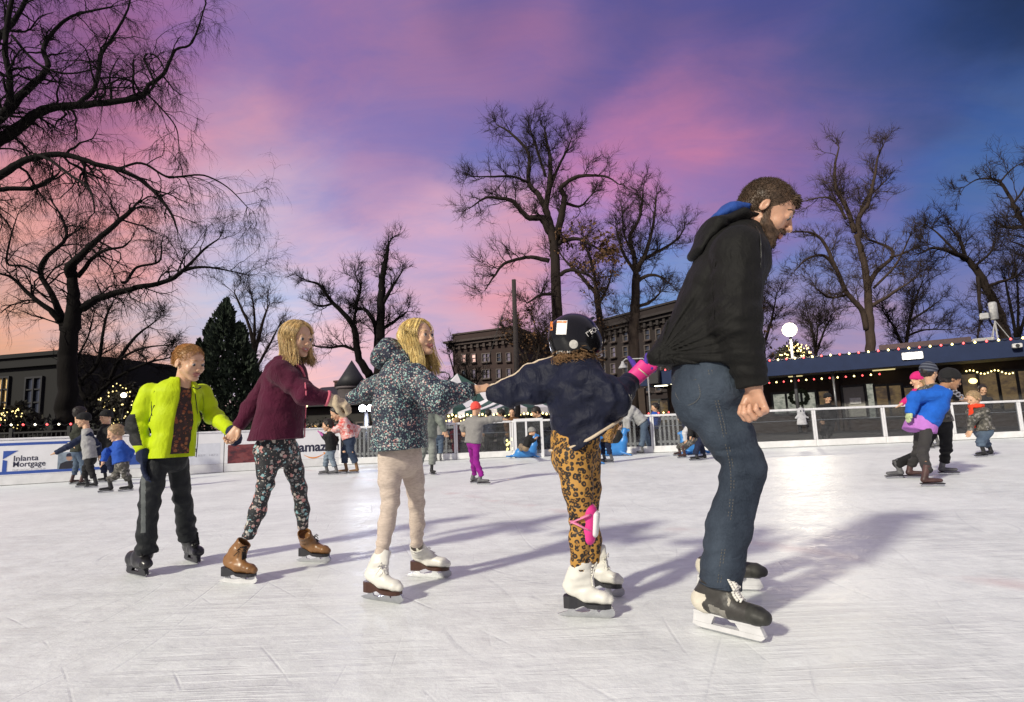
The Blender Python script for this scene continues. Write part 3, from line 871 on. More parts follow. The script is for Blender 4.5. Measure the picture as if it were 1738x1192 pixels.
# ------------------------------------------------------------------ ground and ice
def structure(o):
    o['kind'] = 'structure'; return o
ICE_EDGE = [G(-260, 842), G(-60, 829), G(575, 790), G(870, 776), G(1110, 769), G(1387, 758), G(1738, 743), G(1960, 733)]
def make_ice():
    m, t, b = _mat('ice')
    c = N_(t, 'ShaderNodeTexCoord').outputs['Object']
    n1 = noise(t, .9, 7, .62, c); n2 = noise(t, 7, 7, .7, c, (1, 1, 1), (0, 0, .25)); n3 = noise(t, 45, 4, .6, c, (.9, 1.1, 1), (0, 0, -.3))
    col = mixc(t, ramp(t, n1, [(.32, (0, 0, 0)), (.68, (1, 1, 1))]), (.68, .71, .70), (.87, .905, .89))
    col = mixc(t, ramp(t, n2, [(.38, (0, 0, 0)), (.72, (.8, .8, .8))]), col, (.90, .935, .92))
    col = mixc(t, ramp(t, n3, [(.50, (0, 0, 0)), (.80, (.35, .35, .35))]), col, (.56, .57, .58))
    scr = None
    for k, (rot, sc, lo) in enumerate(((.22, 26, .57), (-.35, 20, .59), (.75, 23, .60), (-1.1, 20, .61), (1.45, 24, .60), (.05, 34, .57), (-.08, 15, .60))):
        f = noise(t, 1.0, 3, .5, c, (sc * .045, sc, 1), (0, 0, rot), .35)
        r = ramp(t, f, [(lo, (0, 0, 0)), (lo + .035, (1, 1, 1))])
        scr = r if scr is None else mixc(t, 1.0, scr, r, 'LIGHTEN')
    gate = ramp(t, noise(t, 1.3, 4, .6, c), [(.42, (0, 0, 0)), (.68, (1, 1, 1))])
    scr = mth(t, 'MULTIPLY', scr, gate)
    col = mixc(t, mth(t, 'MULTIPLY', scr, .34), col, (.48, .48, .51))
    # curved cuts left by blades: contour lines of broad smooth fields, broken up
    cuts = None
    for k, (sc, fr_, w_, off) in enumerate(((.30, 26, .030, 0), (.22, 34, .026, 7.3), (.45, 20, .034, 13.1), (.16, 44, .024, 21.7))):
        mpn = t.nodes.new('ShaderNodeMapping'); mpn.inputs['Location'].default_value = (off, off * .7, 0); mpn.inputs['Rotation'].default_value = (0, 0, off); mpn.inputs['Scale'].default_value = (1, .55, 1); t.links.new(c, mpn.inputs[0])
        f = noise(t, sc, 0, .5, mpn.outputs[0])
        fr2 = mth(t, 'FRACT', mth(t, 'MULTIPLY', f, fr_))
        d_ = mth(t, 'ABSOLUTE', mth(t, 'SUBTRACT', fr2, .5))
        ln = ramp(t, d_, [(.0, (1, 1, 1)), (w_, (0, 0, 0))])
        gt_ = ramp(t, noise(t, 1.1 + .3 * k, 5, .7, mpn.outputs[0]), [(.50, (0, 0, 0)), (.66, (1, 1, 1))])
        ln = mth(t, 'MULTIPLY', ln, gt_)
        cuts = ln if cuts is None else mixc(t, 1.0, cuts, ln, 'LIGHTEN')
    col = mixc(t, mth(t, 'MULTIPLY', cuts, .34), col, (.44, .46, .50))
    # faded red paint under the ice
    s = N_(t, 'ShaderNodeSeparateXYZ'); t.links.new(c, s.inputs[0])
    a, bb = G(770, 838), G(1230, 912)
    d = nrm(bb - a)
    dist = mth(t, 'ABSOLUTE', mth(t, 'ADD', mth(t, 'MULTIPLY', s.outputs[0], -float(d[1])), mth(t, 'ADD', mth(t, 'MULTIPLY', s.outputs[1], float(d[0])), float(a[0] * d[1] - a[1] * d[0]))))
    band = ramp(t, dist, [(.02, (1, 1, 1)), (.14, (0, 0, 0))])
    red = mth(t, 'MULTIPLY', band, ramp(t, noise(t, 2.2, 3, .5, c), [(.45, (0, 0, 0)), (.7, (1, 1, 1))]))
    col = mixc(t, mth(t, 'MULTIPLY', red, .35), col, (.62, .30, .30))
    t.links.new(col, b.inputs['Base Color'])
    rr = ramp(t, n2, [(.3, (.30, .30, .30)), (.7, (.58, .58, .58))])
    t.links.new(rr, b.inputs['Roughness'])
    b.inputs['Specular IOR Level'].default_value = .24
    h = mth(t, 'ADD', mth(t, 'MULTIPLY', noise(t, 22, 6, .65, c, (1, 1.1, 1), (0, 0, .2)), .9), mth(t, 'MULTIPLY', scr, -.5))
    h = mth(t, 'ADD', h, mth(t, 'MULTIPLY', noise(t, 3.5, 3, .5, c), 1.2)); h = mth(t, 'ADD', h, mth(t, 'MULTIPLY', cuts, -.4))
    bumpn(t, b, h, .42, .012)
    ring = list(ICE_EDGE) + [V(26, 4, 0), V(20, -14, 0), V(-20, -14, 0), V(-24, 6, 0)]
    me = bpy.data.meshes.new('ice'); me.from_pydata([tuple(p) for p in ring], [], [list(range(len(ring)))[::-1]]); me.update()
    o = link_mesh('ice', me, m)
    if me.polygons[0].normal.z < 0: me.flip_normals()
    structure(o)
make_ice()
g = MB(); g.quad((-900, -300, -.08), (900, -300, -.08), (900, 1500, -.08), (-900, 1500, -.08))
structure(g.build('ground', pm('ground', (.035, .034, .036), .85, .4, .6, .4, 9, .03)))

# ------------------------------------------------------------------ rink boards
WHITE = pm('board_white', (.72, .72, .74), .38, .06, 3, .05, 30)
CAPW = pm('board_cap', (.66, .66, .68), .35, .10, 5)
BLUE = pm('board_blue', (.035, .085, .34), .4, .08)
INK = pm('board_ink', (.02, .022, .05), .5, .05)
GREYINK = pm('board_grey_ink', (.42, .43, .47), .5, .05)
def glass_mat():
    m, t, b = _mat('scuffed_glass')
    n = noise(t, 6, 6, .65, None, (1, 1, 3)); f = noise(t, 60, 3, .6)
    b.inputs['Base Color'].default_value = (.13, .13, .135, 1)
    b.inputs['Roughness'].default_value = .16
    tr = N_(t, 'ShaderNodeBsdfTransparent'); tr.inputs[0].default_value = (.72, .74, .76, 1)
    mx = N_(t, 'ShaderNodeMixShader')
    fac = ramp(t, mth(t, 'ADD', mth(t, 'MULTIPLY', n, .7), mth(t, 'MULTIPLY', f, .3)), [(.35, (.08,) * 3), (.75, (.38,) * 3)])
    t.links.new(fac, mx.inputs[0]); t.links.new(tr.outputs[0], mx.inputs[1]); t.links.new(b.outputs[0], mx.inputs[2])
    t.links.new(mx.outputs[0], t.nodes['Material Output'].inputs[0])
    return m
GLASS = glass_mat()
class Wall:
    """an upright plane standing on the line a-b; n points to the rink"""
    def __init__(s, a, b):
        s.a = V(a[0], a[1], 0); s.b = V(b[0], b[1], 0); s.x = nrm(s.b - s.a); s.n = V(s.x[1], -s.x[0], 0); s.L = np.linalg.norm(s.b - s.a)
        s.R = np.stack([s.x, -s.n, V(0, 0, 1)], 1)
    def pt(s, u, z, off=0.0): return s.a + s.x * u + s.n * off + V(0, 0, z)
    def hit(s, px, py):
        d = ray(px, py); t = ((s.a - CAM) @ s.n) / (d @ s.n); p = CAM + d * t
        return (p - s.a) @ s.x, p[2]
    def box(s, mb, u0, u1, z0, z1, o0, o1, bev=0):
        return mb.box(s.pt((u0 + u1) / 2, (z0 + z1) / 2, (o0 + o1) / 2), (u1 - u0, abs(o1 - o0), z1 - z0), s.R, bev)
BH = 0.97
def board_base(w_, label, group='rink boards'):
    t = thing('rink_board', label, 'rink board', w_.pt(w_.L / 2, 0), group)
    g_ = .008
    w_.box(MB(), g_, w_.L - g_, .20, BH - .05, -.06, 0, .004).build('panel', WHITE, t)
    w_.box(MB(), g_, w_.L - g_, .01, .197, -.06, .012, .006).build('kick_plate', pm('kick', (.70, .70, .70), .4, .12, 4), t)
    w_.box(MB(), g_, w_.L - g_, BH - .047, BH, -.075, .016, .012).build('top_rail', CAPW, t)
    return t
LW = Wall(G(-60, 829), G(575, 790))
def sub(w_, px0, px1, py=780):
    u0, u1 = w_.hit(px0, py)[0], w_.hit(px1, py)[0]
    return Wall(w_.pt(u0, 0), w_.pt(u1, 0))
# first panel: two blue bands, a blue mark, the lender's name, a portrait
wA = sub(LW, -58, 196)
A = board_base(wA, 'white rink board with two blue bands, a blue corner mark and a portrait')
wA.box(MB(), .02, wA.L - .02, .225, .285, 0, .004).build('stripe', BLUE, A)
wA.box(MB(), .02, wA.L - .02, BH - .155, BH - .10, 0, .004).build('stripe', BLUE, A)
u, z1 = wA.hit(6, 766); u2, _ = wA.hit(31, 766); _, z2 = wA.hit(6, 781); _, z0 = wA.hit(6, 801); u3, _ = wA.hit(13.5, 766)
m = MB(); m.prism([wA.pt(u, z2 + .015, .001), wA.pt(u2, z1, .001), wA.pt(u, z1, .001)][::-1], wA.n * .004)
m.prism([wA.pt(u, z0, .001), wA.pt(u3, z0, .001), wA.pt(u3, z2 - .02, .001), wA.pt(u, z2, .001)], wA.n * .004)
m.build('logo', BLUE, A)
for tx, x0, x1, yb, hh in (('Inlanta', 22, 65, 783, .115), ('Mortgage', 21, 77, 793, .115)):
    ua, za = wA.hit(x0, yb); ub, _ = wA.hit(x1, yb)
    lettering('lettering', tx, wA.pt(ua, za), wA.x, V(0, 0, 1), hh, INK, A, .004, .012, ub - ua)
ua, za = wA.hit(20, 800.5); ub, _ = wA.hit(77, 800)
lettering('lettering', 'THE LEGACY GROUP', wA.pt(ua, za), wA.x, V(0, 0, 1), .042, GREYINK, A, .004, 0, ub - ua)
ua, za = wA.hit(97, 797); ub, zb = wA.hit(150, 766)
po = wA.box(MB(), ua, ub, za, zb, 0, .004).build('portrait', pm('portrait_ground', (.22, .27, .33), .5, .3, 6), A)
uc = ua + (ub - ua) * .38
def disc(w_, u, z, ru, rz, off, n=20, half=None):
    return [w_.pt(u + ru * math.cos(a), z + rz * math.sin(a), off) for a in np.linspace(0, 2 * math.pi, n, endpoint=False)]
SK = pm('printed_skin', (.42, .26, .19), .5, .15)
m = MB(); m.prism(disc(wA, uc, za + .245, .055, .075, .005), wA.n * .002); m.build('printed_face', SK, po)
m = MB(); m.prism([wA.pt(uc - .17, za + .005, .005), wA.pt(uc + .17, za + .005, .005), wA.pt(uc + .15, za + .12, .005), wA.pt(uc + .05, za + .165, .005), wA.pt(uc - .05, za + .165, .005), wA.pt(uc - .15, za + .12, .005)], wA.n * .002)
m.build('printed_suit', pm('printed_suit', (.02, .02, .03), .5, .1), po)
m = MB(); m.prism([wA.pt(uc - .058, za + .26, .0075), wA.pt(uc + .058, za + .26, .0075), wA.pt(uc + .05, za + .32, .0075), wA.pt(uc, za + .335, .0075), wA.pt(uc - .05, za + .32, .0075)], wA.n * .002); m.build('printed_hair', INK, po)
# second panel: pale sign with a cut-off word and a date
wB = sub(LW, 196, 380)
Bp = board_base(wB, 'white rink board with small grey lettering and a date, nearest its right seam')
ua, za = wB.hit(205, 796); ub, zb = wB.hit(374, 752)
wB.box(MB(), ua, ub, za, zb, 0, .003).build('sign_face', pm('sign_pale', (.60, .62, .68), .45, .05), Bp)
ua, za = wB.hit(327, 767)
lettering('lettering', 'e', wB.pt(ua, za, .004), wB.x, V(0, 0, 1), .12, INK, Bp, .004, .015)
ua, za = wB.hit(318, 776); ub, _ = wB.hit(370, 774)
lettering('lettering', '.EM. EST. 1872', wB.pt(ua, za, .004), wB.x, V(0, 0, 1), .045, GREYINK, Bp, .004, 0, ub - ua)
m = MB(); ua, za = wB.hit(205, 790); wB.box(m, ua, ua + .5, za, za + .22, .004, .007); m.build('printed_block', BLUE, Bp)
# third panel: dark red picture
wC = sub(LW, 380, 487)
Cp = board_base(wC, 'white rink board carrying a dark red picture, left of the black word')
ua, za = wC.hit(386, 788); ub, zb = wC.hit(470, 752)
def dark_picture():
    m, t, b = _mat('dark_red_print')
    c = ramp(t, noise(t, 5, 5, .6, None, (1, 1, 2)), [(.3, (.015, .012, .02)), (.5, (.13, .025, .03)), (.62, (.20, .05, .05)), (.75, (.06, .05, .07))])
    t.links.new(c, b.inputs['Base Color']); b.inputs['Roughness'].default_value = .45
    return m
wC.box(MB(), ua, ub, za, zb, 0, .004).build('printed_picture', dark_picture(), Cp)
# fourth panel: black word with an orange smile
wD = sub(LW, 487, 577)
Dp = board_base(wD, 'white rink board with a black word above an orange curved arrow')
ua, za = wD.hit(507, 767); ub, _ = wD.hit(576, 767)
lettering('lettering', 'amazon', wD.pt(ua, za), wD.x, V(0, 0, 1), .235, INK, Dp, .004, .028, ub - ua)
OR = pm('orange_ink', (.70, .25, .03), .45, .05)
ua, zs = wD.hit(516, 772); ub, _ = wD.hit(550, 772)
pts_u, pts_l = [], []
for t_ in np.linspace(0, 1, 15):
    u = ua + (ub - ua) * t_; sag = .075 * math.sin(math.pi * t_ ** .9)
    pts_u.append(wD.pt(u, zs - sag, .001)); pts_l.append(wD.pt(u, zs - sag - .028 * math.sin(math.pi * min(1, t_ * .9 + .06)) - .002, .001))
m = MB()
for i in range(14): m.prism([pts_l[i], pts_l[i + 1], pts_u[i + 1], pts_u[i]], wD.n * .004)
m.prism([wD.pt(ub - .02, zs + .035, .001), wD.pt(ub + .03, zs + .03, .001), wD.pt(ub + .015, zs - .04, .001)][::-1], wD.n * .004)
m.build('logo', OR, Dp)
# wall section off frame to the left
wZ = Wall(G(-260, 842), G(-60, 829))
board_base(wZ, 'plain white rink board beyond the left edge of the view')
def glass_section(w_, label, post_end=True):
    t = thing('glass_board', label, 'rink board', w_.pt(w_.L / 2, 0), 'clear rink boards')
    w_.box(MB(), .004, w_.L - .004, .01, .17, -.06, .014, .008).build('kick_plate', pm('kick', (.7, .7, .7), .4), t)
    w_.box(MB(), .05, w_.L - .05, .173, BH - .06, -.026, -.018).build('pane', GLASS, t)
    w_.box(MB(), .004, w_.L - .004, BH - .057, BH, -.06, .014, .01).build('top_rail', CAPW, t)
    w_.box(MB(), .05, w_.L - .05, .66, .675, -.034, -.028).build('inner_rail', CAPW, t)
    for u in (.004, w_.L - .049):
        w_.box(MB(), u, u + .045, .173, BH - .06, -.055, .010, .006).build('post', CAPW, t)
    return t
def glass_run(a, b, n, labels):
    for i in range(n):
        p, q = a + (b - a) * i / n, a + (b - a) * (i + 1) / n
        glass_section(Wall(p, q), labels[i])
glass_run(ICE_EDGE[2], ICE_EDGE[3], 3, ['clear rink board just right of the black word sign', 'clear rink board behind the girl in the coral hat', 'clear rink board before the wooden picnic benches'])
glass_run(ICE_EDGE[3], ICE_EDGE[4], 2, ['clear rink board behind the blue seals, nearest the tent', 'clear rink board behind the boy in the blue shirt'])
glass_run(ICE_EDGE[4], ICE_EDGE[5], 2, ['clear rink board behind the jeans of the bearded man', 'clear rink board with a ghost cut-out hung on it'])
glass_run(ICE_EDGE[5], ICE_EDGE[6], 3, ['clear rink board right of the ghost cut-out', 'clear rink board behind the blue coated skater', 'clear rink board behind the child in the red scarf'])
glass_run(ICE_EDGE[6], ICE_EDGE[7], 1, ['clear rink board cut by the right edge of the view'])

# ------------------------------------------------------------------ buildings
def brick_mat(name, c1, c2, mortar, sc=4.0, rough=.85):
    if name in MATS: return MATS[name]
    m, t, b = _mat(name)
    br = t.nodes.new('ShaderNodeTexBrick'); br.inputs['Scale'].default_value = sc
    br.inputs['Color1'].default_value = (*c1, 1); br.inputs['Color2'].default_value = (*c2, 1); br.inputs['Mortar'].default_value = (*mortar, 1)
    br.inputs['Mortar Size'].default_value = .012; br.inputs['Brick Width'].default_value = .9; br.inputs['Row Height'].default_value = .3
    c = N_(t, 'ShaderNodeTexCoord').outputs['Object']
    sx = N_(t, 'ShaderNodeSeparateXYZ'); t.links.new(c, sx.inputs[0])
    cm = N_(t, 'ShaderNodeCombineXYZ'); t.links.new(mth(t, 'ADD', sx.outputs[0], sx.outputs[1]), cm.inputs[0]); t.links.new(sx.outputs[2], cm.inputs[1])
    t.links.new(cm.outputs[0], br.inputs[0])
    col = mixc(t, noise(t, .8, 5, .6, c), br.outputs[0], (c1[0] * .5, c1[1] * .5, c1[2] * .5))
    t.links.new(col, b.inputs['Base Color']); b.inputs['Roughness'].default_value = rough
    bumpn(t, b, br.outputs['Fac'], -.3, .02)
    MATS[name] = m
    return m
PANE = pm('window_glass', (.03, .035, .05), .08, .1, spec=.9)
def lit(name, col, s): return emat(name, col, s)
def window(par, W_, u, z, uw, zh, frame_m, pane_m, mull=1, sill_m=None, depth=.10, bars=1):
    """a framed opening set on a wall plane; returns the frame"""
    m = MB(); fr_ = .10 * min(uw, 1.2)
    W_.box(m, u - uw / 2, u + uw / 2, z, z + fr_, .003, depth); W_.box(m, u - uw / 2, u + uw / 2, z + zh - fr_, z + zh, .003, depth)
    W_.box(m, u - uw / 2, u - uw / 2 + fr_, z + fr_, z + zh - fr_, .003, depth); W_.box(m, u + uw / 2 - fr_, u + uw / 2, z + fr_, z + zh - fr_, .003, depth)
    for k in range(mull - 1):
        uu = u - uw / 2 + uw * (k + 1) / mull
        W_.box(m, uu - fr_ / 2, uu + fr_ / 2, z + fr_, z + zh - fr_, .003, depth)
    for k in range(bars):
        zz = z + zh * (k + 1) / (bars + 1)
        W_.box(m, u - uw / 2 + fr_, u + uw / 2 - fr_, zz - fr_ * .35, zz + fr_ * .35, .006, depth * .8)
    fo = m.build('window', frame_m, par)
    W_.box(MB(), u - uw / 2 + fr_, u + uw / 2 - fr_, z + fr_, z + zh - fr_, .002, .022).build('pane', pane_m, fo)
    if sill_m: W_.box(MB(), u - uw * .58, u + uw * .58, z - .18, z - .003, .003, depth * 1.8).build('sill', sill_m, fo)
    return fo

def corner_block(label, pc, pl, pr, Y, Yl, Yr, cy, levels, gy, wall_m, trim_m, lit_px, lit_ms):
    """brick block seen on its corner: pc, pl, pr = corner, far left and far right spots with depths"""
    C_ = P(pc, gy, Y); A_ = P(pl, gy, Yl); D_ = P(pr, gy, Yr)
    ztop = P(pc, cy, Y)[2]
    t = thing('brick_building', label, 'building', V(C_[0], C_[1], 0))
    W1, W2 = Wall(A_, C_), Wall(C_, D_)
    far = V(A_[0], A_[1], 0) + (V(D_[0], D_[1], 0) - V(C_[0], C_[1], 0))
    base_ = [V(A_[0], A_[1], -.1), V(C_[0], C_[1], -.1), V(D_[0], D_[1], -.1), far - V(0, 0, .1)]
    MB().prism(base_, V(0, 0, ztop + .1)).build('wall', wall_m, t)
    s = ztop / 22.0
    for W_ in (W1, W2):
        m = MB()
        W_.box(m, -.02 if W_ is W2 else -.5, W_.L + .5, ztop - 3.2 * s, ztop - 2.5 * s, .003, .55 * s)
        W_.box(m, -.9 * s if W_ is W1 else -.01, W_.L + .9 * s, ztop - 2.5 * s, ztop - 1.9 * s, .003, 1.3 * s)
        W_.box(m, -1.3 * s if W_ is W1 else -.01, W_.L + 1.3 * s, ztop - 1.9 * s, ztop - 1.45 * s, .003, 1.9 * s)
        W_.box(m, 0, W_.L, ztop, ztop + .35 * s, -.4, .25 * s)
        n = int(W_.L / (1.5 * s))
        for i in range(n):
            u = (i + .5) * W_.L / n
            W_.box(m, u - .28 * s, u + .28 * s, ztop - 3.5 * s, ztop - 2.52 * s, .56 * s, 1.0 * s)
        m.build('cornice', trim_m, t)
        m = MB(); W_.box(m, 0, W_.L, levels[-1][1] - 1.2 * s, levels[-1][1] - .8 * s, .003, .25 * s); m.build('string_course', trim_m, t)
    return t, W1, W2, s
DBR = brick_mat('dark_brick', (.050, .026, .022), (.036, .020, .018), (.032, .026, .025), 1.2)
STONE = pm('dark_stone', (.055, .040, .036), .8, .25, 2)
WFRAME = pm('window_frame', (.12, .10, .09), .6, .1)
SKYPANE = pm('sky_pane', (.38, .34, .37), .06, .2, .4, spec=1.0, metal=.85)
WARMPANE = lit('warm_pane', (1.0, .62, .38), .22)
PINKPANE = lit('pink_pane', (.95, .60, .55), .26)
t1, W1, W2, s1 = corner_block('brown brick block with bracketed cornice behind the striped tent', 880, 772, 960, 100, 106, 124, 556, [(0, 6)], 735, DBR, STONE, None, None)
for py0, py1, xs in ((600, 615, ((788.5, 8, 1, PINKPANE), (805, 8, 1, PINKPANE), (826, 14, 2, SKYPANE), (848, 8, 1, PANE), (864, 8, 1, SKYPANE))),
                     (627, 643, ((788.5, 8, 1, PANE), (805, 8, 1, SKYPANE), (826, 14, 2, SKYPANE), (847.5, 8, 1, SKYPANE), (864.5, 8, 1, SKYPANE))),
                     (655, 671, ((788.5, 8, 1, PANE), (805, 8, 1, PANE), (826, 14, 2, PANE), (848, 8, 1, WARMPANE), (864, 8, 1, PANE)))):
    for x, wd, mu, pmn in xs:
        sl = -.05 * (x - 826)
        u, z = W1.hit(x, py1 + sl * .6); _, zt = W1.hit(x, py0 + sl * .6); u2, _ = W1.hit(x + wd, py1)
        window(t1, W1, u, z, (u2 - u), zt - z, WFRAME, pmn, mu, STONE, .3)
for k in range(4):
    for zf, pmn in ((.62, PANE), (.36, PANE), (.15, PANE)):
        window(t1, W2, W2.L * (k + .7) / 4.4, 18.5 * zf, 1.4, 2.2, WFRAME, pmn, 1, STONE, .3)
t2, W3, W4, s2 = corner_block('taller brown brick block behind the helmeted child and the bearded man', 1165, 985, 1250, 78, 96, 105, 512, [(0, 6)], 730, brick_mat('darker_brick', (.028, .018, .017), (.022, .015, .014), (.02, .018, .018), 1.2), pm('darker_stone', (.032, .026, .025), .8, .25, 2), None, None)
for py0, py1 in ((561, 580), (588, 606), (616, 634), (650, 668)):
    for x, wd, mu, pmn in ((1000, 8, 1, PANE), (1026, 9, 1, PANE), (1043, 9, 1, SKYPANE if py0 in (588, 616) else PANE), (1064, 9, 1, PANE), (1101, 10, 1, PANE), (1120, 10, 1, PANE), (1142, 10, 1, PANE)):
        sl = -.07 * (x - 1060)
        u, z = W3.hit(x, py1 + sl * .8); _, zt = W3.hit(x, py0 + sl * .8); u2, _ = W3.hit(x + wd, py1)
        window(t2, W3, u, z, abs(u2 - u), zt - z, WFRAME, pmn, mu, STONE, .3)

# dark municipal building on the left
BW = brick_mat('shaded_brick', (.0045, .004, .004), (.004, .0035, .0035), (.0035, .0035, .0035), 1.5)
LBt = thing('civic_building', 'dark stone building with tall windows behind the big bare tree', 'building', V(*P(20, 745, 38)[:2], 0))
Wl = Wall(P(-260, 740, 40), P(98, 740, 36)); zt = P(50, 601, 37)[2]
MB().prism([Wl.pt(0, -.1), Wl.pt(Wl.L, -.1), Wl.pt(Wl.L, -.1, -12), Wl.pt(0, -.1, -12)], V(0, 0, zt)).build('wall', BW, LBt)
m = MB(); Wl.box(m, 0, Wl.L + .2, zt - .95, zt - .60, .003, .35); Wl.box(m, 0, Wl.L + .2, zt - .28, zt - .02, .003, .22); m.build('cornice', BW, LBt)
for x, wd in ((55, 30), (2, 22), (-60, 30)):
    u, z = Wl.hit(x, 728); _, z2 = Wl.hit(x, 640); u2, _ = Wl.hit(x + wd, 728)
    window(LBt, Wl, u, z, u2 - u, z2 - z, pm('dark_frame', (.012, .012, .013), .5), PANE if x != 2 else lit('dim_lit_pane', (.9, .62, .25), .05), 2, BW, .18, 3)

# turreted house and the low dark range beside it
TH = thing('turreted_house', 'dark house with a round turret and pointed roof beyond the rink', 'house', V(*P(600, 735, 60)[:2], 0))
tp = P(597, 612, 60); tb = P(597, 654, 60); r_t = 27 / 965 * 60
c0 = V(tb[0], tb[1], 0)
MB().lathe(c0, [(r_t * .86, -.1), (r_t * .86, tb[2] - .1)], 24).build('turret', pm('house_stone', (.06, .05, .052), .8, .3, 1.5), TH, True)
MB().lathe(c0, [(r_t * .86, tb[2] - .45), (r_t * .98, tb[2] - .35), (r_t * .98, tb[2] - .12)], 24).build('cornice', pm('house_trim', (.13, .11, .12), .7), TH, True)
MB().lathe(c0, [(r_t * 1.06, tb[2] - .1), (r_t * .62, tb[2] + (tp[2] - tb[2]) * .38), (.03, tp[2])], 24).build('turret_roof', pm('slate', (.018, .018, .022), .6, .3, 6), TH, True)
Wh = Wall(P(508, 735, 62), P(586, 735, 60)); zh_ = P(550, 680, 61)[2]
MB().prism([Wh.pt(0, -.1), Wh.pt(Wh.L, -.1), Wh.pt(Wh.L, -.1, -9), Wh.pt(0, -.1, -9)], V(0, 0, zh_)).build('wall', pm('house_stone', (.06, .05, .052), .8), TH)
rz_ = P(550, 654, 63)[2]
MB().prism([Wh.pt(-.3, zh_, .4), Wh.pt(-.3, rz_, -4), Wh.pt(-.3, zh_, -9)], Wh.x * (Wh.L + .5)).build('roof', pm('slate', (.018, .018, .022), .6), TH)
for x in (536, 566):
    u, _ = Wh.hit(x, 680); zz = P(x, 645 if x < 550 else 650, 61)[2]
    m = MB(); Wh.box(m, u - .35, u + .35, zh_ - .3, zz, -4.6, -3.6); Wh.box(m, u - .43, u + .43, zz + .002, zz + .2, -4.7, -3.5)
    m.build('chimney', pm('chimney_brick', (.07, .035, .03), .85, .3, 4), TH)
for x in (525, 548, 570):
    u, z = Wh.hit(x, 722); window(TH, Wh, u, z, .9, 1.6, WFRAME, PANE, 2, STONE, .1)
LR = thing('low_building', 'long low dark building with a lamp behind the black word sign', 'building', V(*P(470, 740, 44)[:2], 0))
Wr = Wall(P(372, 740, 46), P(640, 740, 46)); zr = P(520, 692, 46)[2]
MB().prism([Wr.pt(0, -.1), Wr.pt(Wr.L, -.1), Wr.pt(Wr.L, -.1, -6), Wr.pt(0, -.1, -6)], V(0, 0, zr)).build('wall', pm('low_wall', (.030, .028, .026), .8, .3, 1), LR)
m = MB(); Wr.box(m, -.4, Wr.L + .4, zr, zr + .25, -6.3, .9); m.build('roof', pm('slate', (.018, .018, .022), .6), LR)
for k in range(6):
    window(LR, Wr, Wr.L * (k + .5) / 6, .9, 1.3, .9, WFRAME, PANE if k != 3 else lit('dim_lit_pane', (.9, .62, .25), .05), 2, None, .08)

# skate house with its blue canopy
SH = thing('skate_house', 'low brick skate house with a deep blue canopy edge and lit windows', 'building', V(*P(1500, 700, 30)[:2], 0))
def onz(px, py, z):
    return G(px, py, z)
ZB = 3.0
fa, fb = onz(1087, 656, ZB), onz(1738, 605, ZB)
ext = fb + (fb - fa) * .35
FW = Wall(fa, ext)
ZT = FW.hit(1500, 594)[1]
FASC = pm('fascia_blue', (.012, .023, .068), .6, .12, 2, .05, 20, spec=.2)
FW.box(MB(), 0, FW.L, ZB, ZT, -.12, 0, .01).build('fascia', FASC, SH)
m = MB(); m.prism([FW.pt(0, ZB + .06, -.12), FW.pt(FW.L, ZB + .06, -.12), FW.pt(FW.L, ZB + .06, -3.2), FW.pt(0, ZB + .06, -3.2)], V(0, 0, .1))
m.build('soffit', pm('soffit', (.30, .29, .25), .7, .1), SH)
m = MB(); FW.box(m, 0, .12, ZB, ZT, -12, -.122); m.build('side_fascia', FASC, SH)
m = MB(); FW.box(m, .13, FW.L, ZB + .17, ZT - .05, -12, -.125); m.build('roof', pm('flat_roof', (.03, .03, .032), .9), SH)
WW = Wall(FW.pt(0.6, 0, -3.0), FW.pt(FW.L, 0, -3.0))
SHB = brick_mat('skatehouse_brick', (.055, .034, .025), (.040, .026, .020), (.035, .032, .03), 3.0)
MB().prism([WW.pt(0, -.1), WW.pt(WW.L, -.1), WW.pt(WW.L, -.1, -8.5), WW.pt(0, -.1, -8.5)], V(0, 0, ZB + .14)).build('wall', SHB, SH)
DARKF = pm('dark_frame', (.012, .012, .013), .5)
def shw(x0, x1, y0, y1, pane, mull=1, bars=0, name='window'):
    u0, z0 = WW.hit(x0, y1); u1, z1 = WW.hit(x1, y0)
    z0 = max(z0, .1); z1 = min(z1, ZB - .05)
    f_ = window(SH, WW, (u0 + u1) / 2, z0, u1 - u0, z1 - z0, DARKF, pane, mull, None, .07, bars)
    f_.name = name
    return f_, u0, u1, z0, z1
def room_mat(name, cols, strength, sc=3):
    if name in MATS: return MATS[name]
    m, t, b = _mat(name)
    n = noise(t, sc, 4, .6, None, (1, 1, 1.6))
    c = ramp(t, n, [(i / (len(cols) - 1) * .5 + .25, c_) for i, c_ in enumerate(cols)])
    b.inputs['Base Color'].default_value = (.03, .03, .03, 1); b.inputs['Roughness'].default_value = .1
    t.links.new(c, b.inputs['Emission Color']); b.inputs['Emission Strength'].default_value = strength
    MATS[name] = m
    return m
ROOM1 = room_mat('bright_room', [(.03, .04, .03), (.25, .27, .22), (.55, .55, .45), (.10, .12, .09)], .65, 2.2)
ROOM2 = room_mat('dim_room', [(.015, .012, .008), (.10, .065, .03), (.26, .17, .06), (.04, .03, .018)], .50, 1.6)
GREYDOOR = pm('grey_door', (.30, .29, .26), .5, .1)
shw(1312, 1386, 662, 706, ROOM1, 3)
f_, u0, u1, z0, z1 = shw(1392, 1408, 662, 706, ROOM2, 1)
f_, u0, u1, z0, z1 = shw(1432, 1470, 652, 712, GREYDOOR, 1, 0, 'door')
ua, za = WW.hit(1443, 686); ub, zb = WW.hit(1461, 675)
WW.box(MB(), ua, ub, za, zb, .075, .08).build('notice', pm('paper', (.75, .75, .72), .7), f_)
shw(1472, 1483, 650, 712, ROOM1, 1)
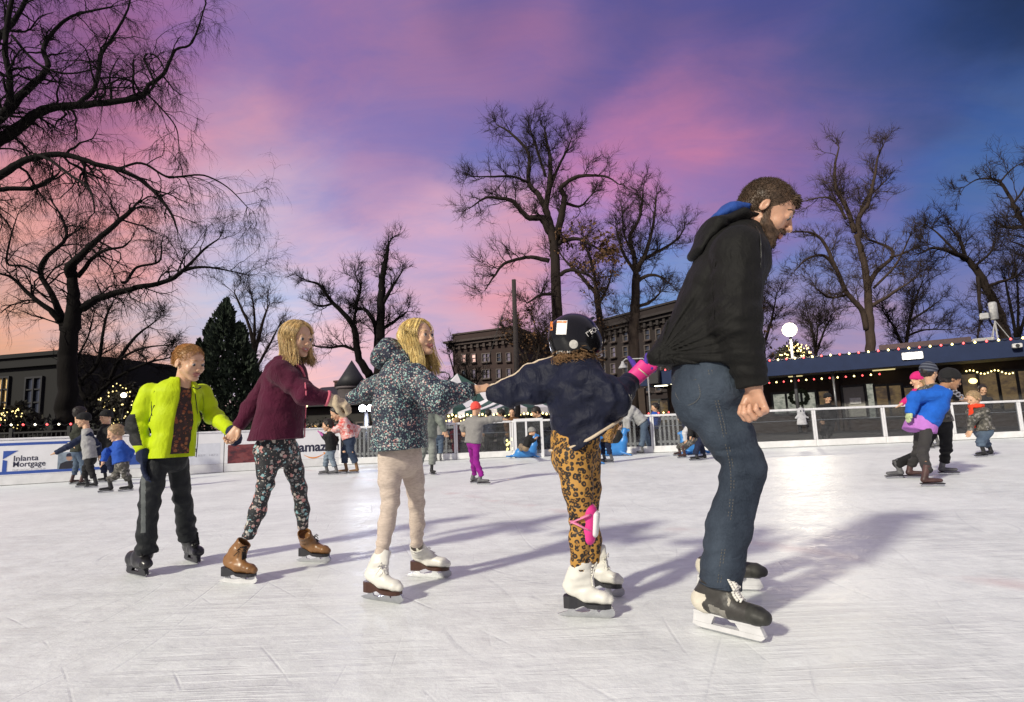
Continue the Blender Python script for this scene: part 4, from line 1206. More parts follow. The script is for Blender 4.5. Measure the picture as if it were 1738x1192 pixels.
shw(1488, 1532, 650, 712, ROOM2, 2, 0, 'door')
shw(1536, 1620, 650, 706, ROOM2, 3)
shw(1632, 1694, 628, 700, ROOM2, 2)
shw(1700, 1760, 624, 700, ROOM2, 2)
shw(1772, 1850, 624, 700, ROOM2, 2)
shw(1104, 1136, 676, 722, ROOM2, 2)
shw(1146, 1180, 672, 722, ROOM2, 2)
for x in (1419, 1627, 1092, 1766):
    u, _ = WW.hit(x, 680); m = MB(); WW.box(m, u - .22, u + .22, -.05, ZB + .05, .003, .30); m.build('pilaster', SHB, SH)
for x in (1418, 1190):
    p = FW.pt(FW.hit(x, 690)[0], 0, -.5); m = MB(); m.tube([p, p + V(0, 0, ZB + .06)], .06, 10); m.build('canopy_post', pm('post_grey', (.16, .16, .17), .4, metal=.6), SH, True)
wl = emat('wall_lamp_glow', (1.0, .97, .90), 9.0)
u, z = FW.hit(1549, 607)
m = MB(); FW.box(m, u - .42, u + .42, z - .10, z + .26, .002, .10, .02); lb = m.build('wall_lamp', pm('lamp_case', (.55, .55, .55), .4), SH)
m = MB(); FW.box(m, u - .38, u + .38, z - .06, z + .20, .102, .16, .02); m.build('lens', wl, lb)
for x, y in ((1122, 655), (1146, 664), (1149, 651)):
    p = G(x, y, ZB + .04)
    m = MB(); m.box(p, (.75, .32, .05), FW.R); m.build('soffit_lamp', emat('soffit_glow', (1.0, .93, .66), 5.0), SH)
p = G(1500, 628, ZB + .04); m = MB(); m.box(p, (1.0, .4, .04), FW.R); m.build('soffit_lamp', emat('soffit_dim', (.9, .75, .35), .8), SH)
p = G(1350, 639, ZB + .04); m = MB(); m.box(p, (.7, .3, .04), FW.R); m.build('soffit_lamp', emat('soffit_dim', (.9, .75, .35), .8), SH)
u, z = WW.hit(1651, 647)
m = MB(); m.ball(WW.pt(u, z, .14), (.20, .12, .14), 12, 8); m.build('sconce', emat('sconce_glow', (1.0, .72, .25), 3.5), SH, True)
u, z = WW.hit(1357, 674)
m = MB()
for k in range(26):
    a = k / 26 * 6.283; m.ball(WW.pt(u + .42 * math.cos(a) + rng.normal(0, .03), z + .38 * math.sin(a) + rng.normal(0, .03), .10), .12, 6, 4)
m.build('wreath', pm('wreath_green', (.04, .055, .03), .8, .5, 20), SH)
# rear parapets of the skate house roof
m = MB(); u, z = FW.hit(1487, 590); FW.box(m, u, u + 4.2, ZT - .05, ZT + .85, -9, -6); FW.box(m, u + 4.3, u + 10, ZT - .05, ZT + .55, -9, -6)
m.build('roof_plant', pm('roof_box', (.07, .045, .05), .8), SH)
u, z = FW.hit(1112, 640)
m = MB(); FW.box(m, u - .35, u + .35, z - .45, z + .5, .003, .5, .03); m.build('loudspeaker', pm('speaker_black', (.015, .015, .017), .5), SH)
# camera and aerials on the roof
u, z = FW.hit(1725, 588)
cm_ = thing('security_camera', 'small white camera on the blue canopy edge at far right', 'camera', FW.pt(u, z, .1))
m = MB(); FW.box(m, u - .17, u + .17, z - .10, z + .10, .003, .35, .03); m.build('housing', pm('white_plastic', (.6, .6, .6), .4), cm_)
m = MB(); m.lathe(FW.pt(u, z, .352), [(.075, 0), (.075, .02)], 14, FW.n); m.build('lens', pm('speaker_black', (.015, .015, .017), .3), cm_)
u, _ = FW.hit(1703, 580)
ae = thing('roof_aerial', 'white cylinder aerial on a tripod above the blue canopy', 'aerial', FW.pt(u, ZT, -1.5))
WP = pm('aerial_plastic', (.36, .36, .37), .5)
zc = P(1703, 548, 27.5)[2]
m = MB(); m.lathe(FW.pt(u, zc - .02, -1.5), [(.12, 0), (.16, .03), (.16, .80), (.11, .85)], 16); m.build('aerial_drum', WP, ae, True)
m = MB(); m.box(FW.pt(u - .36, zc + .20, -1.5), (.35, .3, .3), FW.R, .04); m.build('junction_box', WP, ae)
m = MB(); m.tube([FW.pt(u, ZT - .3, -1.5), FW.pt(u, zc + .05, -1.5)], .035, 8); m.build('mast', WP, ae)
for a in (0, 2.1, 4.2):
    m = MB(); m.tube([FW.pt(u, zc - .05, -1.5), FW.pt(u + .5 * math.cos(a), ZT - .02, -1.5 + .5 * math.sin(a))], .018, 6); m.build('leg', WP, ae)
m = MB(); m.box(FW.pt(u - .55, ZT + .12, -1.4), (.8, .5, .24), FW.R, .03); m.build('base_box', pm('grey_box', (.35, .34, .33), .6), ae)

# ------------------------------------------------------------------ striped tents
def stripe_mat(name, axis, n):
    m, t, b = _mat(name)
    s = N_(t, 'ShaderNodeSeparateXYZ'); t.links.new(N_(t, 'ShaderNodeTexCoord').outputs['Object'], s.inputs[0])
    f = mth(t, 'FRACT', mth(t, 'MULTIPLY', mth(t, 'ADD', s.outputs[axis], 50.0), n))
    c = ramp(t, f, [(.0, (.030, .075, .065)), (.495, (.030, .075, .065)), (.505, (.74, .72, .76)), (1.0, (.74, .72, .76))], 'CONSTANT')
    t.links.new(c, b.inputs['Base Color']); b.inputs['Roughness'].default_value = .6
    tl = .0
    bumpn(t, b, noise(t, 3, 4), .25, .03)
    return m
SX, SY = stripe_mat('tent_stripe_across', 0, .62), stripe_mat('tent_stripe_along', 1, .62)
SPOLE = pm('tent_pole', (.5, .5, .5), .4, metal=.3)
def tent(label, px, py_peak, Y, wd, dp, zpeak, zeave, rot):
    c = P(px, py_peak, Y); c = V(c[0], c[1], 0)
    t = thing('striped_tent', label, 'tent', c, 'green and white striped tents')
    t.rotation_euler = (0, 0, rot)
    hw, hd = wd / 2, dp / 2
    pk = V(0, 0, zpeak) + c
    cor = [V(-hw, -hd, zeave) + c, V(hw, -hd, zeave) + c, V(hw, hd, zeave) + c, V(-hw, hd, zeave) + c]
    for i in range(4):
        a, b = cor[i], cor[(i + 1) % 4]
        # sagging cloth panel
        vs, fs, n = [], [], 9
        for r_ in range(n):
            tt = r_ / (n - 1)
            for k in range(n):
                q = (a + (b - a) * k / (n - 1)); p = q + (pk - q) * (1 - tt)
                p = p - V(0, 0, .22 * math.sin(math.pi * tt) * (1.0 - .2 * math.cos(2 * math.pi * k / (n - 1))))
                vs.append(p)
        for r_ in range(n - 1):
            for k in range(n - 1):
                fs.append((r_ * n + k, (r_ + 1) * n + k, (r_ + 1) * n + k + 1, r_ * n + k + 1))
        m = MB(); m.add(np.array(vs), [np.array(fs)])
        m.build('roof_panel', SX if i % 2 == 0 else SY, t, True)
        nv = 17; vs = []
        for k in range(nv):
            q = a + (b - a) * k / (nv - 1); vs += [q + V(0, 0, -.004), q - V(0, 0, .34 + .05 * math.cos(k * 1.57))]
        m = MB(); m.add(np.array(vs), [np.array([(2 * k, 2 * k + 1, 2 * k + 3, 2 * k + 2) for k in range(nv - 1)])])
        m.build('valance', SX if i % 2 == 0 else SY, t)
        m = MB(); m.tube([a * V(1, 1, 0), a - V(0, 0, .01)], .05, 8); m.build('pole', SPOLE, t)
    return t
tent('striped tent with the leftmost peak, behind the girl in the patterned jacket', 776, 634, 36, 6.4, 6.0, P(776, 634, 36)[2], P(776, 692, 33)[2], .50)
tent('striped tent behind the coral hat, right beside the first peak', 878, 650, 33, 6.2, 6.0, P(878, 650, 33)[2], P(878, 693, 30)[2], .62)

# ------------------------------------------------------------------ lamps, poles, string lights
YB, RB = emat('bulb_yellow', (1.0, .80, .30), 5.0), emat('bulb_red', (1.0, .10, .10), 3.2)
WIRE = pm('wire_black', (.01, .01, .01), .6)
_bulbs = {}
def string_lights(label, pts, r, mats, group='strings of coloured lights', sag=.08, wire=True):
    pts = [np.asarray(p) for p in pts]
    c = sum(pts) / len(pts)
    t = thing('string_light', label, 'string lights', V(c[0], c[1], min(p[2] for p in pts)), group)
    if wire:
        w_ = []
        for i, p in enumerate(pts):
            w_.append(p + V(0, 0, r))
            if i < len(pts) - 1: w_.append((p + pts[i + 1]) / 2 + V(0, 0, r - sag))
        MB().tube(w_, .012, 4).build('wire', WIRE, t)
    for i, p in enumerate(pts):
        mt = mats[i % len(mats)]
        key = (mt.name, r)
        if key not in _bulbs:
            m = MB(); m.lathe((0, 0, 0), [(.25 * r, r * 1.1), (.55 * r, r * .7), (r, 0), (.8 * r, -.6 * r), (.2 * r, -1.05 * r)], 10)
            me = m.mesh('bulb', True); me.materials.append(mt); _bulbs[key] = me
        o = bpy.data.objects.new('bulb', _bulbs[key]); COL.objects.link(o); o.parent = t
        o.location = tuple(p - np.array(t.location))
    return t
def along(W_, x0, y0, x1, y1, step, off):
    a, b = W_.hit(x0, y0), W_.hit(x1, y1); n = max(2, int(round(abs(x1 - x0) / step)))
    return [W_.pt(a[0] + (b[0] - a[0]) * i / n, a[1] + (b[1] - a[1]) * i / n, off) for i in range(n + 1)]
string_lights('red and yellow lights along the top of the blue canopy', along(FW, 1096, 631, 1736, 574, 15.2, .05), .050, [YB, RB])
string_lights('red and yellow lights hung under the blue canopy edge', along(FW, 1302, 649, 1492, 634, 13.5, -.6), .045, [RB, YB])
string_lights('small yellow lights above the skate house windows at far right', [WW.pt(WW.hit(x, 632)[0], WW.hit(x, 632 + 3 * math.sin(x * .9))[1], .15) for x in range(1640, 1722, 6)], .036, [YB])
string_lights('red and yellow lights in the skate house window left of the man', along(WW, 1102, 702, 1136, 700, 8.5, .12), .05, [RB, YB])
LF = Wall(P(-80, 740, 18), P(310, 740, 18.5))
string_lights('red and white lights along the black railing at far left', along(LF, -40, 722, 122, 720, 20, .05), .034, [RB, emat('bulb_white', (1, .9, .7), 4.0)])
string_lights('red and yellow lights on the low building behind the black word sign', along(Wr, 505, 727, 572, 725, 8, 1.0), .075, [RB, YB])
for k, (lab, x0, y0, x1, y1, Y) in enumerate((('yellow lights along the front eave of the striped tents', 742, 705, 934, 700, 29.0), ('yellow lights deeper inside the striped tents', 744, 712, 930, 711, 33.0))):
    n = 30
    string_lights(lab, [P(x0 + (x1 - x0) * i / n, y0 + (y1 - y0) * i / n + 3 * abs(math.sin(i * .8)), Y) for i in range(n + 1)], .055, [YB], sag=.03)
string_lights('loose yellow lights heaped at the foot of the gate', [P(866 + rng.uniform(-8, 8), 752 + rng.uniform(-10, 20), 15.6) for _ in range(14)], .035, [YB], sag=0, wire=False)
# railing at the left
rl = thing('iron_railing', 'black iron railing beyond the white boards at left', 'railing', LF.pt(LF.L / 2, 0))
IR = pm('iron_black', (.012, .012, .013), .5)
m = MB(); LF.box(m, 0, LF.L, 1.22, 1.27, -.03, .03); LF.box(m, 0, LF.L, .18, .22, -.03, .03); m.build('rail', IR, rl)
n = int(LF.L / .14)
m = MB()
for i in range(n): LF.box(m, i * .14, i * .14 + .022, -.05, 1.22, -.011, .011)
m.build('baluster', IR, rl)
for i in range(5):
    m = MB(); u = LF.L * i / 4; LF.box(m, u - .05, u + .05, -.06, 1.4, -.05, .05); m.build('post', IR, rl)
# white picket fences behind the glass
PW = pm('picket_white', (.50, .50, .50), .6, .1)
def picket(label, a, b, hgt=.95):
    w_ = Wall(a, b); t = thing('picket_fence', label, 'fence', w_.pt(w_.L / 2, 0), 'white picket fences')
    m = MB(); w_.box(m, 0, w_.L, hgt - .12, hgt - .04, -.02, .02); w_.box(m, 0, w_.L, .15, .22, -.02, .02); m.build('rail', PW, t)
    m = MB(); n_ = int(w_.L / .13)
    for i in range(n_): w_.box(m, i * .13, i * .13 + .06, .0, hgt, .021, .04)
    m.build('picket', PW, t)
picket('white picket fence behind the woman in the red and white hoodie', P(588, 740, 17.2), P(770, 735, 17.0))
picket('white picket fence behind the blue seals', P(975, 735, 16.8), P(1085, 735, 16.6))
picket('white picket fence near the boy in the blue shirt', P(1096, 735, 17.4), P(1158, 735, 17.2))
# white gate frame by the seals
gw = Wall(P(872, 735, 14.9), P(922, 735, 14.9))
gt = thing('gate', 'white framed gate beside the man in the dark pullover', 'gate', gw.pt(gw.L / 2, 0))
m = MB(); gw.box(m, 0, gw.L, .93, 1.0, -.03, .03); gw.box(m, 0, .07, 0, .93, -.03, .03); gw.box(m, gw.L - .07, gw.L, 0, .93, -.03, .03); gw.box(m, .07, gw.L - .07, .02, .1, -.03, .03); gw.box(m, .30, .35, .1, .93, -.02, .02)
m.build('frame', CAPW, gt)
m = MB(); gw.box(m, .07, gw.L - .07, .1, .93, -.006, 0); m.build('pane', GLASS, gt)
# picnic benches under the tent
for lab, x, Y in (('wooden picnic bench left of the man in the brown jacket', 838, 20.5), ('wooden picnic bench under the far side of the tent', 790, 22)):
    c = P(x, 745, Y); c = V(c[0], c[1], -.08)
    t = thing('picnic_bench', lab, 'bench', c, 'picnic benches under the tents'); bm_ = pm('bench_wood', (.28, .25, .22), .7, .2, 8)
    m = MB(); m.box(c + V(0, 0, .76), (1.8, .75, .05)); m.build('table_top', bm_, t)
    for s in (-1, 1):
        m = MB(); m.box(c + V(0, s * .75, .45), (1.8, .28, .05)); m.build('seat', bm_, t)
        m = MB(); m.box(c + V(s * .7, 0, .37), (.09, 1.5, .08)); m.box(c + V(s * .7, -.3, .55), (.08, .08, .38)); m.box(c + V(s * .7, .3, .55), (.08, .08, .38)); m.box(c + V(s * .7, .72, .19), (.08, .08, .38)); m.box(c + V(s * .7, -.72, .19), (.08, .08, .38)); m.build('leg', bm_, t)

def point(name, loc, energy, col, r=.25, par=None):
    ld = bpy.data.lights.new(name, 'POINT'); ld.energy, ld.color, ld.shadow_soft_size = energy, col, r
    o = bpy.data.objects.new(name, ld); COL.objects.link(o); o.location = tuple(loc)
    if par is not None:
        o.parent = par; o.location = tuple(np.asarray(loc) - np.array(par.location))
    return o
POLE = pm('pole_grey', (.10, .10, .11), .5, .15, metal=.4)
def floodlight(label, px, py, Y, r, power, col, em, n=2, tilt=None):
    c = P(px, py, Y); t = thing('floodlight', label, 'floodlight', V(c[0], c[1], -.08), 'rink floodlights')
    d = nrm(V(0, 1.5, .0) - c)
    m = MB(); m.tube([V(c[0], c[1], -.08), c - d * .4 - V(0, 0, .1)], [.11, .07], 10); m.build('pole', POLE, t, True)
    x = nrm(np.cross(d, V(0, 0, 1)))
    for i in range(n):
        q = c + x * ((i % 2) - .5 * (min(n, 2) - 1)) * r * 2.25 + V(0, 0, ((i // 2) - .5 * ((n - 1) // 2)) * r * 2.2)
        m = MB(); m.lathe(q - d * r * 1.1, [(r * .3, 0), (r * .8, r * .3), (r * 1.03, r), (r * 1.05, r * 1.1)], 18, d); hd_ = m.build('head', POLE, t, True)
        m = MB(); m.lathe(q, [(r * .98, .02), (r * .8, r * .25), (r * .3, r * .36)], 18, d); m.build('lens', em, hd_, True)
        point('floodlight_beam', q + d * (r * .7 + .15), power / n, col, r * .8, t)
    return t
floodlight('blazing warm floodlight on a tall pole behind the skate house roof', 1340, 560, 31, .38, 1700, (1.0, .90, .70), emat('flood_warm', (1.0, .90, .66), 9.0), 1)
floodlight('pair of cold white floodlights beside the girl in the patterned jacket', 622, 693, 21, .13, 350, (.80, .86, 1.0), emat('flood_cold', (.85, .90, 1.0), 10.0), 2)
# utility pole with its guy wire
c = P(876, 640, 26); t_ = P(872, 475, 26)
up_ = thing('utility_pole', 'dark bare utility pole with a guy wire, left of the helmet', 'pole', V(c[0], c[1], -.08))
m = MB(); m.tube([V(c[0], c[1], -.08), t_], [.13, .10], 10); m.build('post', pm('pole_wood', (.035, .028, .026), .85, .3, 9), up_, True)
m = MB(); m.tube([t_ - V(0, 0, .25), P(848, 548, 26), P(832, 600, 26), P(800, 700, 26)], .014, 5); m.build('guy_wire', WIRE, up_)
m = MB(); m.ball(P(852, 540, 26), (.05, .05, .10), 8, 6); m.build('insulator', WIRE, up_)
# street lamps
def street_lamp(label, px, py, Y, col, s, em, kind):
    c = P(px, py, Y); t = thing('street_lamp', label, 'street lamp', V(c[0], c[1], -.08))
    if kind == 'globe':
        m = MB(); m.tube([V(c[0], c[1], -.08), V(c[0], c[1], .7), c - V(0, 0, s)], [.10, .06, .05], 10); m.build('post', IR, t, True)
        m = MB(); m.ball(c, s, 14, 10); m.build('globe', em, t, True)
        m = MB(); m.lathe(c - V(0, 0, s * 1.15), [(s * .35, 0), (s * .6, s * .25)], 12); m.build('collar', IR, t, True)
    else:
        b = V(c[0] + .9, c[1], -.08)
        m = MB(); m.tube([b, V(b[0], b[1], c[2] - .8), b * V(1, 1, 0) + V(-.25, 0, c[2] - .15), c + V(.2, 0, .02)], [.09, .06, .05, .04], 8); m.build('post', POLE, t, True)
        m = MB(); m.ball(c, (.42, .16, .09), 12, 6); m.build('head', POLE, t, True)
    return t
street_lamp('glowing white globe lamp in the lit tree behind the boy in yellow', 210, 671, 30, None, .14, emat('globe_glow', (1.0, .86, .62), 4.0), 'globe')
street_lamp('yellowish globe lamp behind the girl in maroon', 518, 688, 34, None, .15, emat('globe_yellow', (1.0, .80, .45), 3.5), 'globe')
street_lamp('curved arm street lamp left of the striped tent', 749, 632, 52, None, .2, None, 'arm')
c = P(1057, 620, 21)
gl = thing('gooseneck_lamp', 'white gooseneck lamp beside the pink wrist guard', 'lamp', V(c[0] + .9, c[1], -.08))
m = MB(); m.tube([V(c[0] + .9, c[1], -.08), V(c[0] + .9, c[1], c[2] + .1), V(c[0] + .75, c[1], c[2] + .22), V(c[0] + .12, c[1], c[2] + .22), V(c[0], c[1], c[2] + .12)], .03, 8); m.build('arm', WP, gl, True)
m = MB(); m.lathe(V(c[0], c[1], c[2] - .12), [(.17, 0), (.16, .04), (.07, .16), (.04, .26)], 14); m.build('shade', WP, gl, True)
# ghost cut-out hung on the glass
gu = Wall(ICE_EDGE[4], ICE_EDGE[5])
u, z = gu.hit(1357, 700)
gh = thing('ghost_decoration', 'white cloth ghost hung on the clear rink board', 'decoration', gu.pt(u, z - .4, .03))
F = SDF(gu.pt(u, z, .08) - .45, gu.pt(u, z, .08) + .45, .012)
F.ell(gu.pt(u, z + .02, .07), V(.10, .07, .10), (gu.x, gu.n, V(0, 0, 1)), .02)
F.seg(gu.pt(u, z, .07), gu.pt(u, z - .30, .07), V(.08, .05), V(.13, .06), .03, gu.x, cb=.02)
for s in (-1, 1): F.seg(gu.pt(u + s * .05, z - .08, .07), gu.pt(u + s * .15, z - .14, .08), .04, .025, .02)
F.wrinkle(.010, 14, V(0, 0, 1), 4, 3)
F.build('cloth', pm('ghost_white', (.40, .40, .42), .8), gh)
for s in (-1, 1):
    m = MB(); m.ball(gu.pt(u + s * .035, z + .03, .138), (.016, .012, .024), 8, 6); m.build('eye', INK, gh, True)
# ------------------------------------------------------------------ bare winter trees
def bark(name, c):
    if name in MATS: return MATS[name]
    m, t, b = _mat(name)
    n = noise(t, 5, 7, .65, None, (1, 1, .25)); n2 = noise(t, 1.2, 3)
    col = ramp(t, n, [(.3, tuple(x * .45 for x in c)), (.7, tuple(x * 1.4 for x in c))])
    t.links.new(mixc(t, n2, col, tuple(x * .8 for x in c)), b.inputs['Base Color'])
    b.inputs['Roughness'].default_value = .9; b.inputs['Specular IOR Level'].default_value = .15
    bumpn(t, b, n, .8, .05)
    MATS[name] = m
    return m
BK_DARK = bark('bark_dark', (.008, .0065, .006))
BK_MID = bark('bark_mid', (.030, .022, .019))
BK_WARM = bark('bark_warm', (.065, .046, .037))
def unit(v): return v / (np.linalg.norm(v, axis=-1, keepdims=True) + 1e-9)
def smooth_poly(p, r, n=4, jit=0.0, rg=None):
    """Catmull-Rom through the points, radii interpolated, with small bends"""
    p = np.asarray(p, float); r = np.asarray(r, float)
    P_ = np.concatenate([[2 * p[0] - p[1]], p, [2 * p[-1] - p[-2]]])
    out, ro = [], []
    for i in range(len(p) - 1):
        a, b, c, d = P_[i:i + 4]
        for k in range(n):
            t = k / n
            out.append(.5 * (2 * b + (c - a) * t + (2 * a - 5 * b + 4 * c - d) * t * t + (3 * b - a - 3 * c + d) * t ** 3)); ro.append(r[i] + (r[i + 1] - r[i]) * t)
    out.append(p[-1]); ro.append(r[-1])
    out, ro = np.array(out), np.array(ro)
    if jit and rg is not None:
        out[1:-1] += rg.normal(0, 1, (len(out) - 2, 3)) * (ro[1:-1] * jit)[:, None]
    return out, ro
def grow(starts, dirs, lens, rads, K, rg, wob, grav):
    """bunch of wandering shoots: (N,K,3), (N,K)"""
    N = len(starts); p = starts.copy(); d = unit(dirs); pts = [p.copy()]
    for k in range(1, K):
        d = unit(d + rg.normal(0, wob, (N, 3)) + np.array([0, 0, 1.0]) * grav)
        p = p + d * (lens / (K - 1))[:, None]; pts.append(p.copy())
    t = np.linspace(0, 1, K)[None]
    return np.stack(pts, 1), rads[:, None] * (1 - t * .78)
def spawn(pts, rad, per, lo, hi, rg, lfac, rfac, ang, minr, up=0.0, lens=None):
    """side shoots from shoots"""
    N, K, _ = pts.shape
    tan = np.gradient(pts, axis=1); tan = unit(tan)
    L_ = np.linalg.norm(np.diff(pts, axis=1), axis=2).sum(1)
    n = np.maximum(0, rg.poisson(per, N)) if np.isscalar(per) else rg.poisson(per)
    i = np.repeat(np.arange(N), n); M = len(i)
    t = rg.uniform(lo, hi, M) * (K - 1); k = np.minimum(t.astype(int), K - 2); f = (t - k)[:, None]
    s = pts[i, k] * (1 - f) + pts[i, k + 1] * f
    r0 = rad[i, k] * (1 - f[:, 0]) + rad[i, k + 1] * f[:, 0]
    tg = tan[i, k]
    rd = rg.normal(0, 1, (M, 3)); rd = unit(rd - tg * (rd * tg).sum(1, keepdims=True))
    a = rg.uniform(ang[0], ang[1], M)[:, None]
    d = tg * np.cos(a) + rd * np.sin(a) + np.array([0, 0, up])
    ln = L_[i] * rg.uniform(lfac[0], lfac[1], M)
    return s, d, ln, np.maximum(np.minimum(r0 * rfac, r0), minr)
def bare_tree(label, Y, limbs, trunk, bk, twig=1.0, seed=1, droop=0.0, group='bare trees round the rink', depth=.35, tw_r=0.0069, l1=(.5, 1.6), dens=2.2, base=None, leaves=None, name='bare_tree', cat='tree', levels=3):
    """trunk and limbs: [(px, py, width in photo pixels), ...]; the limbs also swing in depth"""
    rg = np.random.default_rng(seed)
    def poly(spec, first):
        pts, rr = [], []
        off = 0.0 if first else rg.uniform(-1, 1) * depth
        n = len(spec)
        for i, q in enumerate(spec):
            t = i / max(1, n - 1)
            yy = Y * (1 + (off * .22 * t if not first else 0))
            pts.append(P(q[0], q[1], yy)); rr.append(.86 * q[2] / FPX * yy / 2 * (1 / math.sqrt(1 + ((q[0] - CX) / FPX) ** 2)))
        return smooth_poly(pts, rr, 5, .10, rg)
    tp, tr = poly(trunk, True)
    if base is None: base = V(tp[0][0], tp[0][1], -.1)
    root = thing(name, label, cat, base, group)
    if tp[0][2] > -.1 and abs(tp[0][0] - base[0]) < 3:
        tp = np.concatenate([[V(tp[0][0], tp[0][1], -.15)], tp]); tr = np.concatenate([[tr[0] * 1.15], tr])
    MB().tube(tp, tr, 12).build('trunk', bk, root, True)
    polys = [(tp, tr)]
    for l in limbs:
        lp, lr = poly(l, False)
        MB().tube(lp, lr, 9).build('limb', bk, root, True)
        polys.append((lp, lr))
    # boughs off the drawn limbs
    S0, D0, L0, R0 = [], [], [], []
    for j, (lp, lr) in enumerate(polys):
        seg = np.linalg.norm(np.diff(lp, axis=0), axis=1); tot = seg.sum()
        start = .55 if j == 0 else .12
        n = int(tot * dens * (1 - start))
        if n < 1: continue
        cum = np.concatenate([[0], np.cumsum(seg)])
        tt = rg.uniform(start, 1, n) * tot
        tt = np.concatenate([tt, [tot * .995] * 3])
        k = np.clip(np.searchsorted(cum, tt) - 1, 0, len(seg) - 1); f = ((tt - cum[k]) / seg[k])[:, None]
        s = lp[k] * (1 - f) + lp[k + 1] * f; r0 = lr[k]
        tg = unit(lp[k + 1] - lp[k]); rd = rg.normal(0, 1, (len(tt), 3)); rd = unit(rd - tg * (rd * tg).sum(1, keepdims=True))
        a = rg.uniform(.5, 1.2, len(tt))[:, None]; a[-3:] = rg.uniform(.1, .5, (3, 1))
        S0.append(s); D0.append(tg * np.cos(a) + rd * np.sin(a) + np.array([0, 0, .28 - droop * .4]))
        L0.append(rg.uniform(l1[0], l1[1], len(tt)) * (1.15 - .45 * (tt / tot))); R0.append(np.minimum(r0 * .5, .034 * twig))
    S0, D0, L0, R0 = map(np.concatenate, (S0, D0, L0, R0))
    R0 = np.maximum(R0, tw_r * 1.8)
    b = MB(); mu = 1.5 if levels == 3 else 1.0
    p1, r1 = grow(S0, D0, L0, R0, 8, rg, .26, .05 - droop * .10); b.tubes(p1, r1, 5)
    s, d, ln, r = spawn(p1, r1, 6.5 * twig * mu, .12, 1, rg, (.3, .72), .6, (.4, 1.1), tw_r, .12 - droop * .35)
    p2, r2 = grow(s, d, ln, r, 6, rg, .24, .06 - droop * .20); b.tubes(p2, r2, 4)
    s, d, ln, r = spawn(p2, r2, 5.0 * twig * mu, .1, 1, rg, (.35, .85), .6, (.35, 1.0), tw_r * .75, .1 - droop * .5)
    p3, r3 = grow(s, d, ln, r, 5, rg, .20, .05 - droop * .26); b.tubes(p3, r3, 3)
    if levels > 3:
        s, d, ln, r = spawn(p3, r3, 1.6 * twig, .1, 1, rg, (.4, .9), .65, (.3, .9), tw_r * .6, .05 - droop * .6)
        p4, r4 = grow(s, d, ln, r, 4, rg, .18, .03 - droop * .34); b.tubes(p4, r4, 3)
    b.build('crown', bk, root)
    if leaves:
        cx0, cy0, rx, ry, n, sz = leaves
        q = p3.reshape(-1, 3)
        c = P(cx0, cy0, Y); d_ = np.abs(q - c) / np.array([rx / FPX * Y, rx / FPX * Y, ry / FPX * Y])
        w_ = np.where((d_ ** 2).sum(1) < 1)[0]
        if len(w_):
            w_ = rg.choice(w_, n); c = q[w_] + rg.normal(0, .05, (n, 3)) - np.array([0, 0, .08])
            leaf_sheet(c, sz, rg).build('foliage', pm('dead_leaf', (.11, .055, .022), .8, .5, 3), root)
    return root
def leaf_sheet(c, sz, rg):
    n = len(c)
    a = unit(rg.normal(0, 1, (n, 3)) + np.array([0, 0, -.8])); b_ = unit(np.cross(a, rg.normal(0, 1, (n, 3)))); s = sz * rg.uniform(.6, 1.3, n)[:, None]
    nn = np.cross(a, b_)
    v = np.stack([c, c + a * s * .5 + b_ * s * .34 + nn * s * .1, c + a * s, c + a * s * .5 - b_ * s * .34 + nn * s * .1], 1).reshape(-1, 3)
    m = MB(); m.add(v, [np.arange(n * 4).reshape(-1, 4)])
    return m

# great elm whose trunk stands outside the frame: its boughs come in from the left
bare_tree('huge elm whose heavy boughs reach in at the upper left', 14,
    [[(-150, 335, 60), (-60, 275, 44), (0, 237, 34), (32, 217, 28), (80, 185, 22), (161, 177, 17), (237, 165, 13), (252, 145, 10), (278, 125, 9), (298, 85, 6), (326, 72, 5), (350, 4, 3)],
     [(-130, 280, 44), (0, 201, 24), (40, 157, 20), (80, 117, 15), (74, 80, 12), (100, 44, 9), (133, 24, 7), (190, 12, 4)],
     [(130, 178, 12), (161, 149, 11), (173, 92, 9), (193, 60, 7), (217, 16, 5), (225, -30, 3)],
     [(-175, 410, 55), (-140, 372, 48), (-60, 325, 32), (0, 298, 22), (40, 274, 18), (100, 262, 15), (161, 278, 13), (217, 294, 11), (258, 322, 9), (290, 362, 6), (302, 395, 3)],
     [(196, 288, 6), (240, 277, 6), (282, 300, 5), (306, 300, 5), (346, 298, 4), (386, 318, 3), (420, 352, 2)],
     [(-170, 400, 50), (-110, 350, 28), (0, 322, 13), (52, 320, 12), (86, 306, 11)],
     [(-140, 300, 50), (0, 201, 22), (16, 133, 16), (8, 80, 15), (20, 0, 12), (40, -80, 8)],
     [(60, 262, 9), (85, 272, 8), (120, 298, 7), (153, 322, 5), (161, 362, 3)],
     [(262, 140, 5), (245, 97, 5), (265, 95, 4), (280, 120, 3)],
     [(-140, 312, 50), (-118, 200, 36), (-30, 90, 22), (20, 40, 14), (60, -30, 9)],
     [(20, 60, 8), (60, 105, 7), (110, 125, 5), (160, 118, 3)],
     [(250, 160, 5), (270, 180, 4), (298, 215, 3), (304, 250, 2)]],
    [(-215, 730, 95), (-205, 560, 88), (-180, 420, 80), (-140, 310, 60)], BK_DARK, 1.12, 3, .85, depth=.5, tw_r=.0044, l1=(.7, 2.0), dens=3.2, levels=4)
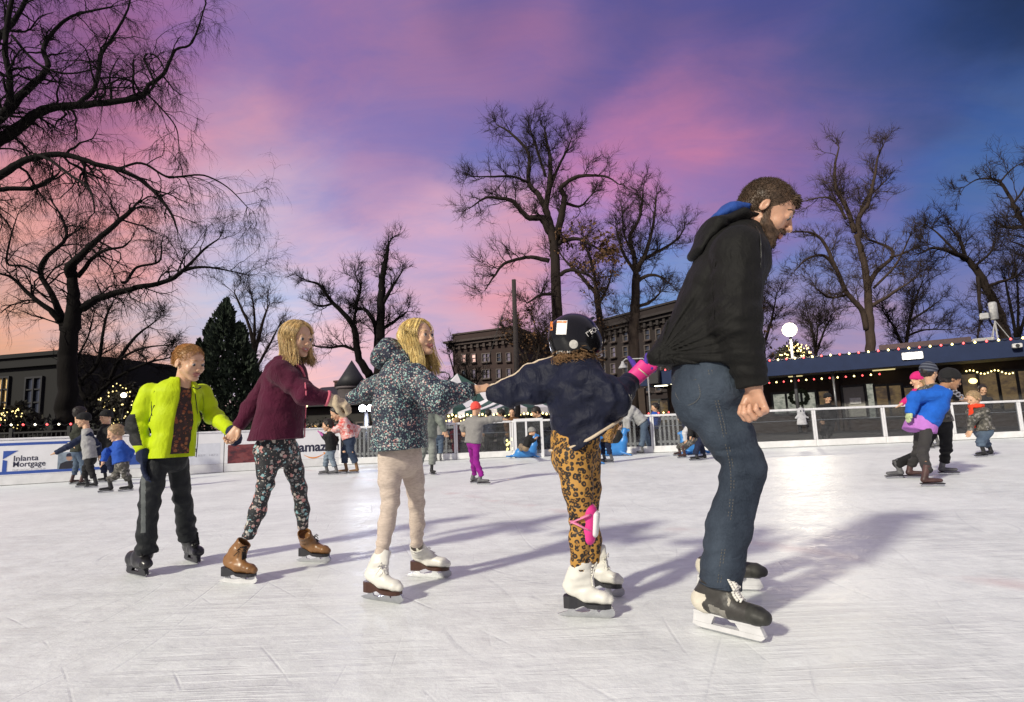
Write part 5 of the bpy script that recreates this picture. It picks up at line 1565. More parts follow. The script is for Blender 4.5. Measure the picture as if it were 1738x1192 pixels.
# big tree behind the boards at left
bare_tree('big dark bare tree with a forked trunk behind the white boards at left', 20,
    [[(122, 470, 26), (117, 455, 20), (140, 432, 17), (161, 411, 14), (195, 382, 12), (225, 354, 10)],
     [(126, 530, 26), (150, 517, 20), (174, 504, 17), (232, 489, 13), (289, 475, 10), (316, 458, 8), (355, 454, 5), (417, 466, 2)],
     [(289, 475, 7), (320, 450, 6), (347, 423, 5), (372, 405, 3)],
     [(208, 480, 8), (216, 477, 7), (232, 454, 6), (270, 444, 5), (274, 412, 3)],
     [(110, 560, 24), (104, 539, 18), (88, 500, 14), (69, 466, 12), (77, 439, 11), (112, 404, 8), (105, 370, 6), (90, 345, 4)],
     [(104, 545, 20), (85, 527, 14), (50, 500, 10), (23, 473, 8), (0, 464, 6), (-60, 440, 4)],
     [(69, 466, 7), (40, 452, 6), (12, 446, 6), (19, 400, 4), (30, 365, 2)],
     [(132, 470, 12), (166, 431, 8), (208, 419, 5), (222, 408, 3)]],
    [(108, 745, 54), (112, 700, 46), (116, 651, 42), (116, 600, 40), (120, 554, 38), (126, 516, 30), (123, 470, 22), (125, 446, 16)], BK_DARK, 1.05, 5, .5, tw_r=.0055, l1=(.8, 2.3), dens=2.6, levels=4)
bare_tree('smaller spreading bare tree just right of the big forked trunk', 27,
    [[(154, 680, 16), (170, 662, 13), (185, 647, 12), (208, 601, 9), (232, 570, 6), (262, 547, 3)], [(158, 690, 12), (166, 670, 10), (201, 639, 8), (251, 616, 6), (286, 608, 3)],
     [(186, 645, 8), (203, 612, 7), (240, 592, 5), (290, 585, 2)], [(145, 680, 12), (135, 651, 10), (166, 616, 9), (178, 547, 6), (193, 510, 3)], [(140, 655, 8), (128, 620, 6), (150, 570, 4), (160, 530, 2)]],
    [(149, 742, 24), (150, 710, 20), (151, 686, 18)], BK_DARK, 1.0, 7, .1, tw_r=0.0092, l1=(.7, 2.0), dens=2.4)
bare_tree('pale thin bare tree rising behind the dark evergreen', 44,
    [[(432, 610, 9), (425, 560, 7), (408, 520, 5), (398, 498, 3)], [(432, 600, 9), (445, 550, 6), (455, 520, 3)], [(431, 590, 8), (432, 540, 5), (428, 505, 3)], [(432, 630, 7), (455, 590, 5), (470, 560, 3)]],
    [(433, 735, 12), (433, 660, 11), (432, 610, 10)], BK_MID, 1.0, 8, 0, tw_r=0.0126, l1=(1.0, 3.0), dens=1.4)
bare_tree('twin stemmed bare tree above the turreted house', 34,
    [[(628, 640, 18), (610, 609, 15), (602, 562, 13), (591, 541, 11), (563, 512, 8), (541, 483, 6), (522, 478, 3)], [(638, 600, 12), (638, 555, 10), (620, 526, 8), (602, 523, 5), (613, 487, 3)],
     [(612, 598, 7), (584, 588, 6), (560, 590, 5), (535, 588, 3)], [(600, 560, 7), (604, 525, 5), (612, 490, 4), (604, 470, 2)], [(648, 520, 9), (664, 490, 7), (680, 465, 3)], [(647, 560, 8), (670, 545, 6), (690, 530, 3)], [(566, 515, 6), (545, 520, 4), (530, 515, 2)]],
    [(640, 735, 30), (641, 660, 24), (644, 624, 20), (646, 570, 18), (647, 508, 16), (649, 472, 13), (656, 435, 9), (660, 410, 4)], BK_DARK, 1.0, 9, 0, tw_r=0.0103, l1=(.8, 2.0), dens=2.8)
bare_tree('tall bare cottonwood rising above the helmeted child', 36,
    [[(934, 395, 16), (919, 371, 14), (894, 368, 11), (872, 343, 9), (848, 337, 7), (824, 336, 5), (800, 352, 2)], [(926, 352, 13), (913, 330, 11), (897, 308, 9), (897, 260, 7), (865, 225, 5), (843, 212, 2)],
     [(943, 410, 16), (958, 339, 12), (952, 320, 10), (977, 301, 8), (1005, 298, 6), (1031, 301, 4), (1052, 314, 2)], [(932, 443, 10), (905, 437, 8), (888, 438, 7), (856, 448, 6), (838, 470, 4), (827, 486, 2)],
     [(942, 415, 11), (962, 408, 9), (983, 406, 7), (1015, 422, 4)], [(945, 470, 9), (965, 459, 8), (985, 462, 6), (1005, 473, 5), (1015, 505, 3)], [(897, 310, 6), (870, 300, 5), (840, 300, 4), (800, 300, 2)],
     [(930, 330, 8), (945, 290, 6), (962, 255, 4), (970, 235, 2)], [(960, 345, 7), (985, 350, 5), (1005, 330, 2)], [(945, 500, 8), (920, 500, 6), (895, 515, 3)], [(926, 300, 6), (910, 250, 5), (900, 220, 3)]],
    [(946, 735, 30), (946, 640, 26), (945, 531, 22), (942, 451, 20), (938, 403, 18), (931, 371, 15), (927, 352, 13), (932, 317, 11), (934, 276, 9), (929, 245, 6), (925, 222, 3)], BK_MID, 1.05, 10, 0, tw_r=0.0115, l1=(.9, 2.3), dens=2.6, leaves=(1005, 420, 75, 60, 750, .24))
bare_tree('bare tree with upswept branches left of the man in black', 38,
    [[(1080, 470, 14), (1082, 454, 10), (1095, 432, 9), (1108, 387, 6), (1114, 333, 3)], [(1079, 465, 12), (1075, 430, 9), (1069, 403, 8), (1085, 371, 6), (1090, 340, 4), (1092, 317, 2)], [(1082, 460, 10), (1092, 441, 8), (1127, 422, 6), (1150, 405, 4), (1162, 388, 2)],
     [(1081, 478, 9), (1100, 468, 7), (1120, 470, 5), (1142, 486, 2)], [(1078, 462, 8), (1058, 430, 6), (1045, 385, 3)], [(1078, 520, 8), (1100, 515, 6), (1118, 500, 4)], [(1080, 440, 6), (1060, 400, 4), (1055, 350, 2)]],
    [(1074, 735, 26), (1076, 620, 22), (1077, 547, 20), (1080, 467, 16)], BK_MID, 1.0, 11, 0, tw_r=0.0115, l1=(.9, 2.2), dens=2.8)
bare_tree('slender bare tree between the cottonwood and the upswept tree', 44,
    [[(1012, 499, 9), (985, 468, 7), (967, 451, 5), (950, 430, 3)], [(1012, 505, 8), (1008, 460, 6), (998, 430, 4), (990, 400, 2)], [(1014, 520, 7), (1030, 490, 5), (1040, 460, 2)]],
    [(1020, 735, 16), (1018, 556, 13), (1012, 499, 11)], BK_MID, 1.0, 12, .1, tw_r=0.0138, l1=(1.0, 3.0), dens=2.2, leaves=(985, 520, 90, 45, 260, .22))
bare_tree('leafy edged bare tree right behind the man in black', 40,
    [[(1296, 600, 8), (1288, 520, 6), (1296, 460, 4), (1300, 420, 2)], [(1296, 590, 7), (1310, 540, 5), (1318, 500, 2)], [(1294, 570, 6), (1278, 520, 4), (1270, 470, 2)]],
    [(1298, 735, 12), (1297, 650, 11), (1296, 600, 9)], BK_MID, 1.1, 13, .1, tw_r=0.0126, l1=(1.0, 2.6), dens=2.6, leaves=(1300, 540, 40, 100, 220, .2))
bare_tree('large bare tree with a split trunk above the blue canopy', 42,
    [[(1459, 405, 13), (1458, 370, 11), (1474, 344, 9), (1484, 300, 7), (1490, 268, 5), (1500, 245, 2)], [(1458, 372, 7), (1468, 340, 6), (1490, 320, 4), (1510, 300, 2)], [(1450, 395, 12), (1439, 357, 10), (1420, 322, 8), (1417, 284, 6), (1424, 250, 3)],
     [(1476, 480, 12), (1490, 459, 10), (1514, 437, 8), (1509, 421, 7), (1471, 405, 4)], [(1471, 560, 14), (1462, 526, 12), (1439, 500, 11), (1420, 459, 9), (1398, 411, 7), (1375, 395, 5), (1344, 394, 3)], [(1418, 456, 7), (1398, 434, 6), (1369, 440, 5), (1350, 459, 2)],
     [(1477, 520, 10), (1500, 508, 8), (1516, 497, 7), (1551, 475, 3)], [(1436, 372, 7), (1420, 345, 6), (1400, 335, 4), (1362, 342, 2)], [(1510, 437, 6), (1535, 430, 4), (1560, 415, 2)], [(1482, 490, 6), (1520, 450, 5), (1545, 400, 3)], [(1440, 500, 6), (1410, 505, 5), (1385, 490, 3)]],
    [(1480, 735, 28), (1479, 640, 24), (1478, 593, 22), (1475, 540, 19), (1474, 507, 17), (1471, 475, 16), (1462, 427, 14), (1453, 398, 12)], BK_WARM, 1.0, 14, 0, tw_r=0.0126, l1=(1.0, 2.4), dens=2.7)
bare_tree('small bare tree low behind the blue canopy, right of the split trunk', 52,
    [[(1537, 590, 8), (1545, 539, 7), (1555, 505, 5), (1565, 480, 3)], [(1537, 600, 8), (1520, 560, 6), (1500, 530, 3)], [(1545, 545, 6), (1575, 525, 4), (1595, 510, 2)], [(1540, 570, 6), (1570, 560, 4), (1610, 560, 2)]],
    [(1536, 735, 12), (1536, 640, 11), (1537, 590, 9)], BK_MID, 1.1, 15, 0, tw_r=0.0149, l1=(1.2, 3.4), dens=2.4)
bare_tree('leaning bare tree behind the white roof aerial', 36,
    [[(1640, 440, 15), (1615, 428, 10), (1583, 421, 7), (1565, 430, 3)], [(1640, 440, 10), (1628, 405, 7), (1610, 385, 3)], [(1660, 470, 10), (1662, 507, 8), (1664, 540, 6), (1659, 575, 4)], [(1675, 487, 10), (1700, 478, 8), (1725, 470, 4)], [(1650, 455, 8), (1680, 430, 5), (1690, 410, 2)], [(1625, 430, 7), (1590, 395, 4), (1575, 385, 2)]],
    [(1722, 735, 30), (1712, 600, 26), (1701, 551, 23), (1688, 515, 20), (1672, 484, 18), (1655, 455, 16), (1634, 433, 12)], BK_MID, 1.0, 16, 0, tw_r=0.0115, l1=(.8, 2.1), dens=2.8)
bare_tree('bare branches of a tree standing outside the right edge', 22,
    [[(1790, 470, 18), (1738, 379, 12), (1720, 347, 9), (1697, 309, 7), (1662, 304, 4), (1636, 318, 2)], [(1800, 420, 14), (1760, 390, 10), (1707, 386, 7)], [(1720, 345, 6), (1738, 320, 5), (1745, 290, 3)], [(1697, 309, 5), (1720, 285, 3), (1740, 275, 2)], [(1790, 460, 10), (1740, 420, 6), (1715, 410, 3)]],
    [(1860, 735, 40), (1845, 640, 34), (1820, 540, 28), (1790, 470, 20)], BK_MID, 1.0, 17, 0, tw_r=0.0080, l1=(.5, 1.4), dens=3.2)
bare_tree('dense bare tree at the right edge behind the aerial', 50,
    [[(1728, 590, 8), (1715, 520, 7), (1705, 470, 4)], [(1728, 580, 8), (1745, 510, 6), (1740, 450, 3)], [(1728, 570, 7), (1728, 500, 5), (1722, 440, 3)], [(1728, 600, 7), (1690, 560, 5), (1672, 530, 2)]],
    [(1728, 735, 14), (1728, 640, 12), (1728, 590, 10)], BK_DARK, .85, 18, 0, tw_r=0.0161, l1=(1.2, 3.4), dens=1.5)
bare_tree('thin bare tree in the haze of the warm floodlight', 55,
    [[(1385, 600, 6), (1378, 560, 5), (1370, 530, 2)], [(1385, 600, 6), (1400, 560, 4), (1410, 540, 2)], [(1385, 590, 5), (1388, 550, 3)]], [(1386, 735, 10), (1386, 650, 9), (1385, 600, 7)], BK_MID, 1.1, 19, 0, tw_r=0.0149, l1=(1.2, 3.0), dens=2.4)
bare_tree('thin bare tree in front of the brown brick block', 40,
    [[(790, 690, 6), (780, 660, 5), (770, 630, 3), (762, 600, 2)], [(792, 690, 6), (805, 660, 4), (815, 640, 2)], [(790, 680, 5), (795, 650, 3), (790, 625, 2)]], [(791, 735, 9), (791, 710, 8), (791, 690, 7)], BK_DARK, 1.0, 20, 0, tw_r=0.0115, l1=(.8, 2.0), dens=2.4)
bare_tree('russet leaved small tree beside the utility pole', 34,
    [[(900, 640, 6), (890, 590, 5), (880, 550, 3)], [(902, 640, 6), (915, 590, 4), (905, 540, 2)], [(900, 620, 5), (925, 560, 3)], [(896, 620, 5), (870, 575, 3), (858, 560, 2)]], [(903, 735, 10), (902, 690, 9), (901, 640, 7)], BK_MID, 1.1, 21, .1, tw_r=0.0115, l1=(.8, 2.2), dens=3.0, leaves=(895, 570, 50, 70, 520, .17))
bare_tree('bare tree close behind the tall brick block at centre right', 60,
    [[(1205, 560, 8), (1195, 500, 6), (1188, 460, 3)], [(1205, 560, 8), (1220, 510, 5), (1228, 470, 2)]], [(1206, 735, 14), (1206, 640, 12), (1205, 560, 9)], BK_MID, 1.0, 22, 0, tw_r=0.0161, l1=(1.5, 3.5), dens=2.0)

# ------------------------------------------------------------------ evergreens, shrubs, lit trees
def evergreen(label, Y, spires, low, bk, seed, n=9000, sz=.22, group=None, col=(.022, .034, .020)):
    """spires: (px, py top, half width in px at the foot)"""
    rg = np.random.default_rng(seed)
    c0 = P(spires[0][0], low, Y); root = thing('evergreen_tree', label, 'tree', V(c0[0], c0[1], -.1), group)
    c, dr = [], []
    for (px, py, hw) in spires:
        top = P(px, py, Y); foot = P(px, low, Y); R_ = hw / FPX * Y; H = top[2] - foot[2]
        k = int(n * hw * H / sum(s[2] * (P(s[0], s[1], Y)[2] - foot[2]) for s in spires))
        t = rg.uniform(0, 1, k) ** .75; a = rg.uniform(0, 6.283, k)
        lob = 1 + .26 * np.sin(a * 3 + t * 9 + px) + .24 * np.sin(a * 7 - t * 21) + .12 * np.sin(a * 13 + t * 47)
        prof = np.minimum(1.0, (1 - t) ** .72 * 1.12) * (1 + .14 * np.sin(t * 34 + np.sin(a * 2) * 2))
        r = R_ * prof * lob * np.sqrt(rg.uniform(.45, 1, k))
        c.append(np.stack([foot[0] + r * np.cos(a), foot[1] + r * np.sin(a), foot[2] + t * H + rg.normal(0, .06, k)], 1))
        dr.append(np.stack([np.cos(a), np.sin(a), np.full(k, .55) + t], 1))
    c, dr = np.concatenate(c), unit(np.concatenate(dr) + rg.normal(0, .35, (len(np.concatenate(c)), 3)))
    n_ = len(c); s = sz * rg.uniform(.5, 1.5, n_)[:, None]
    b_ = unit(np.cross(dr, rg.normal(0, 1, (n_, 3)))); nn = np.cross(dr, b_)
    v = np.stack([c - dr * s * .3, c + b_ * s * .34, c + dr * s * .8, c - b_ * s * .34 + nn * s * .15], 1).reshape(-1, 3)
    m = MB(); m.add(v, [np.arange(n_ * 4).reshape(-1, 4)])
    m.build('crown', pm('needles_%d' % seed, col, .85, .6, 1.5), root)
    p = P(spires[0][0], spires[0][1] + 40, Y)
    m = MB(); m.tube([V(c0[0], c0[1], -.15), V(p[0], p[1], p[2] * .9)], [.16, .05], 8); m.build('trunk', bk, root, True)
    return root
evergreen('tall dark evergreen behind the boy in yellow', 30, [(378, 510, 52), (352, 545, 34), (405, 552, 40), (332, 580, 26), (425, 600, 26)], 748, BK_DARK, 31, 15000, .20)
def lit_shrub(label, px, py, rx, ry, Y, n, col, seed, bulb_r=.04, kind='lit_tree', cat='tree', leaf=(.02, .018, .012), foot=742, nleaf=1600):
    rg = np.random.default_rng(seed)
    c = P(px, py, Y); R_ = V(rx, rx, ry) / FPX * Y
    root = thing(kind, label, cat, V(c[0], c[1], -.1), None)
    d = rg.normal(0, 1, (nleaf, 3)); d = unit(d) * rg.uniform(.25, 1.0, (nleaf, 1)) ** .5
    d[:, 0] *= (1 - .35 * np.clip(d[:, 2], 0, 1)); d[:, 1] *= (1 - .35 * np.clip(d[:, 2], 0, 1))
    leaf_sheet(c + d * R_ * (1 + .12 * np.sin(d[:, :1] * 9)), .22, rg).build('crown', pm('leaf_%d' % seed, leaf, .85, .5, 3), root)
    m = MB(); m.tube([V(c[0], c[1], -.15), V(c[0], c[1], c[2])], [.08, .04], 6); m.build('trunk', BK_DARK, root, True)
    ph = rg.normal(0, 1, (n, 3)); ph = unit(ph); ph[:, 1] = -np.abs(ph[:, 1])
    q = c + ph * R_ * rg.uniform(.55, 1.0, (n, 1)) - V(0, .25, 0)
    bm = MB(); bm.ball((0, 0, 0), (bulb_r, bulb_r, bulb_r * 1.3), 8, 5); me = bm.mesh('bulb', True); me.materials.append(col)
    for p in q:
        o = bpy.data.objects.new('bulb', me); COL.objects.link(o); o.parent = root; o.location = tuple(p - np.array(root.location))
    return root
YB2 = emat('bulb_gold', (1.0, .78, .30), 2.4)
lit_shrub('dark leafy tree dotted with yellow lights behind the globe lamp', 214, 690, 42, 42, 31, 56, YB2, 41, .030, foot=742)
lit_shrub('low bush wound with yellow lights at far left', 32, 712, 30, 24, 19, 44, YB2, 42, .016, 'lit_shrub', 'shrub')
lit_shrub('conical tree thick with yellow lights below the blazing floodlight', 1345, 604, 27, 24, 33, 78, YB2, 43, .036)
def hedge(label, x0, x1, top, Y, seed, hgt=None):
    rg = np.random.default_rng(seed); a, b = P(x0, 740, Y), P(x1, 740, Y); zt = P((x0 + x1) / 2, top, Y)[2]
    c = thing('hedge', label, 'hedge', V((a[0] + b[0]) / 2, a[1], -.1), 'dark hedges beyond the rink')
    n = int(abs(b[0] - a[0]) * 260); t = rg.uniform(0, 1, n)
    q = np.stack([a[0] + (b[0] - a[0]) * t, a[1] + rg.uniform(-.6, .6, n), rg.uniform(-.1, 1, n) * zt * (1 + .12 * np.sin(t * 40) + .10 * np.sin(t * 93))], 1)
    leaf_sheet(q, .20, rg).build('foliage', pm('hedge_leaf', (.016, .018, .013), .85, .5, 3), c)
hedge('dark hedge below the big bare trees at left', -60, 330, 716, 25, 51)
hedge('dark hedge beneath the striped tents', 700, 960, 716, 44, 52)
hedge('dark hedge beside the turreted house', 436, 600, 716, 40, 53)
hedge('dark hedge before the tall brick block', 950, 1110, 700, 46, 54)
# ------------------------------------------------------------------ the five skaters in a line
def proj(p):
    d = np.asarray(p) - CAM
    w_ = d @ _f
    return np.stack([CX + FPX * (d @ _r) / w_, CY - FPX * (d @ _u) / w_], -1)
def onsurf(F, px, py, off=.002, y0=None, y1=None):
    """first spot of a modelled surface met by the line of sight"""
    d = ray(px, py); d = d / np.linalg.norm(d)
    hi = s_hi = F.lo + F.n * F.h
    ta, tb = (F.lo[1] - CAM[1]) / d[1], (hi[1] - CAM[1]) / d[1]
    t = np.arange(max(.1, ta), tb, F.h * .3)
    p = CAM + t[:, None] * d
    i = np.rint((p - F.lo) / F.h).astype(int)
    ok = ((i >= 0) & (i < F.n)).all(1)
    f = np.ones(len(t)); f[ok] = F.f[i[ok, 0], i[ok, 1], i[ok, 2]]
    w_ = np.where(f < 0)[0]
    k = w_[0] if len(w_) else int(np.argmin(f))
    return p[k] - d * off
def seam(F, pix, rad, name, m, parent, off=.001, ns=5, n=None):
    pts = [onsurf(F, x, y, off) for x, y in pix]
    p, r = smooth_poly(pts, [rad] * len(pts), 4)
    return MB().tube(p, r, ns, flat=1).build(name, m, parent, True)
def stitches(F, pix, name, m, parent, ln=.006, gap=.005, rad=.0011):
    pts = [onsurf(F, x, y, .001) for x, y in pix]
    p, _ = smooth_poly(pts, [1] * len(pts), 30)
    s = np.concatenate([[0], np.cumsum(np.linalg.norm(np.diff(p, axis=0), axis=1))])
    b = MB(); t = 0
    at = lambda q: np.array([np.interp(q, s, p[:, k]) for k in range(3)])
    while t < s[-1] - ln:
        b.tube([at(t), at(t + ln)], rad, 4); t += ln + gap
    return b.build(name, m, parent)

SKIN = pm('skin_fair', (.58, .355, .225), .42, .10, 14, .12, 260, .001, spec=.4, sss=.12)
SKIN_M = pm('skin_man', (.52, .29, .19), .42, .14, 18, .15, 240, .001, spec=.4, sss=.12)
LIP = pm('lips', (.42, .17, .14), .35, .1, 30, spec=.5)
HAIR_BLOND = pm('hair_blond', (.70, .52, .20), .42, .45, 9, spec=.5, stretch=(6, 6, .6))
HAIR_HONEY = pm('hair_honey', (.52, .36, .155), .45, .45, 9, spec=.5, stretch=(6, 6, .6))
HAIR_GINGER = pm('hair_ginger', (.46, .25, .095), .5, .4, 20, spec=.4)
HAIR_BROWN = pm('hair_brown', (.070, .042, .024), .5, .45, 24, spec=.4)
BEARD = pm('beard_brown', (.085, .050, .030), .65, .6, 30, .5, 300, .003)
HAIR_CURLY = pm('hair_curly', (.26, .15, .070), .5, .45, 30, spec=.4)
STEEL = pm('blade_steel', (.55, .56, .58), .22, .08, 30, metal=1.0)
PLWHITE = pm('holder_white', (.56, .56, .57), .35, .08, 20)
SOLE_BK = pm('sole_black', (.02, .02, .024), .4, .2, 20)
SOLE_BR = pm('sole_brown', (.055, .022, .014), .35, .2, 20)
LACE_W = pm('lace_white', (.72, .70, .64), .8, .1)
LACE_BK = pm('lace_black', (.012, .012, .013), .8, .2)
BOOT_W = pm('boot_white', (.66, .645, .585), .38, .06, 16, .10, 60, .003, spec=.45)
BOOT_BR = pm('boot_brown', (.20, .095, .032), .34, .35, 9, .10, 70, .003, spec=.5)
BOOT_BK = pm('boot_black', (.016, .016, .017), .45, .3, 12, .15, 90, .003, spec=.45)

def fabric(name, base, rough=.8, weave=900, bump=.25, var=.2, fade=None, sheen=.2):
    m, t, b = _mat(name)
    n = noise(t, 7, 5, .6)
    col = ramp(t, n, [(.3, tuple(c * (1 - var) for c in base)), (.7, tuple(min(1, c * (1 + var)) for c in base))])
    if fade is not None:
        f = ramp(t, noise(t, 5, 4, .6, None, (1, 1, .6)), [(.52, (0, 0, 0)), (.78, (1, 1, 1))])
        col = mixc(t, f, col, fade)
    t.links.new(col, b.inputs['Base Color'])
    b.inputs['Roughness'].default_value = rough; b.inputs['Specular IOR Level'].default_value = .18
    b.inputs['Sheen Weight'].default_value = sheen * .12; b.inputs['Sheen Roughness'].default_value = .6
    cr = mth(t, 'ABSOLUTE', mth(t, 'SUBTRACT', noise(t, 15, 4, .55, None, (1, 1, .55), (.3, .2, 0), 1.0), .5))
    h = mth(t, 'ADD', mth(t, 'MULTIPLY', noise(t, weave, 2), .12), mth(t, 'ADD', mth(t, 'MULTIPLY', cr, 2.2), mth(t, 'MULTIPLY', noise(t, 40, 4, .6), .5)))
    bumpn(t, b, h, min(1, bump * 1.8), .010)
    MATS[name] = m
    return m
def leopard(name='leopard_print'):
    m, t, b = _mat(name)
    c = N_(t, 'ShaderNodeTexCoord').outputs['Object']
    wv = t.nodes.new('ShaderNodeTexNoise'); wv.inputs['Scale'].default_value = 38; t.links.new(c, wv.inputs['Vector'])
    ad = t.nodes.new('ShaderNodeVectorMath'); ad.operation = 'MULTIPLY_ADD'; t.links.new(wv.outputs['Color'], ad.inputs[0]); ad.inputs[1].default_value = (.009,) * 3; t.links.new(c, ad.inputs[2])
    v = t.nodes.new('ShaderNodeTexVoronoi'); v.inputs['Scale'].default_value = 50; v.inputs['Randomness'].default_value = .8; t.links.new(ad.outputs[0], v.inputs['Vector'])
    d = v.outputs['Distance']
    ring = ramp(t, d, [(.0, (0, 0, 0)), (.17, (0, 0, 0)), (.22, (1, 1, 1)), (.50, (1, 1, 1)), (.54, (0, 0, 0))])
    gaps = ramp(t, noise(t, 95, 2, .5, c), [(.36, (0, 0, 0)), (.40, (1, 1, 1))])
    k = mth(t, 'MULTIPLY', ring, gaps)
    inner = ramp(t, d, [(.22, (1, 1, 1)), (.28, (0, 0, 0))])
    col = mixc(t, inner, (.42, .215, .040), (.27, .12, .022))
    col = mixc(t, k, col, (.014, .010, .008))
    t.links.new(col, b.inputs['Base Color']); b.inputs['Roughness'].default_value = .7; b.inputs['Sheen Weight'].default_value = .02
    bumpn(t, b, noise(t, 60, 4), .2, .003)
    return m
def dotted(name, ground, palette, scale, size, density, warp=.01, second=None, rough=.75, clump=None):
    """small printed motifs: ragged cells in a few colours over a dark ground"""
    m, t, b = _mat(name)
    c = N_(t, 'ShaderNodeTexCoord').outputs['Object']
    col = None
    for k, (sc, sz, de) in enumerate([(scale, size, density)] + (second or [])):
        wv = t.nodes.new('ShaderNodeTexNoise'); wv.inputs['Scale'].default_value = sc * 1.6; wv.inputs['Detail'].default_value = 3; t.links.new(c, wv.inputs['Vector'])
        ad = t.nodes.new('ShaderNodeVectorMath'); ad.operation = 'MULTIPLY_ADD'; t.links.new(wv.outputs['Color'], ad.inputs[0]); ad.inputs[1].default_value = (warp * 46 / sc,) * 3; t.links.new(c, ad.inputs[2])
        v = t.nodes.new('ShaderNodeTexVoronoi'); v.inputs['Scale'].default_value = sc; v.inputs['Randomness'].default_value = 1.0; t.links.new(ad.outputs[0], v.inputs['Vector'])
        s = N_(t, 'ShaderNodeSeparateColor'); t.links.new(v.outputs['Color'], s.inputs[0])
        pal = ramp(t, s.outputs[0], [(i / len(palette), p) for i, p in enumerate(palette)], 'CONSTANT')
        on = mth(t, 'MULTIPLY', mth(t, 'LESS_THAN', v.outputs['Distance'], sz), mth(t, 'LESS_THAN', s.outputs[1], de))
        if clump: on = mth(t, 'MULTIPLY', on, ramp(t, noise(t, clump, 3, .6, c), [(.36, (0, 0, 0)), (.46, (1, 1, 1))]))
        col = mixc(t, on, ground if col is None else col, pal)
    t.links.new(col, b.inputs['Base Color']); b.inputs['Roughness'].default_value = rough; b.inputs['Sheen Weight'].default_value = .02
    bumpn(t, b, noise(t, 30, 4), .25, .004)
    return m
def heather(name, a, bcol, scale=60):
    m, t, b = _mat(name)
    n = noise(t, scale, 4, .7, None, (1, 1, 3.2), (.0, .25, 0)); n2 = noise(t, 6, 3)
    t.links.new(mixc(t, n2, ramp(t, n, [(.36, bcol), (.62, a)]), tuple(x * .85 for x in a)), b.inputs['Base Color'])
    b.inputs['Roughness'].default_value = .85; b.inputs['Sheen Weight'].default_value = .02
    bumpn(t, b, n, .2, .003)
    return m

def grow_body(F, fr, neck, neck_r, chest, pelvis, arms, legs, kid, smile=0, mo=0, k=.03, s=1.0):
    """one skin: head, neck, trunk, arms and legs that run on inside the clothes"""
    add_head(F, fr, neck, neck_r, kid, smile, mo)
    F.seg(neck, chest, V(neck_r, neck_r), V(.062, .055) * s, k)
    F.seg(chest, pelvis, V(.065, .052) * s, V(.062, .052) * s, k)
    for a in arms:
        F.chain([chest] + a, [.04 * s, .028 * s, .024 * s, .021 * s, .018 * s][:len(a) + 1], k * .4)
    for l in legs:
        F.chain([pelvis] + l, [.045 * s, .034 * s, .025 * s, .018 * s][:len(l) + 1], k * .4)

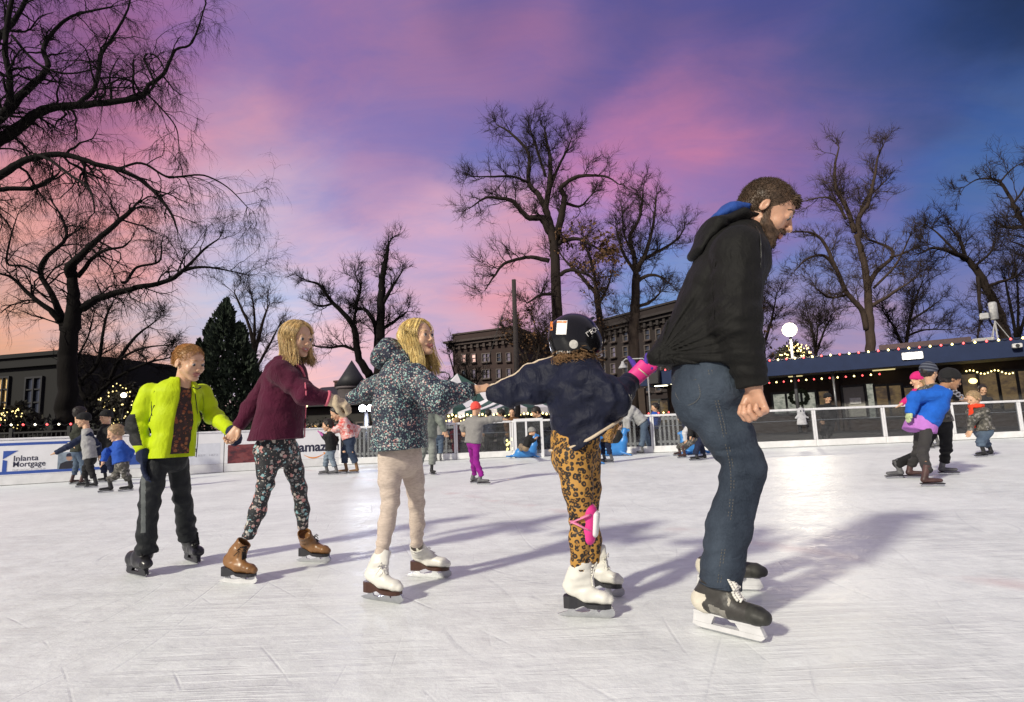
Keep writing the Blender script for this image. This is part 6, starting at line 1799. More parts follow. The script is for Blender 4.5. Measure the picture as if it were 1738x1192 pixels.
# ---------------------------------------------------------------- the man
def man():
    Y0 = 2.2
    q = lambda x, y, dy=0.0: P(x, y, Y0 + dy)
    root = thing('person', 'tall bearded man in black hooded jacket and jeans leading the line of children', 'person', V(.86, 2.3, 0))
    fd, up = facing(-20, -34, 0)
    fr = Frame(q(1301, 359, -.02), fd, up, .244)
    neck = q(1270, 398, 0)
    sh_n, el_n, wr_n = q(1252, 425, -.17), q(1250, 545, -.22), q(1279, 657, -.20)
    sh_f, el_f, wr_f = q(1250, 430, .20), q(1246, 545, .26), q(1262, 640, .24)
    hip_n, kn_n, an_n = q(1208, 690, -.02), q(1264, 792, -.06), q(1223, 985, -.04)
    hip_f, kn_f, an_f = q(1215, 690, .18), q(1262, 800, .30), q(1232, 950, .42)
    F = SDF(V(.42, 1.80, .12), V(1.32, 2.75, 1.80), .0042)
    grow_body(F, fr, neck, .062, q(1238, 470), q(1200, 640, .05), [[sh_n, el_n, wr_n], [sh_f, el_f, wr_f]], [[hip_n, kn_n, an_n], [hip_f, kn_f, an_f]], False, 0, .0, .03, 1.15)
    F.seg(wr_n - V(0, 0, -.03), wr_n, .030, .030, .01)
    add_hand(F, wr_n - V(0, 0, .0), V(.12, -.05, -1), V(-.92, -.40, 0), 1, 1.06, (66, 78, 60), 0, (.75, .25, .55), 45, 1.10)
    add_hand(F, wr_f, V(.12, 0, -1), V(-.95, .2, 0), -1, 1.04, (62, 75, 60), 0, (.75, .25, .55), 40, 1.08)
    lip = lips_region(fr)
    body = F.build('body', [SKIN_M, LIP], root, lip)
    add_eyes(fr, body, (.035, .035, .035), (.0, 1, -.45))
    add_brows(fr, body, HAIR_BROWN, .026)
    hr_ = short_hair('hair', fr, HAIR_BROWN, root, 8000, .052, low=-.24, lift=.10, seed=3, fringe=.22, h=.0040, g=1.01)
    # tuft of fringe standing out over the brow
    r = np.random.default_rng(8); n = 260
    p0 = np.stack([fr(x, .33 - .3 * abs(x), .27 + z) for x, z in zip(r.uniform(-.2, .2, n), r.uniform(-.06, .08, n))])
    d = unit(np.tile(fr.f * .8 + fr.u * .35, (n, 1)) + r.normal(0, .25, (n, 3)))
    l = r.uniform(.015, .032, n)[:, None]
    pts = np.stack([p0 - d * .01, p0 + d * l * .6, p0 + d * l - fr.u * l * .2], 1)
    v, qd = tubes_np(pts, np.tile(V(.0028, .002, .0004), (n, 1)), 3)
    link_mesh('hair_tuft', mesh_np('hair_tuft', v, [qd]), HAIR_BROWN, hr_)
    # beard: a close shell over jaw, chin and upper lip
    B = SDF(fr.c - .2, fr.c + .2, .0036); H = fr.H
    for s in (-1, 1):
        B.seg(fr(s * .285, .035, -.06), fr(s * .235, .08, -.27), H * V(.028, .050), H * V(.045, .075), .04 * H, fr.r)
        B.seg(fr(s * .205, .10, -.27), fr(s * .08, .27, -.43), H * .090, H * .085, .05 * H); B.seg(fr(s * .20, .16, -.24), fr(s * .13, .28, -.30), H * .072, H * .06, .04 * H)
        B.seg(fr(s * .10, .335, -.225), fr(s * .125, .30, -.36), H * .040, H * .050, .03 * H)
        B.seg(fr(0, .405, -.205), fr(s * .10, .355, -.225), H * .026, H * .030, .02 * H)
    B.ell(fr(0, .285, -.445), H * V(.115, .11, .085), fr.axes, .06 * H)
    B.seg(fr(-.10, .17, -.46), fr(.10, .17, -.46), H * .10, None, .06 * H)
    B.seg(fr(-.085, .43, -.275), fr(.085, .43, -.275), H * .036, None, .012 * H, op='s')
    bd = B.build('beard', BEARD, root)
    v, _ = B.surf(); n = 1500; r = np.random.default_rng(4)
    p0 = v[r.choice(len(v), n)]; c = fr(0, .05, -.15); out = unit(p0 - c); d = unit(out * .55 + np.tile(-fr.u * .9 + fr.f * .15, (n, 1)) + r.normal(0, .25, (n, 3))); l = r.uniform(.006, .014, n)[:, None]
    v, qd = tubes_np(np.stack([p0 - out * .002, p0 + d * l], 1), np.tile(V(.0012, .0003), (n, 1)), 3)
    link_mesh('stubble', mesh_np('stubble', v, [qd]), BEARD, bd)
    # jacket
    JK = fabric('black_shell', (.0070, .0068, .0062), .66, 1200, .30, .25, None, .10)
    J = SDF(V(.40, 1.78, .84), V(1.20, 2.64, 1.76), .0046)
    lat = V(0, 1, 0)
    J.seg(q(1240, 440), q(1222, 520), V(.20, .125), V(.195, .128), .05, lat)
    J.seg(q(1222, 520), q(1198, 625), V(.19, .125), V(.185, .135), .05, lat, cb=.04)
    J.seg(q(1256, 408), q(1244, 445), V(.10, .075), V(.19, .115), .06, lat)
    J.seg(q(1192, 470), q(1116, 603), V(.12, .045), V(.026, .016), .05, lat)
    J.seg(q(1185, 560), q(1114, 604), V(.15, .060), V(.030, .016), .06, lat)
    J.seg(q(1190, 612), q(1114, 609), V(.16, .040), V(.030, .013), .05, lat)
    J.seg(q(1270, 388, 0), q(1256, 410, 0), V(.066, .056), V(.092, .078), .03, lat, ca=.015)
    J.cut(q(1190, 624), V(-.08, 0, -1))
    for S_, E_, W_ in ((sh_n, el_n, wr_n), (sh_f, el_f, wr_f)):
        J.chain([S_, E_, W_ + nrm(E_ - W_) * .012], [V(.088, .088), V(.078, .076), V(.054, .050)], .035, V(1, 0, 0), cb=.012)
    tip = q(1112, 605)
    def pull(p):                                                                   # creases that fan out from the pulled tail
        d = p - tip; r_ = np.linalg.norm(d, axis=1); a = np.arctan2(d[:, 2], d[:, 0])
        fan = np.sin(a * 34 + 3 * vnoise(p * 7, 2) + p[:, 1] * 16) * .55 + np.sin(a * 61 + p[:, 1] * 30 + 4 * vnoise(p * 10, 5)) * .35
        w_ = np.exp(-(np.maximum(r_ - .10, 0) / .26) ** 2) * np.clip(r_ / .10, .1, 1)
        return -.0055 * fan * w_
    J.disp(pull, .06)
    J.wrinkle(.0050, 11, V(.3, 0, 1), 2.4, 21)
    J.wrinkle(.0025, 26, V(.3, 0, 1), 2.4, 321)
    for w_, s_ in ((el_n, 1), (el_f, 2)):
        J.rings(w_ + V(.0, 0, -.02), V(.2, 0, 1), .10, .0055, 75, s_)
    for w_, e_ in ((wr_n, el_n), (wr_f, el_f)):
        J.rings(w_ + nrm(e_ - w_) * .06, nrm(e_ - w_), .05, .0035, 130, 7)
    J.rings(q(1225, 455, -.17), V(.55, 0, .8), .09, .005, 60, 9)
    J.seg(wr_n + V(0, 0, .02), wr_n - V(0, 0, .05), V(.040, .038), None, .004, V(1, 0, 0), 's', .004, .004)
    jk = J.build('jacket', JK, root)
    Hd = SDF(V(.60, 1.95, 1.35), V(1.10, 2.45, 1.78), .0046)
    Hd.seg(q(1181, 430), q(1206, 394), V(.080, .024), V(.118, .036), .03, lat)
    Hd.seg(q(1206, 394), q(1250, 374), V(.118, .036), V(.100, .028), .03, lat)
    Hd.seg(q(1250, 374), q(1280, 374), V(.092, .024), V(.070, .016), .02, lat)
    Hd.seg(q(1222, 366), q(1262, 352), V(.085, .030), V(.070, .028), .012, lat, 's')
    Hd.wrinkle(.006, 15, lat, 3, 33)
    Hd.wrinkle(0.0035, 31, lat, 3, 333)
    Hd.build('hood', JK, jk)
    Ln = SDF(V(.60, 1.95, 1.40), V(1.10, 2.45, 1.80), .0046)
    Ln.seg(q(1214, 374), q(1236, 363), V(.075, .022), V(.085, .030), .03, lat)
    Ln.seg(q(1236, 363), q(1264, 358), V(.085, .030), V(.065, .024), .03, lat)
    Ln.wrinkle(.004, 18, lat, 2, 35)
    Ln.wrinkle(0.0020, 43, lat, 2, 335)
    Ln.build('hood_lining', fabric('blue_lining', (.018, .060, .26), .7), jk)
    cf = MB(); ax = nrm(el_n - wr_n); cc = wr_n + ax * .004
    seam(J, [(1283, 385), (1290, 400), (1292, 430), (1291, 455)], .0026, 'zipper', pm('zip_dark', (.03, .03, .03), .35, metal=.4), jk)
    seam(J, [(1232, 405), (1216, 440), (1209, 490), (1212, 540)], .0016, 'shoulder_seam', JK, jk)
    # jeans
    DN = denim('denim', (.006, .0100, .0195), (.050, .066, .090))
    T = SDF(V(.38, 1.86, .10), V(1.20, 2.80, 1.02), .0045)
    T.seg(q(1196, 618), q(1202, 660), V(.165, .118), V(.175, .130), .03, lat, ca=.02)
    T.seg(q(1198, 655), q(1188, 690, -.02), V(.10, .11), V(.09, .10), .05, lat)
    T.chain([hip_n + V(0, -.02, .03), q(1236, 740, -.05), kn_n, q(1237, 895, -.05), q(1221, 990, -.04)], [V(.094, .110), V(.084, .090), V(.073, .073), V(.073, .076), V(.072, .074)], .02, lat, cb=.010)
    T.chain([hip_f, q(1242, 740, .24), kn_f, q(1235, 895, .38), q(1226, 962, .42)], [V(.092, .102), V(.082, .088), V(.071, .071), V(.071, .074), V(.071, .072)], .02, lat, cb=.010)
    T.wrinkle(.0070, 10, V(1, 0, .25), 2.2, 51)
    T.wrinkle(0.0025, 26, V(1, 0, .25), 2.2, 351)
    T.rings(q(1235, 795, -.06), V(-.2, 0, 1), .085, .0045, 80, 11); T.rings(q(1235, 800, .28), V(-.2, 0, 1), .085, .004, 80, 12)
    T.rings(q(1222, 950, -.04), V(0, 0, 1), .085, .0042, 78, 13); T.rings(q(1226, 930, .40), V(0, 0, 1), .08, .004, 80, 14)
    T.rings(q(1190, 720, -.06), V(.5, 0, 1), .08, .005, 60, 15)
    jn = T.build('jeans', DN, root)
    ST = pm('jean_thread', (.13, .115, .09), .8)
    for pix in ([(1202, 628), (1214, 680), (1228, 740), (1240, 800), (1238, 860), (1226, 930), (1218, 990)], [(1208, 628), (1219, 680), (1233, 738), (1245, 800), (1243, 862), (1231, 930), (1223, 990)]):
        stitches(T, pix, 'side_stitch', ST, jn)
    for pix in ([(1144, 640), (1148, 672), (1166, 688), (1188, 672), (1180, 634)], [(1146, 654), (1182, 644)]):
        stitches(T, pix, 'pocket_stitch', ST, jn, .005, .003)
    seam(T, [(1187, 988), (1205, 996), (1230, 997), (1254, 990)], .0035, 'hem', DN, jn)
    HB = hockey_mat(); CRM = pm('cream_panel', (.58, .54, .45), .45, .12, 20)
    TOE = pm('toe_cap', (.030, .030, .026), .55, .5, 26, .3, 60, .004)
    hockey_skate(root, G(1180, 1064), G(1304, 1095), an_n, [HB][0], PLWHITE, STEEL, LACE_W, .0040, .056, .205, TOE, None, .052, CRM)
    hockey_skate(root, G(1183, 1000), G(1299, 1004), an_f, HB, PLWHITE, STEEL, LACE_W, .0046, .056, .205, TOE, None, .052, CRM)
def denim(name, dark, pale):
    m, t, b = _mat(name)
    c = N_(t, 'ShaderNodeTexCoord').outputs['Object']
    n = noise(t, 4.5, 5, .6, c, (1, 1, .5)); f = noise(t, 320, 2, .5, c, (1, 1, .35)); n2 = noise(t, 24, 5, .7, c)
    col = ramp(t, n, [(.40, dark), (.66, pale)])
    col = mixc(t, mth(t, 'MULTIPLY', f, .45), col, tuple(x * 1.8 for x in pale))
    col = mixc(t, mth(t, 'MULTIPLY', n2, .35), col, tuple(x * .5 for x in dark))
    t.links.new(col, b.inputs['Base Color']); b.inputs['Roughness'].default_value = .82; b.inputs['Specular IOR Level'].default_value = .2
    b.inputs['Sheen Weight'].default_value = .02
    cr = mth(t, 'ABSOLUTE', mth(t, 'SUBTRACT', noise(t, 11, 4, .55, c, (1, 1, 1.6), (.2, .3, 0), 1.0), .5))
    bumpn(t, b, mth(t, 'ADD', mth(t, 'ADD', mth(t, 'MULTIPLY', f, .15), mth(t, 'MULTIPLY', n2, .6)), mth(t, 'MULTIPLY', cr, 2.2)), .55, .010)
    MATS[name] = m
    return m
def hockey_mat():
    """worn black boot with cream panels"""
    m, t, b = _mat('hockey_boot')
    c = N_(t, 'ShaderNodeTexCoord').outputs['Object']
    n = noise(t, 16, 3, .5, c, None, (0, 0, 0), .8)
    s = N_(t, 'ShaderNodeSeparateXYZ'); t.links.new(c, s.inputs[0])
    k = ramp(t, n, [(.66, (0, 0, 0)), (.68, (1, 1, 1))])
    col = mixc(t, k, (.022, .021, .019), (.60, .56, .47))
    col = mixc(t, noise(t, 70, 4), col, (.05, .045, .04))
    t.links.new(col, b.inputs['Base Color']); b.inputs['Roughness'].default_value = .5
    bumpn(t, b, noise(t, 120, 3), .3, .003)
    return m
man()

# ---------------------------------------------------------------- the helmeted child
def helmet_child():
    Y0 = 2.42
    q = lambda x, y, dy=0.0: P(x, y, Y0 + dy)
    root = thing('person', 'child in black helmet, navy puffer coat and leopard leggings pulling the black jacket', 'person', V(.28, 2.45, 0))
    fd, up = facing(38, 4, -6)
    fr = Frame(q(978, 580, 0), fd, up, .19)
    neck = q(978, 628)
    lat = nrm(V(.55, -.83, 0)); dep = np.cross(V(0, 0, 1), lat)
    sh, el, wr = q(1003, 650, -.10), q(1043, 676, -.13), q(1072, 645, -.02)
    hip_n, kn_n, an_n = q(973, 775, -.06), q(986, 880, -.06), q(983, 965, -.05)
    hip_f, kn_f, an_f = q(990, 770, .08), q(998, 880, .20), q(1006, 960, .25)
    F = SDF(V(-.30, 2.15, .15), V(.70, 2.85, 1.32), .0045)
    grow_body(F, fr, neck, .038, q(980, 660), q(978, 750, 0), [[sh, el, wr]], [[hip_n, kn_n, an_n], [hip_f, kn_f, an_f]], True, 0, 0, .03, .85)
    body = F.build('body', [SKIN, LIP], root, lips_region(fr))
    # helmet
    H = SDF(fr.c - .2, fr.c + .2, .0032)
    a = fr.axes
    H.ell(fr(0, -.05, .16), V(.095, .118, .092), a, .02)
    H.ell(fr(0, -.30, -.14), V(.080, .055, .060), a, .04)
    H.ell(fr(0, -.02, .32), V(.070, .098, .045), a, .015)
    for s in (-1, 1):
        H.ell(fr(s * .42, .08, -.12), V(.022, .055, .055), a, .03)
        H.seg(fr(s * .22, -.60, .10), fr(s * .22, .45, .50), .007, None, .008)
    H.cut(fr(0, .38, 0), fr.f * 1.0 - fr.u * .35)
    H.cut(fr(0, -.3, -.40), -fr.u)
    H.ell(fr(0, .05, -.02), V(.078, .10, .085), a, .01, 's')
    H.seg(fr(-.6, -.05, -.01), fr(.6, -.05, -.01), .006, None, .006, op='s')
    hm_ = H.build('helmet', pm('helmet_black', (.006, .006, .007), .20, .1, 10, .03, 40, .003, spec=.4), root)
    def decal(name, x0, y0, x1, y1, m, parent, n=5, off=.0042, rnd=False):
        vs, fs = [], []
        if rnd:
            cx_, cy_ = (x0 + x1) / 2, (y0 + y1) / 2
            vs = [onsurf(H, cx_, cy_, off)] + [onsurf(H, cx_ + (x1 - x0) / 2 * math.cos(t), cy_ + (y1 - y0) / 2 * math.sin(t), off) for t in np.linspace(0, 6.283, 18, endpoint=False)]
            fs = [np.array([(0, 1 + (i + 1) % 18, 1 + i) for i in range(18)])]
        else:
            sk = (x1 - x0) * .12
            for i in range(n):
                for j in range(n):
                    yy = y0 + (y1 - y0) * i / (n - 1)
                    vs.append(onsurf(H, x0 + (x1 - x0) * j / (n - 1) + sk * (1 - i / (n - 1)), yy, off))
            fs = [np.array([(i * n + j, (i + 1) * n + j, (i + 1) * n + j + 1, i * n + j + 1) for i in range(n - 1) for j in range(n - 1)])]
        b = MB(); b.add(np.array(vs), fs); return b.build(name, m, parent, True)
    SW = pm('sticker_white', (.72, .70, .66), .4, .08)
    decal('sticker', 943.5, 544, 961, 568, SW, hm_)
    decal('sticker', 944.5, 545.3, 960.5, 548, pm('sticker_orange', (.65, .20, .04), .4), hm_, 3, .0056)
    decal('sticker', 966, 577, 981, 592, pm('sticker_silver', (.48, .46, .42), .4, .25, 60), hm_, rnd=True)
    decal('sticker', 933.5, 546, 938, 561, pm('sticker_orange', (.65, .20, .04), .4), hm_, 3)
    def word(text, pix0, pix1, hgt, name='lettering'):
        """letters wrapped on the shell along the line from pix0 to pix1"""
        o = lettering(name, text, V(0, 0, 0), V(1, 0, 0), V(0, 1, 0), 1.0, SW, None, 0, .02, 1.0)
        v = np.empty(len(o.data.vertices) * 3); o.data.vertices.foreach_get('co', v); v = v.reshape(-1, 3)
        dx, dy = pix1[0] - pix0[0], pix1[1] - pix0[1]; L_ = math.hypot(dx, dy); nx, ny = dy / L_, -dx / L_
        out = np.array([onsurf(H, pix0[0] + dx * p[0] + nx * hgt * p[1], pix0[1] + dy * p[0] + ny * hgt * p[1], .0018) for p in v])
        out -= np.array(root.location)
        o.data.vertices.foreach_set('co', out.astype(np.float32).ravel()); o.data.update(); o.parent = hm_
    word('ITECH', (998, 572), (1016.5, 559.5), 8.5)
    word('ITECH', (944, 600), (968, 599.5), 4.0)
    cg = MB()
    for k in range(5):
        zz = .05 - k * .11; pts = [fr(.40 * math.sin(t), .10 + .50 * math.cos(t), zz) for t in np.linspace(-1.5, 1.5, 11)]
        cg.tube(pts, .002, 5)
    for k in (-.8, -.4, 0, .4, .8): cg.tube([fr(.40 * math.sin(k), .10 + .50 * math.cos(k), z) for z in (.06, -.2, -.40)], .002, 5)
    cg.build('face_cage', pm('cage_steel', (.45, .45, .46), .3, metal=.9), hm_)
    # curly hair spilling from the helmet
    r = np.random.default_rng(6); n = 620; K = 18
    pts = np.zeros((n, K, 3)); t = np.linspace(0, 1, K)
    for i in range(n):
        az = RAD(r.uniform(55, 305)); elv = r.uniform(-.34, -.16)
        b0 = fr(.29 * math.sin(az), -.08 + .36 * math.cos(az), elv)
        out = nrm(b0 - fr(0, -.05, elv)); ln = r.uniform(.012, .058) * (1.25 if az < 2.0 else .9); ph = r.uniform(0, 6.28); cr = r.uniform(.003, .009); tn = r.uniform(9, 20); dv = nrm(out * r.uniform(.1, 1.0) + V(0, 0, -1) + r.normal(0, .35, 3)); sd = nrm(np.cross(out, V(0, 0, 1)) + r.normal(0, .3, 3))
        pts[i] = b0 + out * .010 + dv * (ln * t)[:, None] + cr * (sd * np.cos(ph + t * tn)[:, None] + out * np.sin(ph + t * tn)[:, None]) * (.3 + t)[:, None]
    v, qd = tubes_np(pts, np.tile(np.linspace(.0021, .0007, K), (n, 1)), 3)
    link_mesh('hair', mesh_np('hair', v, [qd]), HAIR_CURLY, root)
    # puffer coat, its empty sleeve pulled out to the left
    CT = fabric('navy_puffer', (.007, .009, .023), .50, 1300, .30, .25, None, .15)
    C_ = SDF(V(-.20, 2.10, .50), V(.70, 2.80, 1.16), .0042)
    C_.seg(q(980, 640), q(985, 690), V(.125, .095), V(.140, .115), .04, lat)
    C_.seg(q(985, 690), q(1000, 768), V(.140, .115), V(.165, .142), .04, lat, cb=.03)
    C_.seg(q(978, 622), q(978, 650), V(.075, .065), V(.130, .100), .05, lat, ca=.02)
    C_.seg(q(1010, 690, -.06), q(1050, 700, -.04), V(.10, .05), V(.070, .035), .05, V(0, 0, 1))
    up_ = V(0, 0, 1)
    C_.chain([q(965, 640, .02), q(905, 651, .04), q(866, 667, .06), q(829, 668, .10)], [V(.100, .060), V(.086, .040), V(.062, .026), V(.030, .014)], .03, up_, cb=.008)
    C_.chain([sh, el, q(1067, 650, -.03)], [V(.068, .068), V(.066, .064), V(.044, .042)], .03, None, cb=.012)
    C_.cut(q(1003, 742), V(.50, 0, -.866))
    C_.wrinkle(.0075, 12, lat, 2.2, 61)
    C_.wrinkle(0.0037, 29, lat, 2.2, 361)
    for k_, (x, y) in enumerate(((940, 690), (950, 720), (975, 745))):
        C_.rings(q(x, y, -.1), V(-.35, 0, 1), .10, .006, 60, 70 + k_)
    C_.rings(el, nrm(sh - wr), .08, .009, 75, 75); C_.rings(q(1060, 655, -.03), nrm(el - wr), .05, .006, 95, 76)
    C_.rings(q(985, 665, -.12), V(.6, 0, .8), .09, .007, 62, 77); C_.rings(q(890, 662, .04), V(.5, 0, .85), .10, .005, 70, 79)
    ct = C_.build('coat', CT, root)
    CR = fabric('cream_trim', (.55, .45, .33), .75, 700, .2)
    seam(C_, [(933, 765), (950, 764), (970, 759.5), (1000, 745.5), (1020, 733.5), (1045, 718), (1056, 709)], .0065, 'hem_trim', CR, ct, .000, 7)
    tp_ = []
    for p in smooth_poly([q(965, 640, .02), q(940, 644, .03), q(905, 651, .04), q(884, 659, .05), q(866, 667, .06), q(846, 668, .08), q(832, 668, .095)], [1] * 7, 3)[0]:
        ix, iy = int(round((p[0] - C_.lo[0]) / C_.h)), int(round((p[1] - C_.lo[1]) / C_.h))
        zc = np.where(C_.f[ix, iy] < 0)[0]                                         # the ridge of the pulled sleeve
        if len(zc): tp_.append(V(p[0], p[1], C_.lo[2] + zc[-1] * C_.h + .001))
    MB().tube(tp_, .0058, 7).build('collar_trim', CR, ct, True)
    cp, cr_ = smooth_poly([q(962, 604, .0), q(975, 606, -.06), q(996, 612, -.085), q(1012, 624, -.05)], [.006] * 4, 5)
    MB().tube(cp, cr_, 7).build('collar_trim', CR, ct, True)
    for pix in ([(932, 680), (960, 690), (1000, 688)], [(930, 715), (965, 726), (1010, 716)], [(935, 742), (965, 748), (1000, 738)]):
        stitches(C_, pix, 'quilt_stitch', pm('navy_thread', (.008, .010, .024), .8), ct, .007, .003, .0012)
    # leggings
    LP_ = leopard()
    T = SDF(V(.02, 2.15, .14), V(.62, 2.90, .86), .0042)
    T.seg(q(976, 745), q(974, 778), V(.115, .095), V(.105, .090), .03, lat)
    T.chain([hip_n, q(981, 830, -.07), kn_n, q(985, 915, -.06), an_n], [V(.072, .076), V(.058, .060), V(.044, .044), V(.042, .043), V(.033, .033)], .02, cb=.008)
    T.chain([hip_f, q(996, 830, .14), kn_f, q(1004, 915, .24), an_f], [V(.072, .076), V(.058, .060), V(.044, .044), V(.042, .043), V(.033, .033)], .02, cb=.008)
    T.wrinkle(.0022, 20, V(1, 0, .1), 2, 81)
    T.wrinkle(0.0011, 48, V(1, 0, .1), 2, 381); T.rings(kn_n + V(-.02, 0, 0), V(0, 0, 1), .05, .003, 110, 82); T.rings(an_n, V(0, 0, 1), .04, .003, 130, 83)
    T.build('leggings', LP_, root)
    # knee pad
    PK = pm('pink_plastic', (.68, .04, .24), .45, .12, 12, .05, 50); PKL = pm('pink_strap', (.72, .22, .38), .6, .15, 20)
    ax = nrm(an_n - kn_n)
    K_ = SDF(kn_n - .12, kn_n + .12, .0032)
    K_.seg(q(998, 868, -.07), q(997, 912, -.07), V(.042, .036), V(.038, .032), .02, V(0, 1, 0))
    K_.seg(q(986, 878, -.06), q(997, 884, -.06), V(.050, .050), V(.040, .046), .01, V(0, 1, 0), ca=.006, cb=.02)
    kp = K_.build('knee_pad', PK, root)
    K2 = SDF(kn_n - .12, kn_n + .14, .0032)
    K2.seg(q(1009, 874, -.07), q(1007, 904, -.07), V(.040, .022), V(.036, .020), .015, V(0, 1, 0))
    K2.build('cap', pm('white_plastic_gloss', (.72, .71, .70), .3, .05), kp)
    for y0, y1 in ((888, 872), (884, 903)):
        b = MB(); cc = (q(970, y0, -.06) + q(1000, y1, -.06)) / 2
        pts = [onsurf(T, x, y0 + (y1 - y0) * (x - 970) / 32, .004) for x in (971, 976, 982, 988, 994, 1000)]
        b.tube(pts, .0155, 8, flat=.28); b.build('strap', PKL, kp, True)
    b = MB(); b.tube([onsurf(T, 971, 876, .004), onsurf(T, 976, 880, .007), onsurf(T, 984, 879, .007)], .004, 6, flat=.5); b.tube([onsurf(T, 970, 884, .005), onsurf(T, 967.5, 881, .012)], .0035, 5); b.build('buckle', LACE_BK, kp, True)
    for x, y in ((1007, 875), (1005, 906)):
        b = MB(); b.ball(q(x, y, -.085), (.005, .004, .005), 8, 5); b.build('rivet', PK, kp, True)
    # pink wrist guard over a purple glove
    d = nrm(q(1108, 611, -.02) - q(1074, 645, -.02))
    PU = fabric('purple_knit', (.085, .045, .33), .8, 500, .4)
    GL = SDF(q(1090, 628) - .14, q(1090, 628) + .14, .0030)
    w0 = q(1081, 638, -.02)
    add_hand(GL, w0, d, V(.3, .75, -.45), 1, .80, (35, 70, 55), 0, (.25, .75, -.35), -10, 1.25, 1.15)
    GL.seg(q(1096, 618, -.03), q(1099, 603, -.035), .0125, .0105, .01)
    gl = GL.build('glove', PU, root)
    WG = SDF(q(1085, 632) - .12, q(1085, 632) + .12, .0030)
    WG.seg(q(1066, 652, -.02), q(1097, 622, -.02), V(.034, .027), V(.038, .024), .01, V(0, 0, 1), ca=.008, cb=.010)
    WG.seg(q(1104, 619, -.025), q(1110, 624, -.025), V(.017, .020), V(.015, .018), .01, V(0, 1, 0))
    wg = WG.build('wrist_guard', PK, root)
    b = MB(); b.tube([onsurf(WG, 1069, 641, .002), onsurf(WG, 1077, 645, .003), onsurf(WG, 1084, 652, .002)], .009, 6, flat=.35); b.build('strap', PKL, wg, True)
    b = MB(); b.tube([onsurf(WG, 1084, 626, .002), onsurf(WG, 1091, 632, .003), onsurf(WG, 1098, 638, .002)], .008, 6, flat=.35); b.build('strap', pm('cream_strap', (.62, .52, .42), .6), wg, True)
    b = MB(); b.ball(onsurf(WG, 1107, 614, 0), (.016, .012, .014), 10, 7); b.build('palm_cap', pm('white_plastic_gloss', (.72, .71, .70), .3), wg, True)
    b = MB(); b.tube([onsurf(WG, 1070, 655, .002), onsurf(WG, 1076, 658, .003)], .008, 6, flat=.4); b.build('strap', LACE_BK, wg, True)
    figure_skate(root, G(955, 1046), G(1044, 1050), an_n, BOOT_W, SOLE_BK, STEEL, LACE_W, .0038, .034, .215)
    figure_skate(root, G(992, 1009), G(1048, 1013) + V(.03, -.01, 0), an_f, BOOT_W, SOLE_BK, STEEL, LACE_W, .004, .034, .205)
helmet_child()

